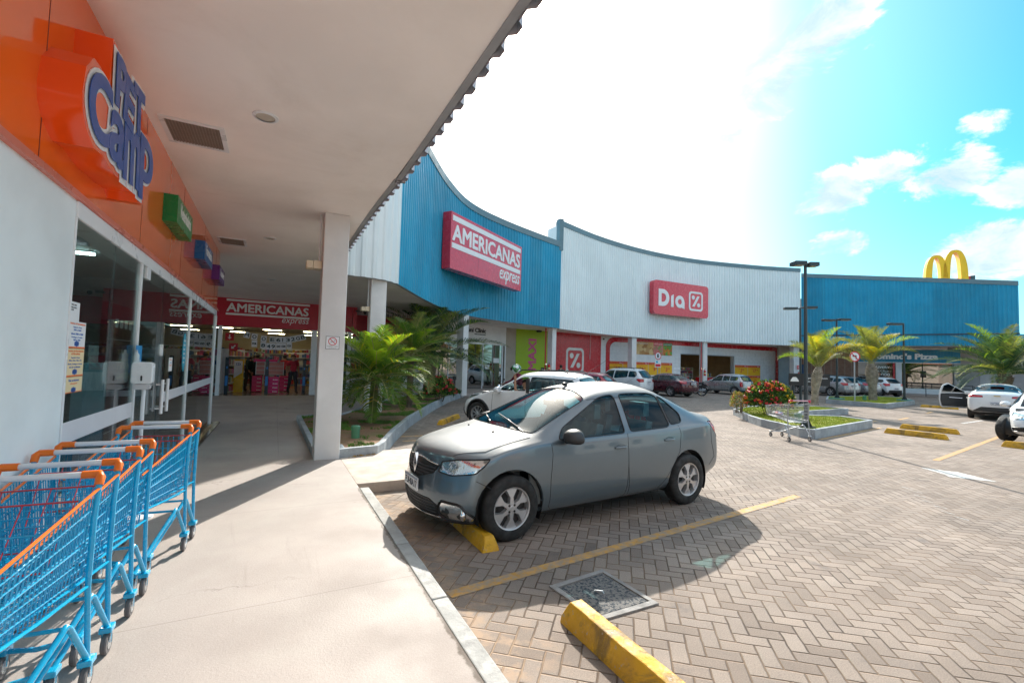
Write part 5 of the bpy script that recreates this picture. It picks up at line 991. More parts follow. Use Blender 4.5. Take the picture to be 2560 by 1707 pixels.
# ================= vehicles =================
from mathutils.interpolate import poly_3d_calc
def paint(name, col, flake=.35, rough=.28):
    return mat(name, col, rough, flake, var=.03, vs_=1.5, coat=1.)
def bez_round(P, r, n=4):
    out = []; N = len(P)
    for i in range(N):
        p = Vector(P[i]); a = Vector(P[i-1]); b = Vector(P[(i+1) % N]); rr = r[i] if isinstance(r, (list, tuple)) else r
        if rr <= 0: out.append(tuple(p)); continue
        da = (a-p); db = (b-p); ra = min(rr, da.length*.45, db.length*.45); s = p+da.normalized()*ra; e = p+db.normalized()*ra
        for k in range(n+1): t = k/n; out.append(tuple(s*(1-t)**2+p*2*t*(1-t)+e*t*t))
    return out
class Car:
    """car space: x from the nose (0) to the tail (L), y across, z up; built by lofting half sections, then cutting panels out of the skin"""
    def __init__(s, sp, sub=2):
        s.sp = sp; L, W = sp['L'], sp['W']/2
        X = sp['X']; f = lambda k, x: interp(sp[k], x)
        rows = []
        for x in X:
            w = W*f('plan', x); zu = f('under', x); zb = f('belt', x); zr = f('rail', x); yr = W*f('raily', x); zc = f('top', x)
            rows.append([(x, w*.60, zu), (x, w*.93, zu+.03), (x, w*.985, zu+(zb-zu)*.28), (x, w, zu+(zb-zu)*.62), (x, w*f('belty', x), zb), (x, yr, zr), (x, yr*.55, zc-(zc-zr)*.22), (x, 0, zc)])
        n = len(X); nose = sp.get('nose', [.10, .02, 0, .0, .06, .10, .08, .07]); tail = sp.get('tail', [-.08, -.02, 0, 0, -.03, -.05, -.03, -.03])
        cn, ct = sp.get('corner', .24), sp.get('cornert', .16)
        for j in range(8):     # shape nose & tail station: corners pulled back
            x, y, z = rows[0][j]; rows[0][j] = (nose[j]+cn*(y/W)**2.4, y, z)
            x, y, z = rows[-1][j]; rows[-1][j] = (L+tail[j]-ct*(y/W)**2.4, y, z)
            for q, w_ in ((1, .85), (2, .45)): x, y, z = rows[q][j]; rows[q][j] = (x+cn*w_*(y/W)**2.4, y, z)
            for q, w_ in ((-2, .75), (-3, .35)): x, y, z = rows[q][j]; rows[q][j] = (x-ct*w_*(y/W)**2.4, y, z)
        bm = bmesh.new(); V = {}
        def vert(p):
            k = (round(p[0], 4), round(p[1], 4), round(p[2], 4))
            if k not in V: V[k] = bm.verts.new(p)
            return V[k]
        def face(ps):
            vs = []
            for p in ps:
                v = vert(p)
                if v not in vs: vs.append(v)
            if len(vs) > 2:
                try: bm.faces.new(vs)
                except ValueError: pass
        for sgn in (1, -1):
            m = lambda p: (p[0], p[1]*sgn, p[2])
            for i in range(n-1):
                for j in range(7): face([m(rows[i][j]), m(rows[i+1][j]), m(rows[i+1][j+1]), m(rows[i][j+1])])
            for (R_0, lean, cc, end) in ((rows[0], nose, cn, 0), (rows[-1], tail, -ct, L)):
                g = []
                for j in range(6):
                    p = R_0[j]
                    if j == 5: g.append([R_0[5], R_0[6], R_0[7]]); continue
                    y1 = p[1]*.62; g.append([p, (end+lean[j]+cc*(y1/W)**2.4, y1, p[2]), (end+lean[j], 0, p[2])])
                for j in range(5):
                    for c in range(2): face([m(g[j][c]), m(g[j][c+1]), m(g[j+1][c+1]), m(g[j+1][c])])
        cl_ = bm.edges.layers.float.new('crease_edge'); cr = sp.get('crease', {4: .45})
        key = lambda p: V.get((round(p[0], 4), round(p[1], 4), round(p[2], 4)))
        for j, val in cr.items():
            for i in range(n-1):
                for sgn in (1, -1):
                    a, b = key((rows[i][j][0], rows[i][j][1]*sgn, rows[i][j][2])), key((rows[i+1][j][0], rows[i+1][j][1]*sgn, rows[i+1][j][2]))
                    e = bm.edges.get((a, b)) if a and b and a != b else None
                    if e: e[cl_] = val
        bmesh.ops.recalc_face_normals(bm, faces=bm.faces)
        me = bpy.data.meshes.new('tmp'); bm.to_mesh(me); bm.free(); o = bpy.data.objects.new('tmp', me); COL.objects.link(o)
        md = o.modifiers.new('s', 'SUBSURF'); md.levels = sub; md.render_levels = sub
        ev = bpy.data.meshes.new_from_object(o.evaluated_get(bpy.context.evaluated_depsgraph_get())); bpy.data.objects.remove(o)
        s.bm = bmesh.new(); s.bm.from_mesh(ev); bpy.data.meshes.remove(ev)
        if sum(f.normal.z*f.calc_area() for f in s.bm.faces if f.calc_center_median().z > sp['H']*.8) < 0: bmesh.ops.reverse_faces(s.bm, faces=s.bm.faces)
        s.bm.normal_update(); s.bvh = BVHTree.FromBMesh(s.bm); s.root = None
        s.bm.faces.ensure_lookup_table(); s.fn = [[(v.co.copy(), v.normal.copy()) for v in f.verts] for f in s.bm.faces]
    def smoothn(s, me):
        N = []
        for v in me.vertices:
            h = s.bvh.find_nearest(v.co)
            if h[2] is None: N.append(v.normal.copy()); continue
            F = s.fn[h[2]]; w = Vector((0, 0, 0))
            for (c, n), q in zip(F, poly_3d_calc([c for c, n in F], h[0])): w += n*q
            N.append(w.normalized())
        for p in me.polygons: p.use_smooth = True
        me.normals_split_custom_set_from_vertices(N)
    AX = {'L': (Vector((1, 0, 0)), Vector((0, 0, 1)), Vector((0, -1, 0))), 'R': (Vector((1, 0, 0)), Vector((0, 0, 1)), Vector((0, 1, 0))),
          'F': (Vector((0, 1, 0)), Vector((0, 0, 1)), Vector((-1, 0, 0))), 'B': (Vector((0, 1, 0)), Vector((0, 0, 1)), Vector((1, 0, 0))), 'T': (Vector((1, 0, 0)), Vector((0, 1, 0)), Vector((0, 0, 1)))}
    def axis(s, ax):
        if isinstance(ax, str): return s.AX[ax]
        a = R(ax[1]); sg = -1 if ax[0] == 'L' else 1; N = Vector((-math.cos(a), sg*math.sin(a), 0)) if ax[2] == 'f' else Vector((math.cos(a), sg*math.sin(a), 0)); U = Vector((abs(math.sin(a)), 0, 0))+Vector((0, N.x*-sg*0+0, 0)); U = Vector((0, 0, 1)).cross(N); U = U if U.x > 0 else -U; return (U, Vector((0, 0, 1)), N)
    def cut(s, poly, ax, dmin=.15, dlim=None):
        U, Vv, N = s.axis(ax); bm = s.bm; n = len(poly)
        for i in range(n):
            a = Vector(poly[i]); b = Vector(poly[(i+1) % n]); d = b-a
            if d.length < 1e-5: continue
            x0, x1 = min(a.x, b.x)-.003, max(a.x, b.x)+.003; y0, y1 = min(a.y, b.y)-.003, max(a.y, b.y)+.003
            sel = []
            for f in bm.faces:
                if f.normal.dot(N) < dmin*.5: continue
                us = [v.co.dot(U) for v in f.verts]; vs = [v.co.dot(Vv) for v in f.verts]
                if max(us) < x0 or min(us) > x1 or max(vs) < y0 or min(vs) > y1: continue
                sel.append(f)
            if not sel: continue
            nrm = (U*(-d.y)+Vv*d.x); g = set(sel)
            for f in sel: g.update(f.edges); g.update(f.verts)
            bmesh.ops.bisect_plane(bm, geom=list(g), plane_co=U*a.x+Vv*a.y, plane_no=nrm.normalized(), dist=1e-5)
        bm.normal_update(); out = []
        for f in bm.faces:
            if f.normal.dot(N) < dmin: continue
            c = f.calc_center_median()
            if dlim and not dlim(c): continue
            if inpoly(c.dot(U), c.dot(Vv), poly): out.append(f)
        return out
    def split(s, faces, name, m, inset=.0, trim=.006, parent=None, delete=False, solid=0, trimmat=None):
        if not faces: return None
        idx = {}; vs = []; fs = []
        for f in faces:
            q = []
            for v in f.verts:
                if v.index < 0 or v not in idx: idx[v] = len(vs); vs.append(v.co-v.normal*inset)
                q.append(idx[v])
            fs.append(q)
        fset = set(faces); bd = []
        for f in faces:
            for e in f.edges:
                if sum(1 for q in e.link_faces if q in fset) == 1: bd.append((e.verts[0].co.copy(), e.verts[1].co.copy()))
        bmesh.ops.delete(s.bm, geom=faces, context='FACES')
        if delete: return None
        me = bpy.data.meshes.new(name); me.from_pydata([tuple(v) for v in vs], [], fs); me.materials.append(m)
        s.smoothn(me)
        o = bpy.data.objects.new(name, me); COL.objects.link(o); o.parent = parent or s.root
        if trim:
            mb = MB()
            for a, b in bd: mb.tube([a, b], trim, 4, caps=False)
            t = mb.build('window_seal' if 'window' in name or 'screen' in name else name+'_rim', trimmat or black_m, None, smooth=60); t.parent = o
        return o
    def onskin(s, ax, u, v, off=.002):
        U, Vv, N = s.axis(ax); o = U*u+Vv*v+N*5; h = s.bvh.ray_cast(o, -N)
        return (h[0]+h[1]*off) if h[0] else None
    def seam(s, ax, pts, r=.0035, name='panel_gap', m=None, n=10):
        P = []
        for a, b in zip(pts, pts[1:]):
            a = Vector(a); b = Vector(b); k = max(2, int((b-a).length/.05))
            for i in range(k):
                q = a.lerp(b, i/k); P.append(s.onskin(ax, q.x, q.y, .0))
        P.append(s.onskin(ax, pts[-1][0], pts[-1][1], .0)); P = [p for p in P if p]
        (s.gaps.append(MB().tube(P, r, 5)) if len(P) > 1 else 0) if m is None else m.tube(P, r, 6)
    def finish(s, m):
        bm = s.bm; bmesh.ops.remove_doubles(bm, verts=bm.verts, dist=1e-5)
        for f in bm.faces: f.smooth = True
        me = bpy.data.meshes.new('body'); bm.to_mesh(me); bm.free(); me.materials.append(m); s.smoothn(me); o = bpy.data.objects.new('body', me); COL.objects.link(o); o.parent = s.root; return o
def wheel(root, x, y, r, w, side, style, rimr=.66, arch=True):
    M = Matrix.Translation((x, y, r)) @ Matrix.Rotation(R(-90 if side > 0 else 90), 4, 'X')
    rr = r*rimr; h = w/2
    mb = MB(); mb.lathe([(rr, -h*.9), (rr+.02, -h), (r*.9, -h*.98), (r*.985, -h*.75), (r, -h*.45), (r, h*.45), (r*.985, h*.75), (r*.9, h*.98), (rr+.02, h), (rr, h*.9), (rr*.97, h*.5), (rr*.97, -h*.8)], 40, M)
    ty = mb.build('wheel', rubber_m, None, smooth=50); ty.parent = root
    alloy = mat('alloy_wheel', (.50, .50, .51), .35, .6, var=.05); mb = MB(M=M)
    mb.lathe([(rr*1.0, h*.80), (rr*.985, h*.9), (rr*.93, h*.86), (rr*.90, h*.5), (rr*.90, -h*.5)], 40)
    n = {'six': 6, 'five': 5, 'many': 10, 'steel': 12}[style]; wo, wi = {'six': (.52, .30), 'five': (.22, .36), 'many': (.09, .12), 'steel': (.2, .3)}[style]
    for k in range(n):
        a = 2*math.pi*(k+.5)/n; c, d = math.cos(a), math.sin(a)
        def P(rad, t, z): return (c*rad-d*t, d*rad+c*t, z)
        ri, ro = rr*.16, rr*.93; ti, to = rr*wi*.38, rr*wo*(1.0 if style == 'six' else .7)*.62
        zf, zi = h*.66, h*.80
        mb.add([P(ri, -ti, zi), P(ri, ti, zi), P(ro*.55, ti*.72, zi*.95), P(ro, to, zf), P(ro, -to, zf), P(ro*.55, -ti*.72, zi*.95), P(ri, -ti, zi-.05), P(ri, ti, zi-.05), P(ro*.55, ti*.9, zi-.05), P(ro, to*1.1, zf-.05), P(ro, -to*1.1, zf-.05), P(ro*.55, -ti*.9, zi-.05)],
               [(0, 1, 2, 5), (5, 2, 3, 4), (1, 7, 8, 2), (2, 8, 9, 3), (0, 5, 11, 6), (5, 4, 10, 11)])
    mb.lathe([(0, h*.84), (rr*.10, h*.84), (rr*.12, h*.80), (rr*.27, h*.76), (rr*.28, h*.3)], 20)
    rim = mb.build('rim', alloy, None, smooth=35); rim.parent = ty
    mb = MB(M=M); mb.lathe([(rr*.9, h*.15), (0, h*.15)], 24); mb.lathe([(rr*.62, h*.3), (rr*.2, h*.3)], 24)
    for k in range(4):
        a = R(45+90*k); mb.lathe([(0, h*.79), (.012, h*.79), (.012, h*.7)], 8, Matrix.Translation((math.cos(a)*rr*.2, math.sin(a)*rr*.2, .003)))
    b = mb.build('brake_disc', mat('brake_dark', (.03, .03, .03), .5, .3), None); b.parent = ty
headl = mat('headlamp_reflector', (.80, .84, .86), .10, .9, var=.15, vs_=5, bump=.5, bs=5, coat=1., fn=lambda g, b, co, c: g.l(g.mix(g.rng(g.noise(co, 7., 2.), .5, .56), c, (.12, .14, .15, 1)), b.inputs['Base Color']))
taill = mat('tail_lamp_red', (.48, .008, .015), .12, var=.35, vs_=8, bump=.4, bs=30, coat=1.)
trimdk = mat('dark_bumper_plastic', (.03, .032, .035), .55, var=.1)
plate_m = mat('number_plate', (.68, .70, .72), .4, var=.03); plinkm = mat('plate_ink', (.02, .03, .06), .5, var=0)
seat_m = mat('seat_fabric', (.075, .085, .09), .8, var=.2, vs_=4); dashm = mat('dashboard_plastic', (.15, .16, .16), .6, var=.1)
def interior(s, front, rear, zs=.48, H=1.45, belt=.95, hero=False):
    W = s.sp['W']/2; root = s.root
    mb = MB(); mb.box(front-.15, rear+.45, -W*.86, W*.86, .22, .30); mb.box(front-.48, front-.1, -W*.7, W*.7, .25, .7)
    for y in (-1, 1): mb.box(front-.1, rear+.4, y*W*.90-.012, y*W*.90+.012, .3, belt-.10)
    mb.box(rear+.35, s.sp['L']-.3, -W*.8, W*.8, .3, belt-.12); mb.build('cabin_tub', dashm, None).parent = root
    mb = MB(); mb.box(front-.30, front+.12, -W*.84, W*.84, belt-.30, belt-.03); d = mb.build('dashboard', dashm, None, bevel=.05 if hero else 0); d.parent = root
    for y in (-.36, .36):
        for k, x in ((0, front+.85), (1, rear)):
            mb = MB(); mb.box(x-.45, x+.05, y-.25, y+.25, zs-.1, zs+.08); mb.add(*[[(x-.02, y-.25, zs), (x+.1, y-.25, zs), (x+.1, y+.25, zs), (x-.02, y+.25, zs), (x+.14, y-.22, zs+.58), (x+.24, y-.22, zs+.56), (x+.24, y+.22, zs+.56), (x+.14, y+.22, zs+.58)], [(0, 1, 2, 3), (4, 7, 6, 5), (0, 4, 5, 1), (2, 6, 7, 3), (1, 5, 6, 2), (0, 3, 7, 4)]])
            mb.box(x+.17, x+.27, y-.13, y+.13, zs+.62, zs+.80); mb.tube([(x+.2, y-.05, zs+.55), (x+.21, y-.05, zs+.65)], .008, 5); mb.tube([(x+.2, y+.05, zs+.55), (x+.21, y+.05, zs+.65)], .008, 5)
            o = mb.build('seat', seat_m, None, bevel=.03 if hero else 0); o.parent = root
    c = Vector((front+.28, -.36, belt-.10)); mb = MB(); ring = [c+Vector((math.cos(a*R(18))*.09, math.sin(a*R(18))*.18, math.cos(a*R(18))*.16)) for a in range(20)]; mb.tube(ring, .015, 8, closed=True); mb.tube([c, c-Vector((.2, 0, .1))], .03, 6); mb.tube([ring[0], ring[10]], .012, 5)
    mb.build('steering_wheel', black_m, None, smooth=50).parent = root
def plate(root, M, s, w=.40, h=.13):
    mb = MB(); mb.prism(rrect(-w/2, w/2, -h/2, h/2, .012), 0, .008, M); p = mb.build('number_plate', plate_m, None); p.parent = root
    mb = MB(); mb.prism([(-w/2+.01, h/2-.03), (w/2-.01, h/2-.03), (w/2-.01, h/2-.006), (-w/2+.01, h/2-.006)], .0085, .0095, M); mb.build('plate_band', mat('plate_band_grey', (.25, .28, .35), .5), None).parent = p
    q = text(s, .1, .002, M @ Matrix.Translation((-w/2+.03, -h/2+.02, .008)), plinkm, fit=(w-.06, h*.55), off=.002); q.parent = p
def mirror(s, x, y, z, m, sc_=1., sg=-1):
    mb = MB(); 
    prof = [(-.10, .0), (-.085, .055), (-.03, .075), (.05, .07), (.10, .03), (.11, -.03), (.08, -.065), (-.03, -.07), (-.09, -.045)]
    for (xx, k) in ((-.085, .35), (-.06, .75), (-.01, 1.), (.05, .98), (.065, .93)):
        for (py, pz) in prof: mb.v.append(Vector((x+xx*sc_, y+sg*(.12+py*sc_*k), z+pz*sc_*k)))
    n = len(prof)
    for i in range(4):
        for j in range(n): mb.f.append((i*n+j, i*n+(j+1) % n, (i+1)*n+(j+1) % n, (i+1)*n+j)); mb.mi.append(0)
    mb.f += [tuple(range(n)), tuple(4*n+j for j in range(n))]; mb.mi += [0, 0]
    o = mb.build('door_mirror', m, None, smooth=80); o.parent = s.root; md = o.modifiers.new('s', 'SUBSURF'); md.levels = md.render_levels = 1
    mb = MB(); mb.tube([(x+.0, y+sg*.0, z-.06), (x, y+sg*.09, z-.05)], .028, 8); mb.build('mirror_arm', black_m, None, smooth=50).parent = o
def handle(s, x, z, m):
    for ax, sg in (('L', -1), ('R', 1)):
        p = s.onskin(ax, x, z, 0)
        if not p: continue
        mb = MB(); mb.tube([p+Vector((-.085, sg*.004, 0)), p+Vector((-.06, sg*.028, .004)), p+Vector((.05, sg*.030, .006)), p+Vector((.085, sg*.004, .004))], [.012, .013, .013, .010], 8); mb.build('door_handle', m, None, smooth=60).parent = s.root
        mb = MB(); N = Vector((0, sg, 0)); ring = [p+Vector((math.cos(a*R(30))*.075, sg*.001, math.sin(a*R(30))*.035)) for a in range(12)]; mb.tube(ring, .002, 4, closed=True); mb.build('handle_recess', dark_m, None).parent = s.root
def make_car(name, label, sp, pm, loc, rz, cat='car', glass=None, sub=2, hero=False):
    """rz: heading: local +x (tail direction) rotated by rz"""
    s = Car(sp, sub); root = T(name, label, cat, (0, 0, 0), 0, 'cars parked in the lot'); s.root = root; s.gaps = []; L, W = sp['L'], sp['W']/2; gm = glass or carglass
    for xw in (sp['ax'], sp['ax']+sp['wb']):
        ra = sp['r']+.055; P = [(xw+ra*math.cos(R(a)), sp['r']+.005+ra*math.sin(R(a))) for a in range(-30, 211, 12)]
        P = [(xw+ra*.98, -.1)]+P+[(xw-ra*.98, -.1)]
        for ax in 'LR':
            f = s.cut(P, ax, .2, lambda c: c.z < sp['r']*2+.15 and abs(c.y) > W*.5); bd = []
            fs = set(f)
            for q in f:
                for e in q.edges:
                    if sum(1 for z in e.link_faces if z in fs) == 1 and len(e.link_faces) == 2: bd.append((e.verts[0].co.copy(), e.verts[1].co.copy()))
            s.split(f, 'x', None, delete=True)
            mb = MB(); sg = -1 if ax == 'L' else 1
            for a, b in bd: mb.add([a, b, b-Vector((0, sg*.05, 0)), a-Vector((0, sg*.05, 0))], [(0, 1, 2, 3)])
            if sp.get('archtrim'):
                for a, b in bd: mb.tube([a+Vector((0, sg*.004, 0)), b+Vector((0, sg*.004, 0))], .028, 5)
            mb.build('arch_lip', trimdk if sp.get('archtrim') else pm, None, smooth=40).parent = root
            w = MB(); pr = [(xw+(ra+.0)*math.cos(R(a)), sp['r']+ra*math.sin(R(a))) for a in range(-25, 206, 15)]
            y0, y1 = sg*W*.42, sg*(W*.955); vs = []
            for px, pz in pr: vs += [(px, y0, pz), (px, y1, pz)]
            w.add(vs, [(2*i, 2*i+1, 2*i+3, 2*i+2) for i in range(len(pr)-1)]); w.add([(px, y0, pz) for px, pz in pr], [tuple(range(len(pr)))]); w.build('wheel_arch_liner', black_m, None, smooth=40).parent = root
    for win in sp['win']:
        P = bez_round(win, sp.get('winr', .045), 3)
        for ax in 'LR':
            if ax == 'L' and sp.get('open_left') is win: s.split(s.cut(P, ax, .12, lambda c: c.z > sp['H']*.45), 'side_window', gm, delete=True); continue
            s.split(s.cut(P, ax, .12, lambda c: c.z > sp['H']*.45), 'side_window', gm, inset=.004, trim=.008)
    if sp.get('ws'): s.split(s.cut(bez_round(sp['ws'], .06, 3), 'T', .1, lambda c: c.z > sp['belt'][3][1]-.12 and c.x < L*.6), 'windscreen', gm, inset=.003, trim=.007)
    if sp.get('rw'): s.split(s.cut(bez_round(sp['rw'], .06, 3), sp.get('rwax', 'T'), .1, lambda c: c.z > sp['H']*.5 and c.x > L*.55), 'rear_window', gm, inset=.003, trim=.007)
    for nm, ax, poly, mm, rr, tr in sp.get('cuts', []):
        for a, sg in ((('L', 1), ('R', 1)) if ax in ('L', 'F45', 'B45') else ((ax, 1),)):
            if ax == 'L': A = a
            elif ax == 'F45': A = (a, 40, 'f')
            elif ax == 'B45': A = (a, 40, 'b')
            else: A = ax
            Pp = bez_round(poly, rr, 3)
            s.split(s.cut(Pp, A, .15, (lambda c, a=a: (c.y < .02 if a == 'L' else c.y > -.02)) if ax in ('F45', 'B45') else None), nm, mm, inset=.004, trim=tr)
    for ax, pts in sp.get('seams', []):
        for a in (('L', 'R') if ax == 'L' else (ax,)): s.seam(a, pts, sp.get('seamr', .0035))
    for x, z in sp.get('handles', []): handle(s, x, z, pm if not sp.get('blackh') else trimdk)
    if sp.get('mir'):
        for sg, ax in ((-1, 'L'), (1, 'R')):
            p = s.onskin(ax, *sp['mir'], 0); mirror(s, p.x, p.y, p.z+.03, sp.get('mirm', pm), 1.15, sg)
    for q in s.gaps: q.build('panel_gap', black_m, None, smooth=60).parent = root
    for i, x in enumerate((sp['ax'], sp['ax']+sp['wb'])):
        for sg in (-1, 1): wheel(root, x, sg*(W-.105), sp['r'], .195, sg, sp.get('rim', 'five'))
    interior(s, sp['cowl'], sp['seat2'], .46, sp['H'], sp['belt'][3][1], hero)
    mb = MB(); mb.box(.5, L-.5, -W*.6, W*.6, .2, .26); mb.build('underbody', black_m, None).parent = root
    s.finish(pm); root.location = (loc[0], loc[1], loc[2] if len(loc) > 2 else 0); root.rotation_euler = (0, 0, rz)
    return s, root
# ---------- hero: grey sedan ----------
def dust_fn(g, b, co, colo):
    ge = g.n('ShaderNodeNewGeometry'); sp = g.n('ShaderNodeSeparateXYZ'); g.l(ge.outputs['Normal'], sp.inputs[0])
    d = g.m('MULTIPLY', g.rng(sp.outputs[2], .35, .95), g.rng(g.noise(co, 1.6, 7., .6), .2, .7, .45, .8))
    g.l(g.mix(d, colo, (.27, .262, .255, 1)), b.inputs['Base Color']); g.l(g.m('MULTIPLY', g.m('SUBTRACT', 1., d), .55), b.inputs['Metallic'])
    g.l(g.m('SUBTRACT', 1., g.m('MULTIPLY', d, 1.15)), b.inputs['Coat Weight']); g.l(g.m('ADD', .28, g.m('MULTIPLY', d, .45)), b.inputs['Roughness'])
greyp = mat('grey_metallic_paint', (.12, .158, .185), .18, .4, var=.03, vs_=1.5, coat=1., fn=dust_fn)
E6 = None
hero = dict(L=4.35, W=1.74, H=1.50, ax=.83, wb=2.63, r=.315, cowl=1.16, seat2=2.85, corner=.40, cornert=.2,
  X=[.0, .22, .48, .80, 1.06, 1.13, 1.22, 1.60, 2.02, 2.20, 2.60, 3.05, 3.30, 3.62, 3.80, 3.98, 4.20, 4.35],
  plan=[(0, .88), (.2, .94), (.5, .975), (.9, 1.), (3.2, 1.), (3.9, .965), (4.35, .90)],
  under=[(0, .16), (.4, .14), (1.2, .15), (3.2, .17), (4.0, .24), (4.35, .33)],
  crease={4: .72, 5: .3, 2: .4}, belt=[(0, .68), (.3, .78), (.8, .875), (1.15, .915), (2.2, .935), (3.2, .975), (4.0, 1.0), (4.35, .92)],
  belty=[(0, .98), (1.2, .955), (2.2, .955), (3.3, .95), (4.35, .95)],
  rail=[(0, .735), (.2, .815), (.8, .92), (1.08, .975), (1.17, .995), (1.60, 1.19), (2.06, 1.375), (2.4, 1.415), (2.9, 1.41), (3.2, 1.385), (3.62, 1.205), (3.85, 1.11), (4.2, 1.08), (4.35, 1.02)],
  raily=[(0, .62), (.3, .68), (1.05, .80), (1.17, .80), (1.6, .735), (2.05, .67), (2.5, .665), (3.1, .66), (3.6, .72), (3.9, .74), (4.35, .70)],
  top=[(0, .76), (.2, .86), (.5, .92), (.8, .96), (1.05, 1.01), (1.17, 1.04), (1.60, 1.25), (2.06, 1.45), (2.4, 1.515), (2.7, 1.53), (3.1, 1.515), (3.3, 1.45), (3.62, 1.275), (3.84, 1.145), (4.2, 1.11), (4.35, 1.05)],
  nose=[.20, .12, .08, .09, .13, .19, .17, .16], tail=[-.12, -.03, 0, 0, -.03, -.07, -.05, -.04],
  win=[[(1.40, .935), (1.50, 1.04), (2.14, 1.345), (2.28, 1.37), (2.385, 1.375), (2.36, .955)], [(2.455, .965), (2.475, 1.38), (2.65, 1.39), (3.00, 1.39), (3.12, 1.365), (3.14, 1.01), (3.08, .985)], [(3.165, 1.01), (3.145, 1.355), (3.22, 1.325), (3.43, 1.13), (3.39, 1.03)]],
  ws=[(1.15, -.67), (1.96, -.555), (2.02, -.3), (2.04, 0), (2.02, .3), (1.96, .555), (1.15, .67), (1.08, .35), (1.06, 0), (1.08, -.35)],
  rw=[(3.22, -.52), (3.66, -.60), (3.70, 0), (3.66, .60), (3.22, .52), (3.19, 0)],
  cuts=[('headlight', 'F45', [(-9, -9)]*3, headl, .02, .008)], rim='six', handles=[(2.27, .80), (3.10, .835)], mir=(1.50, .945), mirm=trimdk,
  seams=[('L', [(1.30, .90), (1.31, .8), (1.28, .55), (1.28, .27), (1.33, .22), (2.3, .21), (2.37, .25), (2.385, .6), (2.395, .95)]), ('L', [(2.385, .6), (2.42, .25), (2.9, .23), (3.06, .40), (3.28, .68), (3.33, .9), (3.30, 1.0)]),
         ('L', [(.46, .60), (.56, .55), (.66, .49)]), ('L', [(1.2, .215), (1.3, .21), (3.0, .225)]), ('L', [(4.0, .97), (3.98, .75), (4.05, .55), (3.92, .45)]), ('T', [(.30, -.5), (.60, -.69), (1.10, -.72)]), ('T', [(.30, .5), (.60, .69), (1.10, .72)]), ('T', [(1.98, -.57), (2.2, -.60), (3.1, -.585)])])
hero['cuts'] = []
# headlight: plane looking at the front-left corner, u along the corner
def f45(x, y, ang=40):   # car-space (x, y on left side y<0) -> u on the corner plane
    a = R(ang); N = Vector((-math.cos(a), -math.sin(a), 0)); U = Vector((0, 0, 1)).cross(N); U = U if U.x > 0 else -U; return Vector((x, y, 0)).dot(U)
def f45r(x, y): return f45(x, y)
def hl(pts, z=None): return [(f45(x, y), zz) for x, y, zz in pts]
def b45(x, y, ang=40):
    a = R(ang); N = Vector((math.cos(a), -math.sin(a), 0)); U = Vector((0, 0, 1)).cross(N); U = U if U.x > 0 else -U; return Vector((x, y, 0)).dot(U)
def bl(pts): return [(b45(x, y), zz) for x, y, zz in pts]
hero['cuts'] += [('headlight', 'F45', hl([(.20, -.44, .64), (.22, -.46, .735), (.30, -.64, .775), (.55, -.85, .80), (.50, -.83, .73), (.42, -.80, .665), (.26, -.6, .625)]), headl, .02, .007),
  ('tail_light', 'B45', bl([(4.30, -.60, .76), (4.28, -.62, .98), (4.08, -.81, 1.02), (4.02, -.82, .99), (4.14, -.81, .86), (4.2, -.75, .78)]), taill, .02, .004),
  ('grille', 'F', [(-.36, .62), (-.42, .70), (-.13, .73), (.13, .73), (.42, .70), (.36, .62), (.12, .54), (-.12, .54)], black_m, .02, .006),
  ('lower_grille', 'F', [(-.46, .215), (-.48, .32), (-.35, .37), (.35, .37), (.48, .32), (.46, .215)], black_m, .02, .006),
  ('foglight', 'F45', hl([(.17, -.47, .26), (.20, -.52, .38), (.32, -.70, .37), (.48, -.83, .22), (.38, -.78, .195), (.22, -.58, .205)]), headl, .03, .014)]
HX = 2.155-.83*math.cos(R(3.95)); HY = None
ang = R(3.95); e = Vector((math.cos(ang), math.sin(ang))); wn_ = Vector((-math.sin(ang), math.cos(ang)))
org = Vector((2.11, 3.99))-e*.83+wn_*.83   # nose point on the centre line
sh, rh = make_car('grey_sedan', 'grey metallic four-door sedan in the foreground parked over a yellow wheel stop', hero, greyp, (org.x, org.y), ang, sub=3, hero=True)
_loc, _rz = rh.location.copy(), rh.rotation_euler.copy(); rh.location = (0, 0, 0); rh.rotation_euler = (0, 0, 0)
# grille slats, emblem, plates, wipers, antenna laid on the skin
mb = MB()
for z, hw in ((.575, .2), (.605, .30), (.635, .36), (.665, .38)): sh.seam('F', [(-hw, z), (0, z), (hw, z)], .006, m=mb)
for z in (.25, .28, .31, .34): sh.seam('F', [(-.44, z), (0, z), (.44, z)], .005, m=mb)
mb.build('grille_slats', mat('grille_grey', (.07, .07, .08), .4, .4), rh)
mb = MB(); sh.seam('F', [(-.50, .215), (-.2, .20), (.2, .20), (.50, .215)], .008, m=mb); sh.seam('F', [(-.40, .705), (-.12, .735), (.12, .735), (.40, .705)], .009, m=mb); mb.build('chrome_strips', chrome_m, rh, smooth=60)
px = sh.onskin('F', 0, .655).x
De = [(0, .105), (.055, 0), (0, -.105), (-.055, 0)]; Di = [(0, .06), (.028, 0), (0, -.06), (-.028, 0)]; Mg = Matrix(((0, 0, -1, px+.012), (1, 0, 0, 0), (0, 1, 0, .655), (0, 0, 0, 1)))
mb = MB(); vs = [Mg @ Vector((x, y, z)) for z in (0, .03) for x, y in De+Di]; mb.add(vs, [(8+q, 8+(q+1) % 4, 12+(q+1) % 4, 12+q) for q in range(4)]+[(q, (q+1) % 4, 8+(q+1) % 4, 8+q) for q in range(4)]+[(4+q, 12+q, 12+(q+1) % 4, 4+(q+1) % 4) for q in range(4)])
mb.build('emblem', chrome_m, rh)
plate(rh, Matrix(((0, 0, -1, min(sh.onskin('F', 0., .475).x, sh.onskin('F', 0, .53).x)-.018), (-1, 0, 0, 0), (0, 1, 0, .475), (0, 0, 0, 1))), 'FUH8A17')
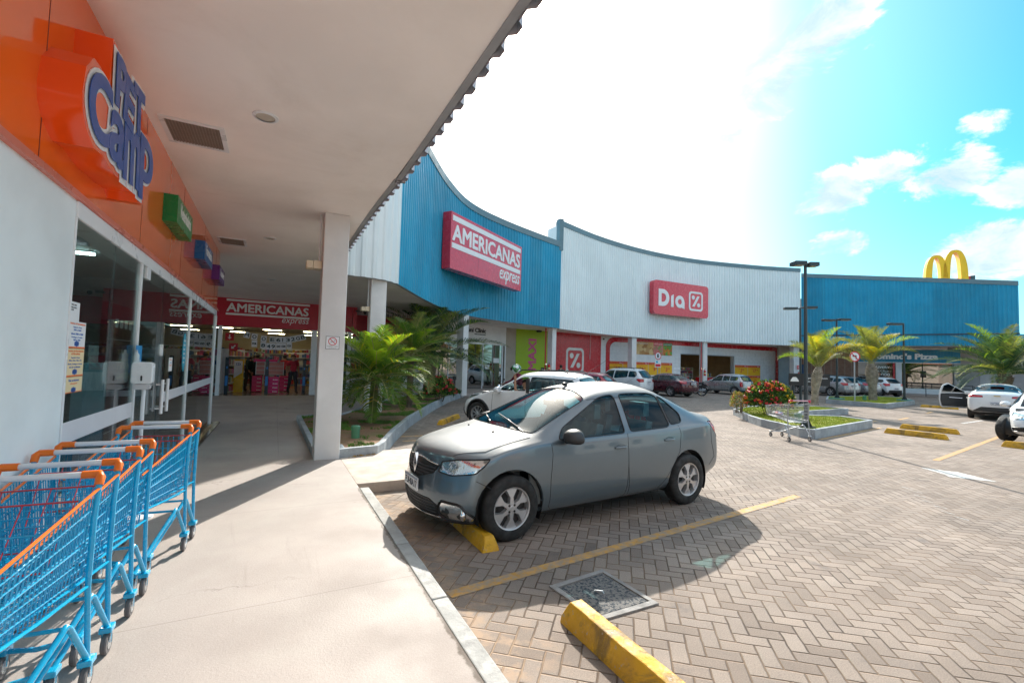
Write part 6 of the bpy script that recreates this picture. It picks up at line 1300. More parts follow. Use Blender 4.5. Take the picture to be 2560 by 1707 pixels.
mb = MB()
for a, b, c in (((1.12, -.55, 1.00), (1.19, -.12, 1.075), (1.28, .25, 1.105)), ((1.08, .10, 1.035), (1.17, .35, 1.07), (1.30, .62, 1.075))):
    mb.tube([a, b], .010, 6); mb.tube([Vector(a).lerp(Vector(b), .3)+Vector((0, 0, .01)), b, c], .007, 5)
mb.build('wipers', black_m, rh, smooth=50)
mb = MB(); mb.ico((2.12, .02, 1.475), .035, 2, sc=(1.4, .8, .7)); mb.tube([(2.12, .02, 1.485), (2.50, .03, 1.62), (2.85, .04, 1.80)], [.004, .003, .002], 5); mb.build('aerial', black_m, rh, smooth=50)
mb = MB(); mb.box(1.86, 1.89, -.12, .12, 1.21, 1.28); mb.tube([(1.88, 0, 1.25), (1.93, 0, 1.36)], .012, 5); mb.build('interior_mirror', black_m, rh, bevel=.015)
for y in (-.3, .3): p = sh.onskin('T', .90, y); mb = MB(); mb.ico(p, .014, 1); mb.build('washer_nozzle', black_m, rh)
for sg in (-1, 1):
    p = sh.onskin(('L' if sg < 0 else 'R', 40, 'f'), f45(.36, -.72), .275)
    if p: mb = MB(); mb.ico(p, .052, 2, sc=(.6, .6, 1)); mb.build('fog_lamp', chrome_m, rh, smooth=80)
rh.location = _loc; rh.rotation_euler = _rz
# ---------- other cars ----------
def gen(L, W, H, wb, ax, r, cowl, rf, rr, kind, hz=.98, b0=.92, b1=1.0, rim='five', rb=None, deck=None, nq=3, under=.22, **k):
    fr = (H-hz)*.45
    if kind == 'sedan':
        rb = rb or L-.62; deck = deck or b1+.06
        X = [0, .16, .4, ax, cowl-.08, cowl, cowl+.1, (cowl+rf)/2, rf, rf+.2, (rf+rr)/2, rr, rr+.2, rb-.05, rb+.12, L-.2, L]
        rail = [(0, hz-.27), (.2, hz-.19), (ax, hz-.07), (cowl, hz), (cowl+.1, hz+.03), (rf, H-.13), (rf+.3, H-.10), (rr, H-.13), (rb, b1+.10), (rb+.2, deck-.02), (L-.15, deck-.03), (L, deck-.08)]
        top = [(0, hz-.24), (.2, hz-.13), (ax, hz-.02), (cowl, hz+.05), (cowl+.1, hz+.10), (rf, H-.055), (rf+.3, H), (rr-.3, H), (rr, H-.04), (rb, deck+.06), (rb+.2, deck), (L-.15, deck), (L, deck-.06)]
        rw = [(rr+.08, -W*.30), (rb+.02, -W*.345), (rb+.05, 0), (rb+.02, W*.345), (rr+.08, W*.30), (rr+.05, 0)]; rwax = 'T'
        wend = [(rr-.05, H-.20), (rr+.12, H-.27), (rb-.12, b1+.12), (rb-.2, b1+.05)]
    else:
        X = [0, .16, .4, ax, cowl-.08, cowl, cowl+.1, (cowl+rf)/2, rf, rf+.2, (rf+rr)/2, rr-.35, rr, rr+.12, L-.14, L-.05, L]; X = sorted(set(X))
        s_ = L-.10
        rail = [(0, hz-.27), (.2, hz-.19), (ax, hz-.07), (cowl, hz), (cowl+.1, hz+.03), (rf, H-.13), (rf+.3, H-.10), (rr, H-.12), (rr+.1, H-.17), (s_, b1+.04), (L, b1-.04)]
        top = [(0, hz-.24), (.2, hz-.13), (ax, hz-.02), (cowl, hz+.05), (cowl+.1, hz+.10), (rf, H-.055), (rf+.3, H), (rr-.4, H), (rr, H-.045), (rr+.1, H-.12), (s_, b1+.10), (L, b1-.02)]
        rw = [(-W*.33, b1+.03), (-W*.30, H-.17), (0, H-.13), (W*.30, H-.17), (W*.33, b1+.03), (0, b1)]; rwax = 'B'
        wend = [(rr-.06, H-.20), (rr+.02, H-.26), (L-.42, b1+.14), (L-.50, b1+.05)]
    x1 = cowl+.30; xb = ax+wb*.60; xe = wend[-1][0]
    wf = [(x1, b0+.03), (x1+.08, b0+.14), (rf+.12, H-.17), (xb-.05, H-.165), (xb-.03, b0+.05)]
    if nq == 2: wr = [[(xb+.05, b0+.05), (xb+.03, H-.165)]+wend]
    else:
        xm = xe-.16-.35*(kind != 'sedan')*(nq == 3); wr = [[(xb+.05, b0+.05), (xb+.03, H-.165), (xm-.02, H-.175), (xm, b1+.04)], [(xm+.07, b1+.05), (xm+.05, H-.19)]+wend]
    d = dict(L=L, W=W, H=H, ax=ax, wb=wb, r=r, cowl=cowl, seat2=ax+wb*.80, corner=.34, cornert=.16, X=X, plan=[(0, .88), (.2, .94), (.5, .975), (ax, 1), (L-.9, 1), (L-.3, .97), (L, .92)],
        under=[(0, under), (ax+.4, under), (L-.8, under+.02), (L, under+.10)], belt=[(0, hz-.32), (.3, hz-.24), (ax, hz-.15), (cowl+.1, b0), (rf, b0+.02), (L-.6, b1), (L, b1-.06)],
        belty=[(0, .98), (cowl, .955), (L, .95)], rail=rail, raily=[(0, .62), (.3, .68), (cowl-.05, .80), (cowl+.08, .79), (rf, .68), (rr, .67), (L-.3, .74 if kind == 'sedan' else .70), (L, .70)], top=top,
        nose=[.12, .05, 0, 0, .05, .11, .09, .08], tail=[-.10, -.02, 0, 0, -.03, -.06, -.05, -.04] if kind == 'sedan' else [-.08, -.02, .02, .0, -.03, -.06, -.05, -.04],
        win=[wf]+wr, ws=[(cowl+.02, -W*.38), (rf-.05, -W*.32), (rf-.01, 0), (rf-.05, W*.32), (cowl+.02, W*.38), (cowl-.03, 0)], rw=rw, rwax=rwax, rim=rim, handles=[(xb-.16, b0-.14), (xe-.22, b0-.11)], mir=(cowl+.34, b0+.02),
        seams=[('L', [(cowl+.14, b0-.02), (cowl+.12, .5), (cowl+.2, under+.08), (xb-.1, under+.07), (xb, .4), (xb, b0)]), ('L', [(xb+.02, .5), (xb+.06, under+.07), (ax+wb-.42, under+.09), (ax+wb-.22, .72), (xe-.05, b1)])], seamr=.005, cuts=[])
    d.update(k); return d
def lights(d, front=True, tl='side', hz=.0, tz=None):
    H1 = d['belt'][2][1]; w = d['W']/2; L = d['L']; c = d['cuts'] = list(d['cuts'])
    c.append(('headlight', 'F45', hl([(.10, -w*.50, H1-.14), (.14, -w*.52, H1-.05), (.30, -w*.8, H1-.01), (.66, -w*.99, H1+.03), (.5, -w*.96, H1-.06), (.3, -w*.82, H1-.15)]), headl, .02, .006))
    if tl == 'side': zt = tz or d['belt'][-2][1]; c.append(('tail_light', 'B45', bl([(L-.04, -w*.60, zt-.17), (L-.06, -w*.60, zt+.0), (L-.3, -w*.96, zt+.02), (L-.36, -w*.97, zt-.04), (L-.2, -w*.92, zt-.19)]), taill, .02, .004))
    if tl == 'tall': zt = tz or 1.0; c.append(('tail_light', 'B45', bl([(L-.04, -w*.78, zt-.32), (L-.06, -w*.78, zt+.02), (L-.2, -w*.94, zt+.04), (L-.2, -w*.94, zt-.30)]), taill, .02, .004))
    return d
def place(anchor, ld, th):   # put car-space point ld=(x,y) at world anchor with heading th
    a = R(th); return (anchor[0]-(ld[0]*math.cos(a)-ld[1]*math.sin(a)), anchor[1]-(ld[0]*math.sin(a)+ld[1]*math.cos(a)))
def Mrear(L, z): return Matrix(((0, 0, 1, L), (1, 0, 0, 0), (0, 1, 0, z), (0, 0, 0, 1)))
whp = paint('white_car_paint', (.70, .71, .72), 0., .3); silp = paint('silver_car_paint', (.36, .38, .40), .6, .3); maroonp = paint('maroon_car_paint', (.085, .012, .022), .3, .28)
redp = paint('red_car_paint', (.36, .012, .022), .1, .28); darkp = paint('dark_grey_car_paint', (.05, .055, .06), .4, .3)
def addrear(s, root, L, z, txt, bumper=None):
    plate(root, Mrear(L+.005, z), txt)
def local(root, fn):   # build extra parts in car space
    l, r_ = root.location.copy(), root.rotation_euler.copy(); root.location = (0, 0, 0); root.rotation_euler = (0, 0, 0); fn(); root.location = l; root.rotation_euler = r_
def roofrails(root, x0, x1, y, z):
    mb = MB()
    for sg in (-1, 1): mb = MB(); mb.tube([(x0, sg*y, z-.03), (x0+.12, sg*y, z+.035), (x1-.12, sg*y, z+.03), (x1, sg*y, z-.05)], .018, 6); mb.build('roof_rail', trimdk, root, smooth=50)
# white crossover with open window
d = lights(gen(4.0, 1.75, 1.55, 2.52, .80, .335, 1.15, 1.95, 3.55, 'hatch', .98, .98, 1.06, 'many', nq=2, archtrim=1), tl='side', tz=1.05); d['open_left'] = d['win'][0]
d['cuts'].append(('fog_grille', 'F45', hl([(.06, -.5, .30), (.10, -.52, .50), (.22, -.66, .46), (.34, -.74, .28), (.2, -.66, .24)]), black_m, .02, .02)); d['cuts'].append(('grille', 'F', [(-.5, .62), (-.52, .70), (.52, .70), (.5, .62)], black_m, .02, .005)); d['cuts'].append(('lower_grille', 'F', [(-.45, .28), (-.5, .42), (.5, .42), (.45, .28)], black_m, .02, .005))
th = -60; s1, r1_ = make_car('white_crossover', 'white crossover beside the planter with a driver raising an arm at its open window', d, whp, place((5.0, 11.52), (.80, -.80), th), R(th), sub=3)
def ex():
    roofrails(r1_, 1.9, 3.4, .56, 1.53)
    mb = MB()
    for a, b in ((2.31, 2.40),): mb.box(a, b, -.845, -.80, .98, 1.36)
    mb.build('pillar_trim', trimdk, r1_)
local(r1_, ex)
# dark hatch, red hatch
def hatch(name, label, pm, P, th, spec, txt, tl='side', tz=None, gl=None, zp=.6):
    d = lights(spec, tl=tl, tz=tz); W = d['W']/2; s, r_ = make_car(name, label, d, pm, place(P, (d['L'], W), th), R(th), sub=2, glass=gl)
    local(r_, lambda: plate(r_, Mrear(d['L']+.012, zp), txt)); return s, r_, d
hatch('dark_hatchback', 'dark grey hatchback half hidden between the white crossover and the red hatchback', darkp, (12.7, 16.1), -62, gen(3.9, 1.68, 1.45, 2.45, .78, .30, 1.1, 1.8, 3.3, 'hatch', .93, .9, .98), 'DKR4B21')
hatch('red_hatchback', 'bright red hatchback with rear wiper parked left of the white minivan', redp, (15.1, 17.36), -62, gen(3.8, 1.65, 1.43, 2.44, .76, .29, 1.05, 1.75, 3.25, 'hatch', .92, .9, .96), 'CLT5512')
s, r_, d = hatch('white_minivan', 'white minivan with black roof rails left of the maroon sedan', whp, (20.5, 20.45), -72, gen(4.36, 1.76, 1.66, 2.62, .85, .32, 1.15, 1.9, 3.85, 'hatch', 1.02, .98, 1.08), 'QPT3F40', tz=1.03, gl=cartint, zp=.85)
local(r_, lambda: roofrails(r_, 1.9, 3.7, .58, 1.64))
# maroon sedan
d = lights(gen(4.3, 1.71, 1.42, 2.44, .85, .30, 1.2, 1.95, 3.05, 'sedan', .94, .90, .95, rb=3.72), tz=.97); th = -86
s, r_ = make_car('maroon_sedan', 'maroon sedan between the white minivan and the motorcycle', d, maroonp, place((21.25, 20.05), (.85+2.44, -.80), th), R(th), glass=cartint); local(r_, lambda: plate(r_, Mrear(4.312, .82), 'DHN2C74'))
# boxy silver hatch
d = lights(gen(3.65, 1.58, 1.44, 2.36, .70, .28, 1.0, 1.62, 3.22, 'hatch', .93, .88, .93, 'steel', corner=.18, cornert=.1), tl='tall', tz=.88); th = -87
s, r_ = make_car('silver_boxy_hatchback', 'boxy old silver hatchback parked behind the flower bush', d, silp, place((27.9, 20.65), (.70+2.36, -.74), th), R(th)); local(r_, lambda: plate(r_, Mrear(3.66, .55), 'EGU7730'))
# silver wagon
d = lights(gen(4.75, 1.82, 1.50, 2.71, .95, .33, 1.35, 2.1, 4.25, 'hatch', .98, .93, 1.0, 'five'), tz=1.0); th = -99
s, r_ = make_car('silver_wagon', 'long silver station wagon behind the leaning palm at the shutter', d, silp, place((35.9, 18.75), (.95+2.71, -.85), th), R(th), glass=cartint); local(r_, lambda: (plate(r_, Mrear(4.762, .8), 'ERA5E09'), roofrails(r_, 2., 4.1, .6, 1.49)))
# silver sedan and small white hatch at its right
d = lights(gen(4.4, 1.72, 1.46, 2.6, .85, .31, 1.25, 2.0, 3.1, 'sedan', .95, .92, .98), tz=1.0); th = -103
s, r_ = make_car('silver_sedan', 'silver sedan squeezed between the silver wagon and the small white hatchback', d, silp, place((39.0, 17.3), (4.4, 0), th), R(th)); local(r_, lambda: plate(r_, Mrear(4.412, .8), 'FZK1D28'))
d = lights(gen(3.7, 1.60, 1.48, 2.42, .70, .29, 1.05, 1.7, 3.2, 'hatch', .98, .95, 1.02, 'steel', archtrim=1), tz=1.0); th = -108
d['cuts'].append(('bumper_trim', 'B', [(-.6, .32), (-.55, .52), (.55, .52), (.6, .32)], trimdk, .03, .004))
s, r_ = make_car('small_white_hatchback', 'small white hatchback with dark rear bumper before the black railing', d, whp, place((41.0, 16.9), (3.7, 0), th), R(th), glass=cartint); local(r_, lambda: plate(r_, Mrear(3.712, .62), 'FRD8G33'))
# white sedan with open door, right
d = lights(gen(4.45, 1.75, 1.47, 2.6, .85, .32, 1.25, 2.0, 3.2, 'sedan', .95, .93, 1.02, rb=3.95, deck=1.10), tl=None); L = 4.45; w = .875
d['cuts'] += [('tail_light', 'B45', bl([(L-.02, -.42, .90), (L-.04, -.42, .97), (L-.3, -.84, 1.03), (L-.36, -.85, 1.0), (L-.2, -.82, .88)]), taill, .02, .004), ('bumper_trim', 'B', [(-.70, .34), (-.45, .52), (.45, .52), (.70, .34)], trimdk, .03, .004)]
d['open_left'] = d['win'][0]; th = 195
s, rs_ = make_car('white_sedan', 'white sedan seen from behind at the right with its driver door wide open', d, whp, place((25.0, 7.07), (L, 0), th), R(th), glass=cartint)
def ex():
    plate(rs_, Mrear(L+.012, .66), 'GCZ 0A84'.replace(' ', ''), .42)
    mb = MB(); mb.box(L-.02, L+.006, -.09, .09, .955, .985); mb.build('emblem', mat('gold_emblem', (.5, .35, .08), .3, .8), rs_)
    mb = MB(); mb.box(3.35, 3.5, -.2, .2, 1.415, 1.43); mb.build('brake_light', taill, rs_); mb = MB(); mb.box(3.0, 3.12, -.03, .03, 1.46, 1.52); mb.build('roof_aerial', black_m, rs_, bevel=.01)
    Md = Matrix.Translation((1.42, -.87, 0)) @ Matrix.Rotation(R(-68), 4, 'Z')
    o = [(0, .30), (1.0, .27), (1.08, .6), (1.06, .96), (.95, 1.30), (.75, 1.40), (.30, 1.10), (.02, .98)]; i = [(.09, .42), (.92, .40), (.98, .62), (.97, .90), (.08, .90)]
    Mz = Md @ Matrix(((1, 0, 0, 0), (0, 0, -1, 0), (0, 1, 0, 0), (0, 0, 0, 1)))
    mb = MB(); mb.prism(bez_round(o, .08, 3), -.01, .03, Mz); mb.build('open_door', whp, rs_, bevel=.01); mb = MB(); mb.prism(bez_round([(.05, .36), (.98, .34), (1.03, .62), (1.01, .92), (.06, .94)], .06, 3), -.07, -.012, Mz); od = mb.build('door_lining', trimdk, rs_, bevel=.01)
    mb = MB(); mb.prism([(.12, .99), (.34, 1.10), (.74, 1.345), (.90, 1.26), (.985, .97)], -.035, -.012, Mz); mb.build('door_window', cartint, rs_)
    mb = MB(); mb.tube([Mz @ Vector(p) for p in ((.3, .72, -.09), (.75, .74, -.09))], .02, 6); mb.build('arm_rest', chrome_m, rs_)
local(rs_, ex)
# white car nose at the right edge
d = lights(gen(4.1, 1.78, 1.47, 2.55, .80, .33, 1.1, 1.85, 3.5, 'hatch', .92, .92, 1.0, 'many'), tl='side'); th = 13
d['cuts'] += [('lower_grille', 'F', [(-.5, .24), (-.62, .36), (-.3, .44), (.3, .44), (.62, .36), (.5, .24)], black_m, .02, .005), ('fog_grille', 'F45', hl([(.12, -.56, .34), (.14, -.58, .44), (.36, -.78, .42), (.34, -.76, .32)]), black_m, .02, .01), ('grille', 'F', [(-.55, .58), (-.5, .66), (.5, .66), (.55, .58), (0, .54)], black_m, .02, .005)]
s, r_ = make_car('white_hatchback', 'white car nose cut by the right picture edge beside a yellow wheel stop', d, whp, place((16.95, 4.6), (.10, .86), th), R(th), sub=3)
for w_ in [o for o in bpy.data.objects if o.parent == r_ and o.name.startswith('wheel')]:
    c = sum((Vector(v.co) for v in w_.data.vertices), Vector())/len(w_.data.vertices)
    if c.x < 1.2 and c.y > 0: w_.location = (c-Matrix.Rotation(R(-28), 3, 'Z') @ c)+Vector((0, .12, 0)); w_.rotation_euler = (0, 0, R(-28))
# ---------- motorcycles ----------
def moto(loc, th, label, box=False, col=None):
    t = T('motorcycle', label, 'motorcycle', (0, 0, 0), 0, 'parked motorcycles'); c = col or mat('moto_black_paint', (.015, .015, .02), .25, coat=1.)
    for x in (0, 1.30):
        mb = MB(); ring = [Vector((x+.27*math.cos(R(a*15)), 0, .30+.27*math.sin(R(a*15)))) for a in range(24)]; mb.tube(ring, .045, 8, closed=True); w = mb.build('wheel', rubber_m, None, smooth=60); w.parent = t
        mb = MB(); mb.tube([Vector((x+.235*math.cos(R(a*15)), 0, .30+.235*math.sin(R(a*15)))) for a in range(24)], .014, 6, closed=True)
        for a in range(0, 360, 60): mb.tube([(x, 0, .30), (x+.23*math.cos(R(a)), 0, .30+.23*math.sin(R(a)))], .010, 4)
        mb.lathe([(0, -.05), (.05, -.05), (.05, .05), (0, .05)], 12, Matrix.Translation((x, 0, .3)) @ Matrix.Rotation(R(90), 4, 'X')); mb.build('rim', steel_m, None, smooth=40).parent = w
    mb = MB()
    for y in (-.09, .09): mb.tube([(0, y, .30), (.24, y*.9, .95)], .022, 8)
    mb.tube([(.24, 0, .95), (.5, 0, .70), (.95, 0, .62), (1.3, .09, .30)], .025, 8); mb.tube([(.30, 0, .85), (.45, 0, .35), (.8, 0, .30), (.95, 0, .6)], .02, 8); mb.build('frame', dark_m, t, smooth=40)
    mb = MB(); mb.ico((.52, 0, .84), .2, 2, sc=(1.3, .62, .62)); mb.build('fuel_tank', c, t, smooth=80); mb = MB(); mb.ico((.62, 0, .45), .17, 2, sc=(1.2, .8, 1.)); mb.tube([(.6, -.12, .38), (1.0, -.13, .33), (1.55, -.14, .42)], [.03, .045, .05], 8); mb.build('engine', steel_m, t, smooth=50)
    mb = MB(); mb.box(.72, 1.42, -.12, .12, .76, .86); mb.build('seat', black_m, t, bevel=.04); mb = MB(); mb.box(1.3, 1.62, -.07, .07, .66, .78); mb.build('tail', c, t, bevel=.03)
    mb = MB(); mb.tube([(.28, -.36, 1.04), (.22, -.2, 1.02), (.22, .2, 1.02), (.28, .36, 1.04)], .014, 8); 
    for y in (-.28, .28): mb.tube([(.24, y, 1.02), (.2, y*1.15, 1.18)], .006, 5); mb.ico((.2, y*1.2, 1.2), .05, 1, sc=(.4, 1.2, .8))
    mb.build('handlebar', black_m, t, smooth=50); mb = MB(); mb.ico((.12, 0, .92), .10, 2, sc=(.8, 1, 1)); mb.build('headlight', headl, t, smooth=80)
    mb = MB(); mb.ico((1.62, 0, .74), .04, 1); mb.build('tail_light', taill, t)
    for q in (((-.28, 0, .5), (-.05, 0, .62), (.2, 0, .55)), ((1.15, 0, .62), (1.5, 0, .62), (1.66, 0, .45))): mb = MB(); mb.tube(q, .05, 6); mb.build('mudguard', c, t, smooth=60)
    if box:
        mb = MB(); mb.box(1.30, 1.75, -.24, .24, .90, 1.30); mb.build('delivery_box', black_m, t, bevel=.03)
    t.location = (*loc, 0); t.rotation_euler = (0, 0, R(th)); return t
moto((23.6, 21.4), 300, 'black motorcycle parked between the maroon sedan and the silver hatchback')
moto((25.3, 23.2), 285, 'motorcycle farther back by the red counter at the market entrance')
moto((6.55, 13.75), -10, 'motorcycle ridden by the helmeted person by the clinic window', True)
# ================= lamps, signs, small street furniture =================
lampm = mat('lamp_post_paint', (.03, .045, .05), .4, var=.1)
def lamp(x, y, zb, h, heads, label, r=.055, base=True, low=None):
    t = T('street_lamp', label, 'street lamp', (x, y, zb), group='dark lamp posts of the parking lot')
    mb = MB(); mb.tube([(x, y, zb), (x, y, h-.02)], [r*1.1, r*.8], 12)
    mb.prism([(-.16, -.16), (.16, -.16), (.16, .16), (-.16, .16)], 0, .03, Matrix.Translation((x, y, zb)))
    for a in range(4): c, s_ = math.cos(R(a*90+45)), math.sin(R(a*90+45)); mb.add([(x+c*.04, y+s_*.04, zb+.03), (x+c*.15, y+s_*.15, zb+.03), (x+c*.04, y+s_*.04, zb+.28)], [(0, 1, 2), (2, 1, 0)])
    mb.build('post', lampm, t, smooth=30)
    if base: mb = MB(); mb.box(x-.28, x+.28, y-.28, y+.28, zb-.03, zb+.06); mb.build('base', mat('teal_base', (.10, .26, .24), .8), t, bevel=.02)
    for (ang, ln, z, w, L) in heads:
        d = Vector((math.cos(R(ang)), math.sin(R(ang)), 0)); s_ = Vector((-d.y, d.x, 0)); c = Vector((x, y, z))
        M = Matrix((d, s_, Vector((0, 0, 1)))).transposed().to_4x4(); M.translation = c
        mb = MB(M=M); mb.box(ln, ln+L, -w/2, w/2, -.055, .055); hd = mb.build('lamp_head', lampm, t, bevel=.01)
        mb = MB(M=M); mb.box(ln+.06, ln+L-.06, -w/2+.04, w/2-.04, -.064, -.056); mb.build('lamp_glass', mat('lamp_glass_plate', (.5, .52, .5), .15), None).parent = hd
        mb = MB(M=M); mb.tube([(0, 0, -.03), (ln+.02, 0, 0)], .028, 8); mb.build('arm', lampm, t, smooth=40)
lamp(12.82, 7.32, .22, 4.72, [(152, .03, 4.68, .30, .32), (-30, .06, 4.66, .24, .26)], 'tall dark lamp post nearest the camera on the forked island', .047, False)
lamp(23.8, 13.85, .0, 5.0, [(140, .15, 4.95, .3, .6), (-40, .15, 5.0, .3, .6)], 'dark lamp post directly behind the nearest one with two heads at mid height')
lamp(28.6, 14.6, .22, 4.82, [(150, .15, 4.72, .3, .62), (-25, .15, 4.78, .3, .62)], 'dark double-headed lamp post on the far island near the white hatchback')
lamp(32.2, 12.9, .22, 4.70, [(150, .1, 4.62, .3, .75)], 'dark single-headed lamp post at the right end of the far island')
lamp(36.2, 8.4, .2, 4.4, [], 'dark post partly hidden among the fronds of the right palm')
# black directional sign
t = T('black_direction_sign', 'small black sign with white car symbol on a post behind the near lamp post', 'sign', (23.3, 13.5, .2))
Mw = plane_frame((22.95, 13.93), (24.75, 12.9)); mb = MB(); mb.prism([(0, 1.02), (2.02, 1.02), (2.02, 1.62), (0, 1.62)], -.03, 0, Mw); mb.build('plate', black_m, t, bevel=.005)
mb = MB(); mb.tube([Mw @ Vector((.25, 0, -.06)), Mw @ Vector((.25, 1.6, -.06))], .06, 8); mb.build('post', lampm, t, smooth=40)
mb = MB(); mb.prism(bez_round([(.06, 1.22), (.12, 1.34), (.2, 1.44), (.36, 1.44), (.44, 1.34), (.5, 1.22)], .04), .001, .006, Mw); mb.build('car_symbol', lettw, t)
text('Pague o estacionamento', .1, .003, Mw @ Matrix.Translation((.85, 1.35, .001)), lettw, parent=t, fit=(1.05, .1)); text('nos caixas', .1, .003, Mw @ Matrix.Translation((.85, 1.2, .001)), lettw, parent=t, fit=(.6, .09))
def roundsign(x, y, z, rad, label, sym, ang, post=True, zb=0.2):
    t = T('round_sign', label, 'road sign', (x, y, zb)); d = Vector((math.cos(R(ang)), math.sin(R(ang)), 0)); M = plane_frame((x, y), (x+d.x, y+d.y)); 
    mb = MB(); mb.lathe([(0, 0), (rad, 0), (rad, .01), (0, .01)], 28, M @ Matrix.Translation((0, z, 0))); mb.build('plate', whs, t, smooth=30)
    mb = MB(); ringseg(mb, arcs(0, z, rad, 0, 360, 28), arcs(0, z, rad*.8, 0, 360, 28), M, .011, .016)
    if sym == 'left': mb.bar(M @ Vector((-rad*.6, z+rad*.6, .022)), M @ Vector((rad*.6, z-rad*.6, .022)), .01, rad*.14)
    mb.build('red_ring', mat('signal_red', (.65, .02, .04), .5), t)
    if sym == 'E': text('E', .3, .003, M @ Matrix.Translation((-rad*.32, z-rad*.45, .012)), dark_m, parent=t, fit=(rad*.64, rad*.9), off=.02)
    else:
        mb = MB(); mb.prism([(rad*.15, z-rad*.5), (rad*.32, z-rad*.5), (rad*.32, z+rad*.25), (-rad*.2, z+rad*.25), (-rad*.2, z+rad*.42), (-rad*.5, z+rad*.15), (-rad*.2, z-rad*.1), (-rad*.2, z+rad*.08), (rad*.15, z+rad*.08)], .011, .015, M); mb.build('arrow', dark_m, t)
    mb = MB(); mb.tube([M @ Vector((0, zb, -.03)), M @ Vector((0, z+rad*.8, -.03))], .035, 8); mb.build('post', mat('grey_pole', (.42, .44, .45), .5), t, smooth=40)
    return t, M
roundsign(28.2, 13.5, 2.62, .28, 'round white no left turn sign with red ring between the two leaning palms', 'left', -30)
t, M = roundsign(25.6, 25.4, 2.62, .30, 'round parking sign with letter E above the maroon sedan', 'E', -5, zb=0.)
mb = MB(); mb.prism([(-.28, 1.75), (.28, 1.75), (.28, 2.28), (-.28, 2.28)], 0, .01, M); mb.build('lower_plate', whs, t); mb = MB(); mb.prism([(-.24, 1.8), (.24, 1.8), (.24, 2.0), (-.24, 2.0)], .011, .014, M, 0); mb.prism([(-.2, 2.08), (.0, 2.08), (.0, 2.22), (-.2, 2.22)], .011, .014, M, 1); mb.build('print', [mat('signal_red', (.65, .02, .04), .5), mat('cyan_print', (.02, .42, .60), .4)], t)
# green stubs
for x, y, z, r_, h, lab in ((1.42, 9.1, .22, .085, .25, 'green capped pipe stub in the near planter'), (13.7, 8.05, .2, .10, .30, 'green pipe stub on the forked island behind the trolley'), (29.6, 13.7, .2, .10, .28, 'green pipe stub on the far island')):
    t = T('green_pipe_stub', lab, 'bollard', (x, y, z), group='green pipe stubs in the planted beds'); Mt = Matrix.Translation((x, y, z)); gm = mat('green_pvc', (.07, .22, .12), .5, var=.15)
    mb = MB(); mb.lathe([(r_*.92, -.02), (r_*.92, h*.72)], 20, Mt); mb.build('pipe', gm, t, smooth=40)
    mb = MB(); mb.lathe([(r_*1.0, h*.68), (r_*1.0, h*.93), (r_*.8, h*1.0), (0, h*1.03)], 20, Mt); mb.build('cap', gm, t, smooth=40)
t = T('garden_spotlight', 'thin black garden spike light by the red flowers', 'garden light', (7.0, 18.9, .2)); mb = MB(); mb.tube([(7.0, 18.9, .2), (7.0, 18.9, .95)], .022, 6); mb.build('spike', black_m, t); mb = MB(); mb.box(6.95, 7.08, 18.84, 18.96, .95, 1.12); mb.build('lamp_head', black_m, t, bevel=.01)
# dry leaves by the planter
t = MB()
for k in range(60):
    x, y = 1.28+rnd.gauss(0, .1), 7.95+rnd.gauss(0, .05); a = rnd.uniform(0, 6.28); c, s_ = math.cos(a)*.035, math.sin(a)*.035
    t.add([(x-c, y-s_, .133), (x+s_*.3, y-c*.3, .14+rnd.random()*.02), (x+c, y+s_, .133), (x-s_*.3, y+c*.3, .134)], [(0, 1, 2, 3)])
setp(t.build('fallen_leaves', mat('dry_leaf', (.42, .25, .07), .8, var=.3, vs_=20)), 'heap of dry brown leaves at the foot of the planter end', 'leaves', kind='stuff')
# ================= plants =================
def leafmat(name, c, c2, tr=.35):
    m = bpy.data.materials.new(name); m.use_nodes = True; g = NG(m.node_tree); b = m.node_tree.nodes['Principled BSDF']
    ge = g.n('ShaderNodeObjectInfo'); co = g.n('ShaderNodeTexCoord').outputs['Object']
    col = g.mix(g.rng(g.noise(co, 4., 5., .7), .35, .65), c+(1,), c2+(1,)); g.l(col, b.inputs['Base Color']); b.inputs['Roughness'].default_value = .62; b.inputs['Specular IOR Level'].default_value = .3
    tl = g.n('ShaderNodeBsdfTranslucent'); g.l(g.mix(1., col, (1.25, 1.3, .5, 1), 'MULTIPLY'), tl.inputs[0]); mx = g.n('ShaderNodeMixShader'); mx.inputs[0].default_value = tr
    g.l(b.outputs[0], mx.inputs[1]); g.l(tl.outputs[0], mx.inputs[2]); g.l(mx.outputs[0], m.node_tree.nodes['Material Output'].inputs[0]); return m
pg = leafmat('palm_leaf_green', (.07, .15, .028), (.14, .24, .04)); py = leafmat('palm_leaf_lime', (.20, .33, .03), (.30, .40, .04), .45); pyl = leafmat('palm_leaf_yellow', (.55, .38, .03), (.35, .40, .05), .4)
pgrey = leafmat('palm_leaf_olive', (.16, .20, .07), (.28, .27, .10), .35); pblue = leafmat('palm_leaf_bluish', (.04, .10, .06), (.09, .15, .07), .25); rach = mat('palm_rachis', (.30, .30, .10), .6, var=.2, vs_=5)
trunkm = mat('palm_trunk', (.16, .12, .085), .9, var=.35, vs_=9, bump=1., bs=30)
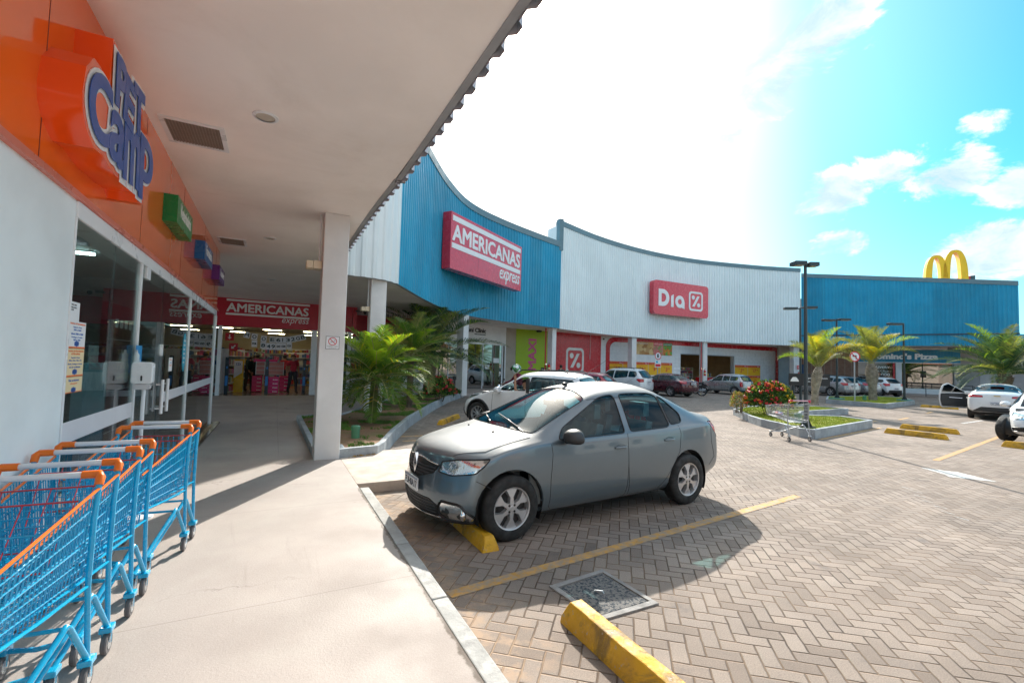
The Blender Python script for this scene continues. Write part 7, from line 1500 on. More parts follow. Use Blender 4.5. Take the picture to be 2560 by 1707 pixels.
def frond(mb, base, az, el, L, droop, nl, ll, k, vee=.5, w=.011, up=0., twist=0.):
    """arching feather leaf; el start elevation, droop total bend in radians"""
    pts = []; p = Vector(base); N = 14; a = el
    for i in range(N+1):
        pts.append(p.copy()); a = el-droop*(i/N)**1.25; p = p+Vector((math.cos(az)*math.cos(a), math.sin(az)*math.cos(a), math.sin(a)))*(L/N)
    mb.tube(pts, [.013*(1-.8*i/N)+.002 for i in range(N+1)], 5, k=3)
    S = Vector((-math.sin(az), math.cos(az), 0))
    for i in range(nl):
        t = .12+.88*(i+rnd.uniform(-.3, .3))/nl; t = min(max(t, .05), .995); f = t*N; j = min(int(f), N-1); q = pts[j].lerp(pts[j+1], f-j); d = (pts[j+1]-pts[j]).normalized(); u = S.cross(d).normalized()
        if u.z < 0: u = -u
        l = ll*math.sin(math.pi*min(max((t*.92+.10), 0), 1))**.65*(1 if t < .9 else 1-(t-.9)*4)*rnd.uniform(.8, 1.1)
        for sg in (-1, 1):
            if rnd.random() < .06: continue
            dr = (d*(.55+.35*t)+S*sg*.8+u*(vee+rnd.uniform(-.16, .16))).normalized(); q2 = q+dr*l*.5; q3 = q2+(dr+Vector((0, 0, -.45-.5*up))).normalized()*l*.5
            ww = dr.cross(u).normalized()*w*rnd.uniform(.8, 1.2); kk = k if rnd.random() > .06 else 2
            mb.add([q-ww*.5, q+ww*.5, q2+ww, q2-ww, q3], [(0, 1, 2, 3), (3, 2, 4)], kk)
def trunk(t, x, y, z0, h, r0, r1, lean=(0, 0), scales=True, m=None, flare=None):
    mb = MB(); N = 16; pts = []; rs = []
    for i in range(N+1):
        f = i/N; pts.append((x+lean[0]*f*f, y+lean[1]*f*f, z0-.05+(h+.05)*f)); rs.append((r0+(r1-r0)*f)*(1+.06*math.sin(i*2.4)) if flare is None else interp(flare, f))
    mb.tube(pts, rs, 14)
    if scales:
        for i in range(int(h/.05)):
            f = i/(h/.05); c = Vector((x+lean[0]*f*f, y+lean[1]*f*f, z0+h*f)); rr = r0+(r1-r0)*f if flare is None else interp(flare, f)
            for j in range(7):
                a = j*.9+i*1.3; o = Vector((math.cos(a), math.sin(a), 0)); s_ = Vector((-o.y, o.x, 0))*rr*.35
                mb.add([c+o*rr*.9-s_, c+o*rr*.9+s_, c+o*rr*1.22+Vector((0, 0, .09))], [(0, 1, 2)])
    mb.build('trunk', m or trunkm, t, smooth=50); return Vector((x+lean[0], y+lean[1], z0+h))
def palm(label, x, y, z0, h, nf, L, elr, drr, ll, mats, nl=46, r0=.09, r1=.07, lean=(0, 0), vee=.45, w=.011, kdist=lambda i, n: 0, az0=0., m=None, name='palm_tree', flare=None, azr=None):
    t = T(name, label, 'palm tree', (x, y, z0), group='palms of the parking lot'); top = trunk(t, x, y, z0, h, r0, r1, lean, m=m, flare=flare); mb = MB()
    for i in range(nf):
        f = i/max(nf-1, 1); az = az0+i*2.39996+rnd.uniform(-.15, .15)
        if azr: az = azr(i)
        el = R(elr[0]+(elr[1]-elr[0])*f+rnd.uniform(-6, 6)); dr = R(drr[0]+(drr[1]-drr[0])*f+rnd.uniform(-8, 8))
        frond(mb, top+Vector((math.cos(az)*.04, math.sin(az)*.04, -.10*f)), az, el, L*rnd.uniform(.85, 1.08)*(1-.12*abs(f-.5)), dr, nl, ll, kdist(i, nf), vee, w)
    mb.build('crown', mats, t); return t
palm('bushy green palm nearest the camera with bright lime upper fronds', 2.13, 11.3, .22, 1.12, 52, 1.45, (84, -22), (52, 66), .42, [pg, py, pyl, rach], 48, .085, .10, (.05, 0), .5, .011, kdist=lambda i, n: 1 if (i < 16 and i % 2) or rnd.random() < .12 else 0)
palm('taller dull green palm behind the first, in front of the blue facade end', 3.9, 14.6, .22, 1.75, 46, 1.6, (86, -30), (46, 66), .44, [pgrey, pg, py, rach], 50, .09, .10, (0, 0), .45, .010, kdist=lambda i, n: 1 if i % 2 else (2 if rnd.random() < .15 else 0))
fl = [(0, .15), (.35, .13), (.6, .18), (.8, .21), (1, .10)]
palm('leaning-frond palm with long lime and orange fronds behind the trolley', 21.5, 11.9, .2, 1.75, 15, 2.05, (88, 46), (38, 95), .60, [pgrey, py, pyl, rach], 56, .15, .15, (.15, -.1), .75, .012, kdist=lambda i, n: [0, 0, 1, 0, 2, 0][i % 6], m=mat('grey_palm_trunk', (.30, .26, .21), .9, var=.35, vs_=7, bump=1., bs=20), name='triangle_palm', flare=fl)
palm('palm with ragged pale fronds on the far island before the pizza shop', 30.4, 13.65, .2, 2.1, 17, 2.75, (88, 42), (38, 85), .72, [pgrey, py, pyl, rach], 60, .2, .2, (-.2, 0), .7, .014, kdist=lambda i, n: [0, 0, 0, 1, 0, 2, 0][i % 7], m=mat('grey_palm_trunk', (.30, .26, .21), .9), name='triangle_palm', flare=[(0, .20), (.35, .18), (.65, .30), (.85, .26), (1, .12)])
palm('large dark blue-green palm at the right behind the white sedan', 35.4, 9.7, .2, 1.7, 44, 3.6, (82, 5), (60, 65), .66, [pblue, pgrey, py, rach], 70, .3, .3, (0, 0), .5, .016, kdist=lambda i, n: 2 if i == 1 else (1 if i % 6 == 0 else 0), flare=[(0, .26), (.6, .25), (.85, .36), (1, .2)])
palm('second dark palm at the far right edge', 40.5, 6.3, .0, 2.2, 24, 3.2, (78, 10), (55, 65), .6, [pblue, pgrey, py, rach], 44, .28, .28, (0, 0), .5, .026, kdist=lambda i, n: 1 if i % 6 == 0 else 0)
def bush(label, c, rx, ry, rz, n, leafm, flw, nfl, fr=.035, lk=(.05, .025), stems=True, low=.25):
    t = T('flower_bush', label, 'bush', (c[0], c[1], c[2]), group='flowering shrubs of the planted beds'); mb = MB()
    for i in range(n):
        a = rnd.uniform(0, 6.283); zz = rnd.uniform(-low, 1); s_ = math.sqrt(max(0, 1-min(zz*zz, 1))); r_ = rnd.uniform(.45, 1.)**.5*(1+.18*mn.noise(Vector((math.cos(a)*1.7, math.sin(a)*1.7, zz*2.))))
        p = Vector((c[0]+rx*r_*s_*math.cos(a), c[1]+ry*r_*s_*math.sin(a), c[2]+rz*(.38+.62*zz*r_)))
        d = Vector((rnd.gauss(0, 1), rnd.gauss(0, 1), rnd.gauss(.4, .8))).normalized(); u = d.orthogonal().normalized(); u.rotate(Matrix.Rotation(rnd.uniform(0, 6.28), 3, d)); l, w = lk[0]*rnd.uniform(.7, 1.3), lk[1]*rnd.uniform(.7, 1.2); v = d.cross(u)
        mb.add([p, p+u*w+d*l*.5, p+d*l+v*.01, p-u*w+d*l*.5], [(0, 1, 2, 3)], rnd.choice((0, 0, 1)))
    mb.build('foliage', leafm, t); mb = MB()
    for i in range(nfl):
        a = rnd.uniform(0, 6.283); zz = rnd.uniform(-.1, .98); s_ = math.sqrt(1-zz*zz); k = flw[1](math.cos(a)*s_, math.sin(a)*s_, zz)
        p = Vector((c[0]+rx*1.02*s_*math.cos(a), c[1]+ry*1.02*s_*math.sin(a), c[2]+rz*(.38+.63*zz)))
        for j in range(16):
            q = p+Vector((rnd.gauss(0, 1), rnd.gauss(0, 1), rnd.gauss(0, .7)))*fr*.55; d = (q-p+Vector((0, 0, .02))).normalized() if (q-p).length > 1e-4 else Vector((0, 0, 1)); u = d.orthogonal().normalized()*fr*.42; v = d.cross(u)
            mb.add([q-u, q-v, q+u, q+v], [(0, 1, 2, 3)], k)
    mb.build('flowers', flw[0], t)
    mb = MB()
    for i in range(14): a = rnd.uniform(0, 6.28); mb.tube([(c[0]+.12*math.cos(a), c[1]+.12*math.sin(a), c[2]-.03), (c[0]+rx*.5*math.cos(a), c[1]+ry*.5*math.sin(a), c[2]+rz*.5)], [.014, .006], 5)
    mb.build('stems', trunkm, t); return t
lf = [leafmat('shrub_leaf_dark', (.03, .075, .02), (.06, .13, .03), .2), leafmat('shrub_leaf_light', (.10, .20, .03), (.22, .28, .04), .3)]
fm = [mat('red_petal', (.62, .02, .035), .6, var=.2, vs_=30), mat('orange_petal', (.75, .20, .02), .6, var=.2, vs_=30), mat('yellow_petal', (.80, .50, .02), .6, var=.2, vs_=30)]
def fk(x, y, z): return 2 if (x*.89-y*.46 > .3 and rnd.random() < .75) else (1 if rnd.random() < .3 else 0)
bush('dense round bush with red and yellow flowers on the forked island', (15.35, 10.0, .22), .82, .72, 1.12, 5200, lf, (fm, fk), 120, .06, (.085, .035))
bush('dark red flowered shrub behind the palms in the near planter', (5.7, 16.9, .22), .62, .55, .95, 2600, lf, (fm[:1]*3, fk), 70, .045, (.075, .03))
bush('small dry pinkish shrub left of the big flower bush', (14.75, 10.75, .22), .28, .28, .75, 700, [leafmat('dry_leaf_brown', (.28, .16, .08), (.4, .28, .1)), lf[1]], (fm[:1]*3, lambda *a: 0), 6, .03, (.06, .02))
bush('low grassy plants beside the red flowered shrub', (7.3, 19.9, .22), .45, .3, .3, 500, lf, (fm[:1]*3, lambda *a: 0), 3, .03, (.09, .03))
# ================= shopping trolleys =================
def trolley(name, wm, hm, capm, stripm, seatm, wheelm, L=.86, wr=.52, wf=.40, H=1.0, dense=1., lab='', grp=None):
    """handle at x=0 (rear), basket runs to x=L; y across"""
    t = T(name, lab, 'shopping trolley', (0, 0, 0), 0, grp); zr_, zf = .93, .80; br, bf = .46, .56
    def W(x, top): return (wr+(wf-wr)*x/L)*(1 if top else .84)/2
    def Z(x, top): return (zr_+(zf-zr_)*x/L) if top else (br+(bf-br)*x/L)
    mb = MB(); n = int(26*dense); wire = .0026; thick = .0045
    for sg in (-1, 1):
        for i in range(n+1):
            x = .05+(L-.05)*i/n; mb.tube([(x, sg*W(x, 1), Z(x, 1)), (x, sg*W(x, 0), Z(x, 0))], wire, 4, caps=False)
        for k in range(7):
            f = k/6; pts = [(x, sg*(W(x, 0)+(W(x, 1)-W(x, 0))*f), Z(x, 0)+(Z(x, 1)-Z(x, 0))*f) for x in (.03, L)]; mb.tube(pts, thick if k in (0, 3, 6) else wire*1.2, 5, caps=False)
    m2 = int(15*dense)
    for i in range(m2+1):
        f = i/m2*2-1
        mb.tube([(.03, f*W(0, 0), Z(0, 0)), (L, f*W(L, 0), Z(L, 0)), (L+.02, f*W(L, 1), Z(L, 1))], wire, 4, caps=False)
    for k in range(12): x = .06+(L-.06)*k/12; mb.tube([(x, -W(x, 0), Z(x, 0)), (x, W(x, 0), Z(x, 0))], wire, 4, caps=False)
    for k in range(7): f = k/6; z = Z(L, 0)+(Z(L, 1)-Z(L, 0))*f; w = W(L, 0)+(W(L, 1)-W(L, 0))*f; mb.tube([(L+.02*f, -w, z), (L+.02*f, w, z)], thick if k in (0, 6) else wire, 5, caps=False)
    for i in range(int(12*dense)+1):   # rear flap
        f = i/int(12*dense)*2-1; mb.tube([(.03, f*W(0, 0), Z(0, 0)+.02), (.06, f*W(0, 1)*.96, Z(0, 1)-.03)], wire, 4, caps=False)
    for k in range(5): z = Z(0, 0)+.02+(Z(0, 1)-Z(0, 0)-.05)*k/4; mb.tube([(.03+.03*k/4, -W(0, 1)*.95, z), (.03+.03*k/4, W(0, 1)*.95, z)], wire*1.2, 4, caps=False)
    mb.build('basket', wm, t, smooth=60)
    mb = MB()   # child seat panel
    for i in range(3): f = i/2*2-1; mb.tube([(.07, f*.18, .90), (.26, f*.16, .66)], wire, 4, caps=False)
    for k in (0, 3): mb.tube([(.07+.19*k/3, -.19, .90-.24*k/3), (.07+.19*k/3, .19, .90-.24*k/3)], .004, 4, caps=False)
    mb.build('child_seat', seatm, t)
    mb = MB()
    for sg in (-1, 1):
        y = sg*wr/2
        mb.tube([(-.03, y, H-.005), (.0, y, .96), (.035, y*1.0, .80), (.05, y, .50), (.0, y, .14)], .0125, 8)                 # rear upright
        mb.tube([(.0, y, .14), (.16, y*.92, .37), (.18, y*.9, .385), (.20, y*.88, .37), (L-.14, y*.58, .13)], .0135, 8)        # lower A frame
        mb.tube([(.05, y, .50), (.42, y*.86, .52), (L, W(L, 0)*sg, Z(L, 0))], .009, 6)
    mb.tube([(.16, -wr*.46, .37), (.16, wr*.46, .37)], .009, 6); mb.tube([(L-.14, -wr*.29, .13), (L-.10, 0, .13), (L-.14, wr*.29, .13)], .012, 6)
    mb.build('frame', wm, t, smooth=60)
    mb = MB(); mb.tube([(-.03, -wr/2+.05, H), (-.03, wr/2-.05, H)], .0145, 10); mb.build('handle', hm, t, smooth=60)
    for sg in (-1, 1):
        mb = MB(); mb.tube([(-.03, sg*(wr/2-.075), H), (-.03, sg*(wr/2-.01), H), (-.012, sg*wr/2, H-.012), (.004, sg*wr/2, H-.045)], [.019, .020, .020, .018], 10); mb.build('handle_cap', capm, t, smooth=60)
    if stripm:
        for sg in (-1, 1): mb = MB(); mb.tube([(.01, sg*(W(0, 1)+.004), Z(0, 1)+.008), (L, sg*(W(L, 1)+.004), Z(L, 1)+.008)], .0068, 6); mb.build('side_strip', stripm, t, smooth=60)
    for (x, y) in ((.0, wr/2), (.0, -wr/2), (L-.14, wr*.29), (L-.14, -wr*.29)):
        mb = MB(); mb.lathe([(.012, -.013), (.050, -.013), (.0555, -.007), (.0555, .007), (.050, .013), (.012, .013)], 20, Matrix.Translation((x, y, .0555)) @ Matrix.Rotation(R(90), 4, 'X')); w = mb.build('wheel', wheelm, t, smooth=40)
        mb = MB(); mb.lathe([(0, -.016), (.03, -.015), (.03, .015), (0, .016)], 12, Matrix.Translation((x, y, .0555)) @ Matrix.Rotation(R(90), 4, 'X')); mb.build('hub', steel_m, None, smooth=40).parent = w
        mb = MB()
        for s2 in (-1, 1): mb.add([(x-.022, y+s2*.02, .12), (x+.022, y+s2*.02, .12), (x+.012, y+s2*.02, .05), (x-.012, y+s2*.02, .05)], [(0, 1, 2, 3), (3, 2, 1, 0)])
        mb.box(x-.035, x+.035, y-.028, y+.028, .118, .148); mb.build('caster_fork', wm if stripm else steel_m, t, bevel=.006)
    return t
bl_m = mat('blue_powder_coat', (.003, .35, .60), .25, var=.06, vs_=6, coat=.6); wh_h = mat('white_handle_grip', (.70, .71, .74), .35, var=.03); org_m = mat('orange_plastic', (.85, .17, .005), .35, var=.05); redw = mat('red_seat_wire', (.6, .02, .02), .35)
greyw = mat('grey_rubber_wheel', (.13, .12, .12), .7, var=.2)
proto = trolley('shopping_trolley', bl_m, wh_h, org_m, org_m, redw, greyw, wr=.48, wf=.38, grp='blue shopping trolleys lined up by the wall')
spots = [(-.965, 2.90, -93, 'nearest the camera, first of the row'), (-.965, 3.19, -92, 'second from the camera in the row'), (-.955, 3.58, -92, 'third from the camera in the row'), (-.945, 3.86, -92, 'fourth of the row, just before the gap'), (-.83, 4.60, -96, 'fifth, first after the gap in the row'), (-.81, 4.88, -96, 'farthest of the row near the dispenser')]
for i, (x, y, rz, l) in enumerate(spots):
    o = proto if i == 0 else copytree(proto); o.location = (x, y, .13); o.rotation_euler = (0, 0, R(rz)); o['label'] = 'blue wire trolley with white handle, '+l
# logo print on handles kept subtle: tiny blue marks
st = trolley('shopping_trolley', mat('bright_wire_steel', (.42, .44, .46), .35, .8, var=.1), mat('pale_pink_grip', (.72, .42, .48), .4), mat('crimson_cap', (.62, .01, .05), .35), None, mat('bright_wire_steel', (.62, .64, .66)), greyw, L=.95, wr=.56, dense=1.15, lab='silver wire trolley with pink handle standing alone by the forked island')
st.location = (11.54, 6.745, 0); st.rotation_euler = (0, 0, R(70))
t = T('trolley_leaflets', 'crumpled colourful leaflets lying in the silver trolley', 'leaflets', (11.75, 7.4, .56)); mb = MB()
for k in range(9):
    x, y, z = 11.72+rnd.uniform(-.1, .08), 7.36+rnd.uniform(-.12, .1), .57+rnd.uniform(0, .07); mb.add([(x, y, z), (x+.13, y+.02, z+.03), (x+.12, y+.1, z+.05), (x-.01, y+.09, z)], [(0, 1, 2, 3)], k % 3)
mb.build('sheets', [prodc[0], prodc[1], prodc[4]], t)
# ================= people =================
skin = mat('skin', (.36, .19, .12), .5, var=.08, vs_=8); hairm = mat('dark_hair', (.012, .009, .008), .6, var=.2, vs_=20)
def cl(name, c): return mat('cloth_'+name, c, .85, var=.12, vs_=9, bump=.2, bs=40)
def person(label, J, cloth, loc, rz, helmet=None, cat='person', only=None, hair=True, sc_=1.):
    """J: joints dict in body space (facing +x). one skinned body; faces coloured by zone of clothing as child shells"""
    t = T('person', label, cat, (0, 0, 0)); names = [q for q in J if q != 'face']; B = [('pelvis', 'belly'), ('belly', 'chest'), ('chest', 'neck'), ('neck', 'head'), ('head', 'crown')]
    for s_ in 'LR': B += [('chest', 'sh'+s_), ('sh'+s_, 'el'+s_), ('el'+s_, 'wr'+s_), ('pelvis', 'hip'+s_), ('hip'+s_, 'kn'+s_), ('kn'+s_, 'an'+s_), ('an'+s_, 'to'+s_)]
    rad = dict(pelvis=.135, belly=.125, chest=.145, neck=.055, head=.088, crown=.070); 
    for s_ in 'LR': rad.update({'sh'+s_: .062, 'el'+s_: .042, 'wr'+s_: .028, 'hip'+s_: .095, 'kn'+s_: .062, 'an'+s_: .042, 'to'+s_: .035})
    V = [Vector(J[n]) for n in names]; E_ = [(names.index(a), names.index(b)) for a, b in B if a in J and b in J]; Rr = [rad[n] for n in names]; Z = list(names)
    for s_ in 'LR':   # five fingers on a palm
        if 'wr'+s_ not in J: continue
        w = Vector(J['wr'+s_]); d = (w-Vector(J['el'+s_])).normalized(); if_ = J.get('side'+s_, None); sd = Vector((0, 0, 1)).cross(d) if abs(d.z) < .9 else Vector((1, 0, 0)); sd = (sd-d*sd.dot(d)).normalized(); nn = d.cross(sd)
        i0 = len(V); V.append(w+d*.075); Rr.append(.030); Z.append('hand'); E_.append((names.index('wr'+s_), i0))
        for k, (o, l) in enumerate(((-.030, .070), (-.010, .080), (.010, .076), (.028, .060))):
            a = len(V); V.append(w+d*(.10)+sd*o); Rr.append(.010); Z.append('hand'); E_.append((i0, a)); V.append(w+d*(.10+l*.55)+sd*o*1.15+nn*.008); Rr.append(.009); Z.append('hand'); E_.append((a, a+1)); V.append(w+d*(.10+l)+sd*o*1.2+nn*.028); Rr.append(.0075); Z.append('hand'); E_.append((a+1, a+2))
        a = len(V); V.append(w+d*.045-sd*.045); Rr.append(.011); Z.append('hand'); E_.append((i0, a)); V.append(w+d*.085-sd*.068+nn*.01); Rr.append(.009); Z.append('hand'); E_.append((a, a+1))
    keep = [i for i in range(len(V))]
    me = bpy.data.meshes.new('body'); me.from_pydata([tuple(v) for v in V], E_, []); o = bpy.data.objects.new('tmp', me); COL.objects.link(o); md = o.modifiers.new('k', 'SKIN'); 
    for i, v in enumerate(me.skin_vertices[0].data): v.radius = (Rr[i], Rr[i]); v.use_root = (i == 0)
    m2 = o.modifiers.new('s', 'SUBSURF'); m2.levels = m2.render_levels = 2
    ev = bpy.data.meshes.new_from_object(o.evaluated_get(bpy.context.evaluated_depsgraph_get())); bpy.data.objects.remove(o)
    # widen torso
    for v in ev.vertices:
        best = min(range(len(E_)), key=lambda q: segd(v.co, V[E_[q][0]], V[E_[q][1]])); a, b = Z[E_[best][0]], Z[E_[best][1]]
        if {a, b} & {'belly', 'pelvis'} and not ('kn' in a+b): v.co.y *= 1.22
    ms = []; 
    for p in ev.polygons:
        p.use_smooth = True; c = p.center; best = min(range(len(E_)), key=lambda q: segd(c, V[E_[q][0]], V[E_[q][1]])); a, b = Z[E_[best][0]], Z[E_[best][1]]; k = a+'-'+b
        z = 'skin'
        if 'hip' in k or 'kn' in k or (a == 'pelvis' and c.z < V[names.index('pelvis')].z+.06): z = 'legs'
        if ('an' in a and 'to' in b): z = 'shoes'
        if 'kn' in a and 'an' in b and cloth.get('short'): z = 'skin'
        if k in ('pelvis-belly', 'belly-chest', 'chest-shL', 'chest-shR') and not (k == 'pelvis-belly' and c.z < V[names.index('pelvis')].z+.06): z = 'top'
        if k == 'chest-neck': z = 'top' if c.z < V[names.index('neck')].z-.035 else 'skin'
        if a.startswith('sh'): z = 'top' if (cloth.get('long') or (c-V[names.index(a)]).length < .19) else 'skin'
        if a.startswith('el') and cloth.get('long'): z = 'top'
        ms.append(z)
    body = bpy.data.meshes.new('body'); bmx = bmesh.new(); bmx.from_mesh(ev); bmx.to_mesh(body); bmx.free(); body.materials.append(skin); bo = bpy.data.objects.new('body', body); COL.objects.link(bo); bo.parent = t
    for p in body.polygons: p.use_smooth = True
    for z, nm, sd_ in (('legs', 'trousers', 0), ('top', 'shirt', 0), ('shoes', 'shoe', 1), ('shoes', 'shoe', -1)):
        fs = [p for p in ev.polygons if ms[p.index] == z and (sd_ == 0 or p.center.y*sd_ > 0)]
        if not fs: continue
        idx = {}; vs = []; ff = []
        for p in fs:
            q = []
            for v in p.vertices:
                if v not in idx: idx[v] = len(vs); vs.append(ev.vertices[v].co+ev.vertices[v].normal*(.010 if z != 'shoes' else .014))
                q.append(idx[v])
            ff.append(tuple(q))
        mb = MB(); mb.add(vs, ff); mb.build(nm, cloth[z], None, smooth=80).parent = bo
    hd, cr = Vector(J['head']), Vector(J['crown']); upv = (cr-hd).normalized(); fw = Vector(J.get('face', (1, 0, 0))).normalized(); fw = (fw-upv*fw.dot(upv)).normalized(); sd = upv.cross(fw)
    if helmet:
        mb = MB(); c = hd+upv*.03; mb.ico(c, .165, 3, sc=(1.08, .92, 1.0)); mb.build('helmet', helmet, None, smooth=80).parent = bo
        mb = MB(); mb.prism([(-.10, -.05), (.10, -.05), (.11, .03), (-.11, .03)], 0, .02, Matrix((sd, upv, fw)).transposed().to_4x4()); v = mb.build('visor', darkglass, None); v.location = c+fw*.155; v.parent = bo
    else:
        mb = MB(); 
        for s2 in (-1, 1): mb.ico(hd+fw*.083+sd*s2*.030+upv*.015, .011, 1)
        mb.build('eyes', mat('eye_dark', (.03, .02, .02), .2, var=0), None, smooth=80).parent = bo
        mb = MB(); mb.ico(hd+fw*.092-upv*.015, .017, 1, sc=(1, .8, 1.3)); 
        for s2 in (-1, 1): mb.ico(hd+sd*s2*.086, .024, 1, sc=(.7, .5, 1.2))
        mb.build('nose_and_ears', skin, None, smooth=80).parent = bo
        mb = MB(); mb.box(-.022, .022, -.004, .004, -.005, .005, M=Matrix((sd, fw, upv)).transposed().to_4x4()); l = mb.build('mouth', mat('lips', (.28, .08, .07), .5, var=0), None); l.location = hd+fw*.084-upv*.052; l.parent = bo
        if hair:
            b = bmesh.new(); bmesh.ops.create_icosphere(b, subdivisions=3, radius=.112); vs = []; 
            b.verts.ensure_lookup_table()
            fs = [f for f in b.faces if (f.calc_center_median().z > -.01 or f.calc_center_median().x < -.03) and not (f.calc_center_median().x > .055 and f.calc_center_median().z < .055)]
            M3 = Matrix((fw, sd, upv)).transposed(); mb = MB(); mb.add([M3 @ Vector((v.co.x*.95, v.co.y*.86, v.co.z*1.0))+hd+upv*.035 for v in b.verts], [tuple(v.index for v in f.verts) for f in fs]); b.free(); mb.build('hair', hairm, None, smooth=80).parent = bo
        if cloth.get('mask'): mb = MB(); mb.ico(hd+fw*.055-upv*.045, .055, 2, sc=(.8, 1., .8)); mb.build('face_mask', cloth['mask'], None, smooth=80).parent = bo
    t.location = loc; t.rotation_euler = (0, 0, R(rz)); t.scale = (sc_,)*3; return t
def segd(p, a, b):
    d = b-a; t = max(0, min(1, (p-a).dot(d)/max(d.length_squared, 1e-9))); return (p-a-d*t).length
def stand(**k):
    J = dict(pelvis=(0, 0, .95), belly=(.01, 0, 1.10), chest=(0, 0, 1.32), neck=(.01, 0, 1.48), head=(.03, 0, 1.60), crown=(.02, 0, 1.67),
             shL=(0, .19, 1.41), elL=(-.02, .24, 1.13), wrL=(.05, .25, .90), shR=(0, -.19, 1.41), elR=(-.02, -.24, 1.13), wrR=(.05, -.25, .90),
             hipL=(0, .09, .90), knL=(.03, .10, .50), anL=(0, .11, .09), toL=(.15, .12, .045), hipR=(0, -.09, .90), knR=(-.03, -.10, .50), anR=(-.08, -.11, .09), toR=(.07, -.12, .045)); J.update(k); return J
person('person in a red T-shirt and dark trousers walking inside the store entrance', stand(knL=(.14, .1, .52), anL=(.20, .1, .10), toL=(.34, .1, .05), anR=(-.22, -.1, .12), toR=(-.08, -.1, .05), elR=(-.1, -.24, 1.14), wrR=(.02, -.26, .92)), dict(top=cl('red', (.42, .02, .04)), legs=cl('black', (.02, .022, .03)), shoes=cl('shoe', (.015, .015, .015))), (.72, 22.6, .13), -70)
person('second person in a red shirt farther inside the store', stand(), dict(top=cl('red', (.42, .02, .04)), legs=cl('black', (.02, .022, .03)), shoes=cl('shoe', (.015, .015, .015))), (.42, 25.5, .13), 60)
person('person in dark green clothes with a face mask bending over goods in the store', stand(chest=(.14, 0, 1.30), neck=(.22, 0, 1.44), head=(.27, 0, 1.54), crown=(.30, 0, 1.61), belly=(.06, 0, 1.10), shL=(.14, .19, 1.38), shR=(.14, -.19, 1.38), elL=(.25, .24, 1.12), wrL=(.38, .2, .98), elR=(.22, -.24, 1.10), wrR=(.34, -.2, .96)), dict(top=cl('dark_green', (.02, .05, .05)), legs=cl('grey_trousers', (.05, .05, .045)), shoes=cl('shoe', (.015, .015, .015)), long=1, mask=mat('mask_white', (.6, .6, .6), .7)), (-1.05, 24.4, .13), -60)
person('person in a dark coat standing next to the masked person in the store', stand(), dict(top=cl('teal_dark', (.012, .04, .045)), legs=cl('black', (.02, .022, .03)), shoes=cl('shoe', (.015, .015, .015)), long=1), (-.72, 24.0, .13), 150)
# rider
hel = mat('helmet_green_white', (.5, .5, .5), .2, fn=lambda g, b, co, c: (lambda n: g.l(g.mix(g.rng(n, .47, .5), (.75, .78, .80, 1), g.mix(g.rng(n, .56, .58), (.02, .22, .05, 1), (.01, .015, .02, 1))), b.inputs['Base Color']))(g.noise(co, 5., 3.)), coat=1.)
person('person in a maroon shirt and green-white helmet sitting on a motorcycle by the clinic', dict(pelvis=(0, 0, .90), belly=(.03, 0, 1.05), chest=(.10, 0, 1.25), neck=(.14, 0, 1.40), head=(.17, 0, 1.52), crown=(.17, 0, 1.59), shL=(.10, .19, 1.33), elL=(.24, .28, 1.12), wrL=(.46, .30, 1.05), shR=(.10, -.19, 1.33), elR=(.24, -.28, 1.12), wrR=(.46, -.30, 1.05),
    hipL=(.04, .12, .86), knL=(.40, .22, .74), anL=(.28, .24, .36), toL=(.42, .25, .30), hipR=(.04, -.12, .86), knR=(.40, -.22, .74), anR=(.28, -.24, .36), toR=(.42, -.25, .30)), dict(top=cl('maroon', (.16, .012, .03)), legs=cl('black', (.02, .022, .03)), shoes=cl('shoe', (.015, .015, .015)), long=1), (7.42, 13.60, .0), 170, helmet=hel)
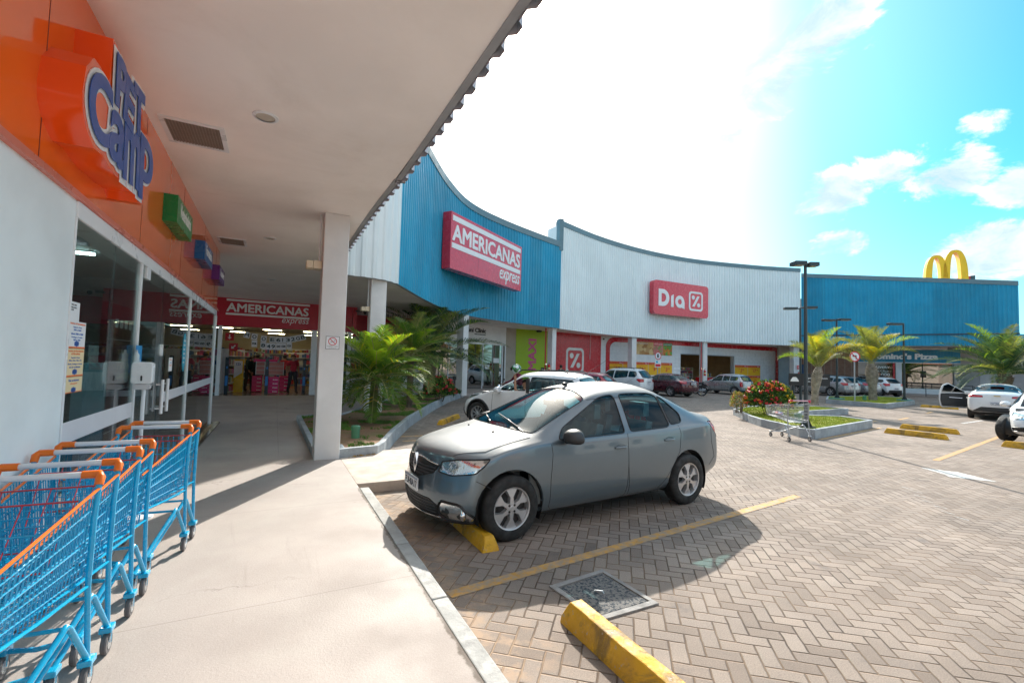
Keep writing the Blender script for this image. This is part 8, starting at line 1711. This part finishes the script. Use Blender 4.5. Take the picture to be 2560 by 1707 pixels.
# driver with raised arm in the white crossover
a = R(-60); bx_ = r1_.location
def carpt(x, y, z=0): return (bx_.x+x*math.cos(a)-y*math.sin(a), bx_.y+x*math.sin(a)+y*math.cos(a), z)
person('driver inside the white crossover resting a raised bare arm on the open window', dict(pelvis=(0, 0, .52), belly=(.0, 0, .68), chest=(-.04, 0, .90), neck=(-.04, 0, 1.06), head=(-.01, .02, 1.18), crown=(-.02, .02, 1.25), face=(.3, 1, 0), shL=(-.04, .19, .99), elL=(.06, .40, 1.02), wrL=(.10, .36, 1.27), shR=(-.04, -.19, .99), elR=(.15, -.25, .80), wrR=(.38, -.15, .82),
    hipL=(.04, .09, .50), knL=(.45, .10, .56), anL=(.75, .10, .30), toL=(.87, .1, .30), hipR=(.04, -.09, .50), knR=(.45, -.10, .56), anR=(.75, -.10, .30), toR=(.87, -.1, .30)), dict(top=cl('black_top', (.02, .02, .025)), legs=cl('grey_trousers', (.05, .05, .045)), shoes=cl('shoe', (.015, .015, .015))), carpt(2.03, -.40), 120)
person('person with dark hair standing behind the white crossover by the red pipe', stand(), dict(top=cl('black_top', (.02, .02, .025)), legs=cl('black', (.02, .022, .03)), shoes=cl('shoe', (.015, .015, .015))), (15.9, 23.9, .0), 80)
person('person with dark hair and top standing by the dark pizza shop window', stand(), dict(top=cl('black_top', (.02, .02, .025)), legs=cl('black', (.02, .022, .03)), shoes=cl('shoe', (.015, .015, .015))), (46.6, 20.4, .13), 200)
# a few houses and trees behind the camera so that glass and paint have something to mirror
for k, (x, y, w, h, c) in enumerate(((-25, -32, 14, 4, (.42, .35, .3)), (-4, -36, 12, 5, (.5, .42, .36)), (14, -34, 13, 4, (.45, .33, .27)), (34, -30, 14, 5, (.4, .38, .36)), (58, -20, 14, 5, (.45, .36, .3)))):
    t = T('house', 'rendered house across the street behind the camera, number %s from the left' % ('one', 'two', 'three', 'four', 'five')[k], 'house', (x, y, 0), group='houses behind the camera'); mb = MB(); mb.box(x, x+w, y-8, y, 0, h); mb.build('wall', mat('house_render_%d' % k, c, .8), t)
    mb = MB(); mb.add([(x-.5, y+.5, h), (x+w+.5, y+.5, h), (x+w+.5, y-8.5, h), (x-.5, y-8.5, h), (x+.5, y-4, h+2), (x+w-.5, y-4, h+2)], [(0, 1, 5, 4), (3, 4, 5, 2), (0, 4, 3), (1, 2, 5)]); mb.build('roof', mat('clay_roof', (.35, .14, .08), .8, var=.2), t)
    for j in range(3): mb = MB(); mb.box(x+1.5+j*4, x+3+j*4, y+.01, y+.06, 1.2, 2.6); mb.build('window', darkglass, t)
for k, (x, y) in enumerate(((-3, -14), (6, -17), (15, -15))):
    src = [o for o in bpy.data.objects if o.name.startswith('palm_tree') and o.type == 'EMPTY' and o.parent is None][2]
    o = copytree(src, (x, y, 0), 1.3*k); o['label'] = 'palm behind the camera that shows only in reflections, %s one' % ('left', 'middle', 'right')[k]
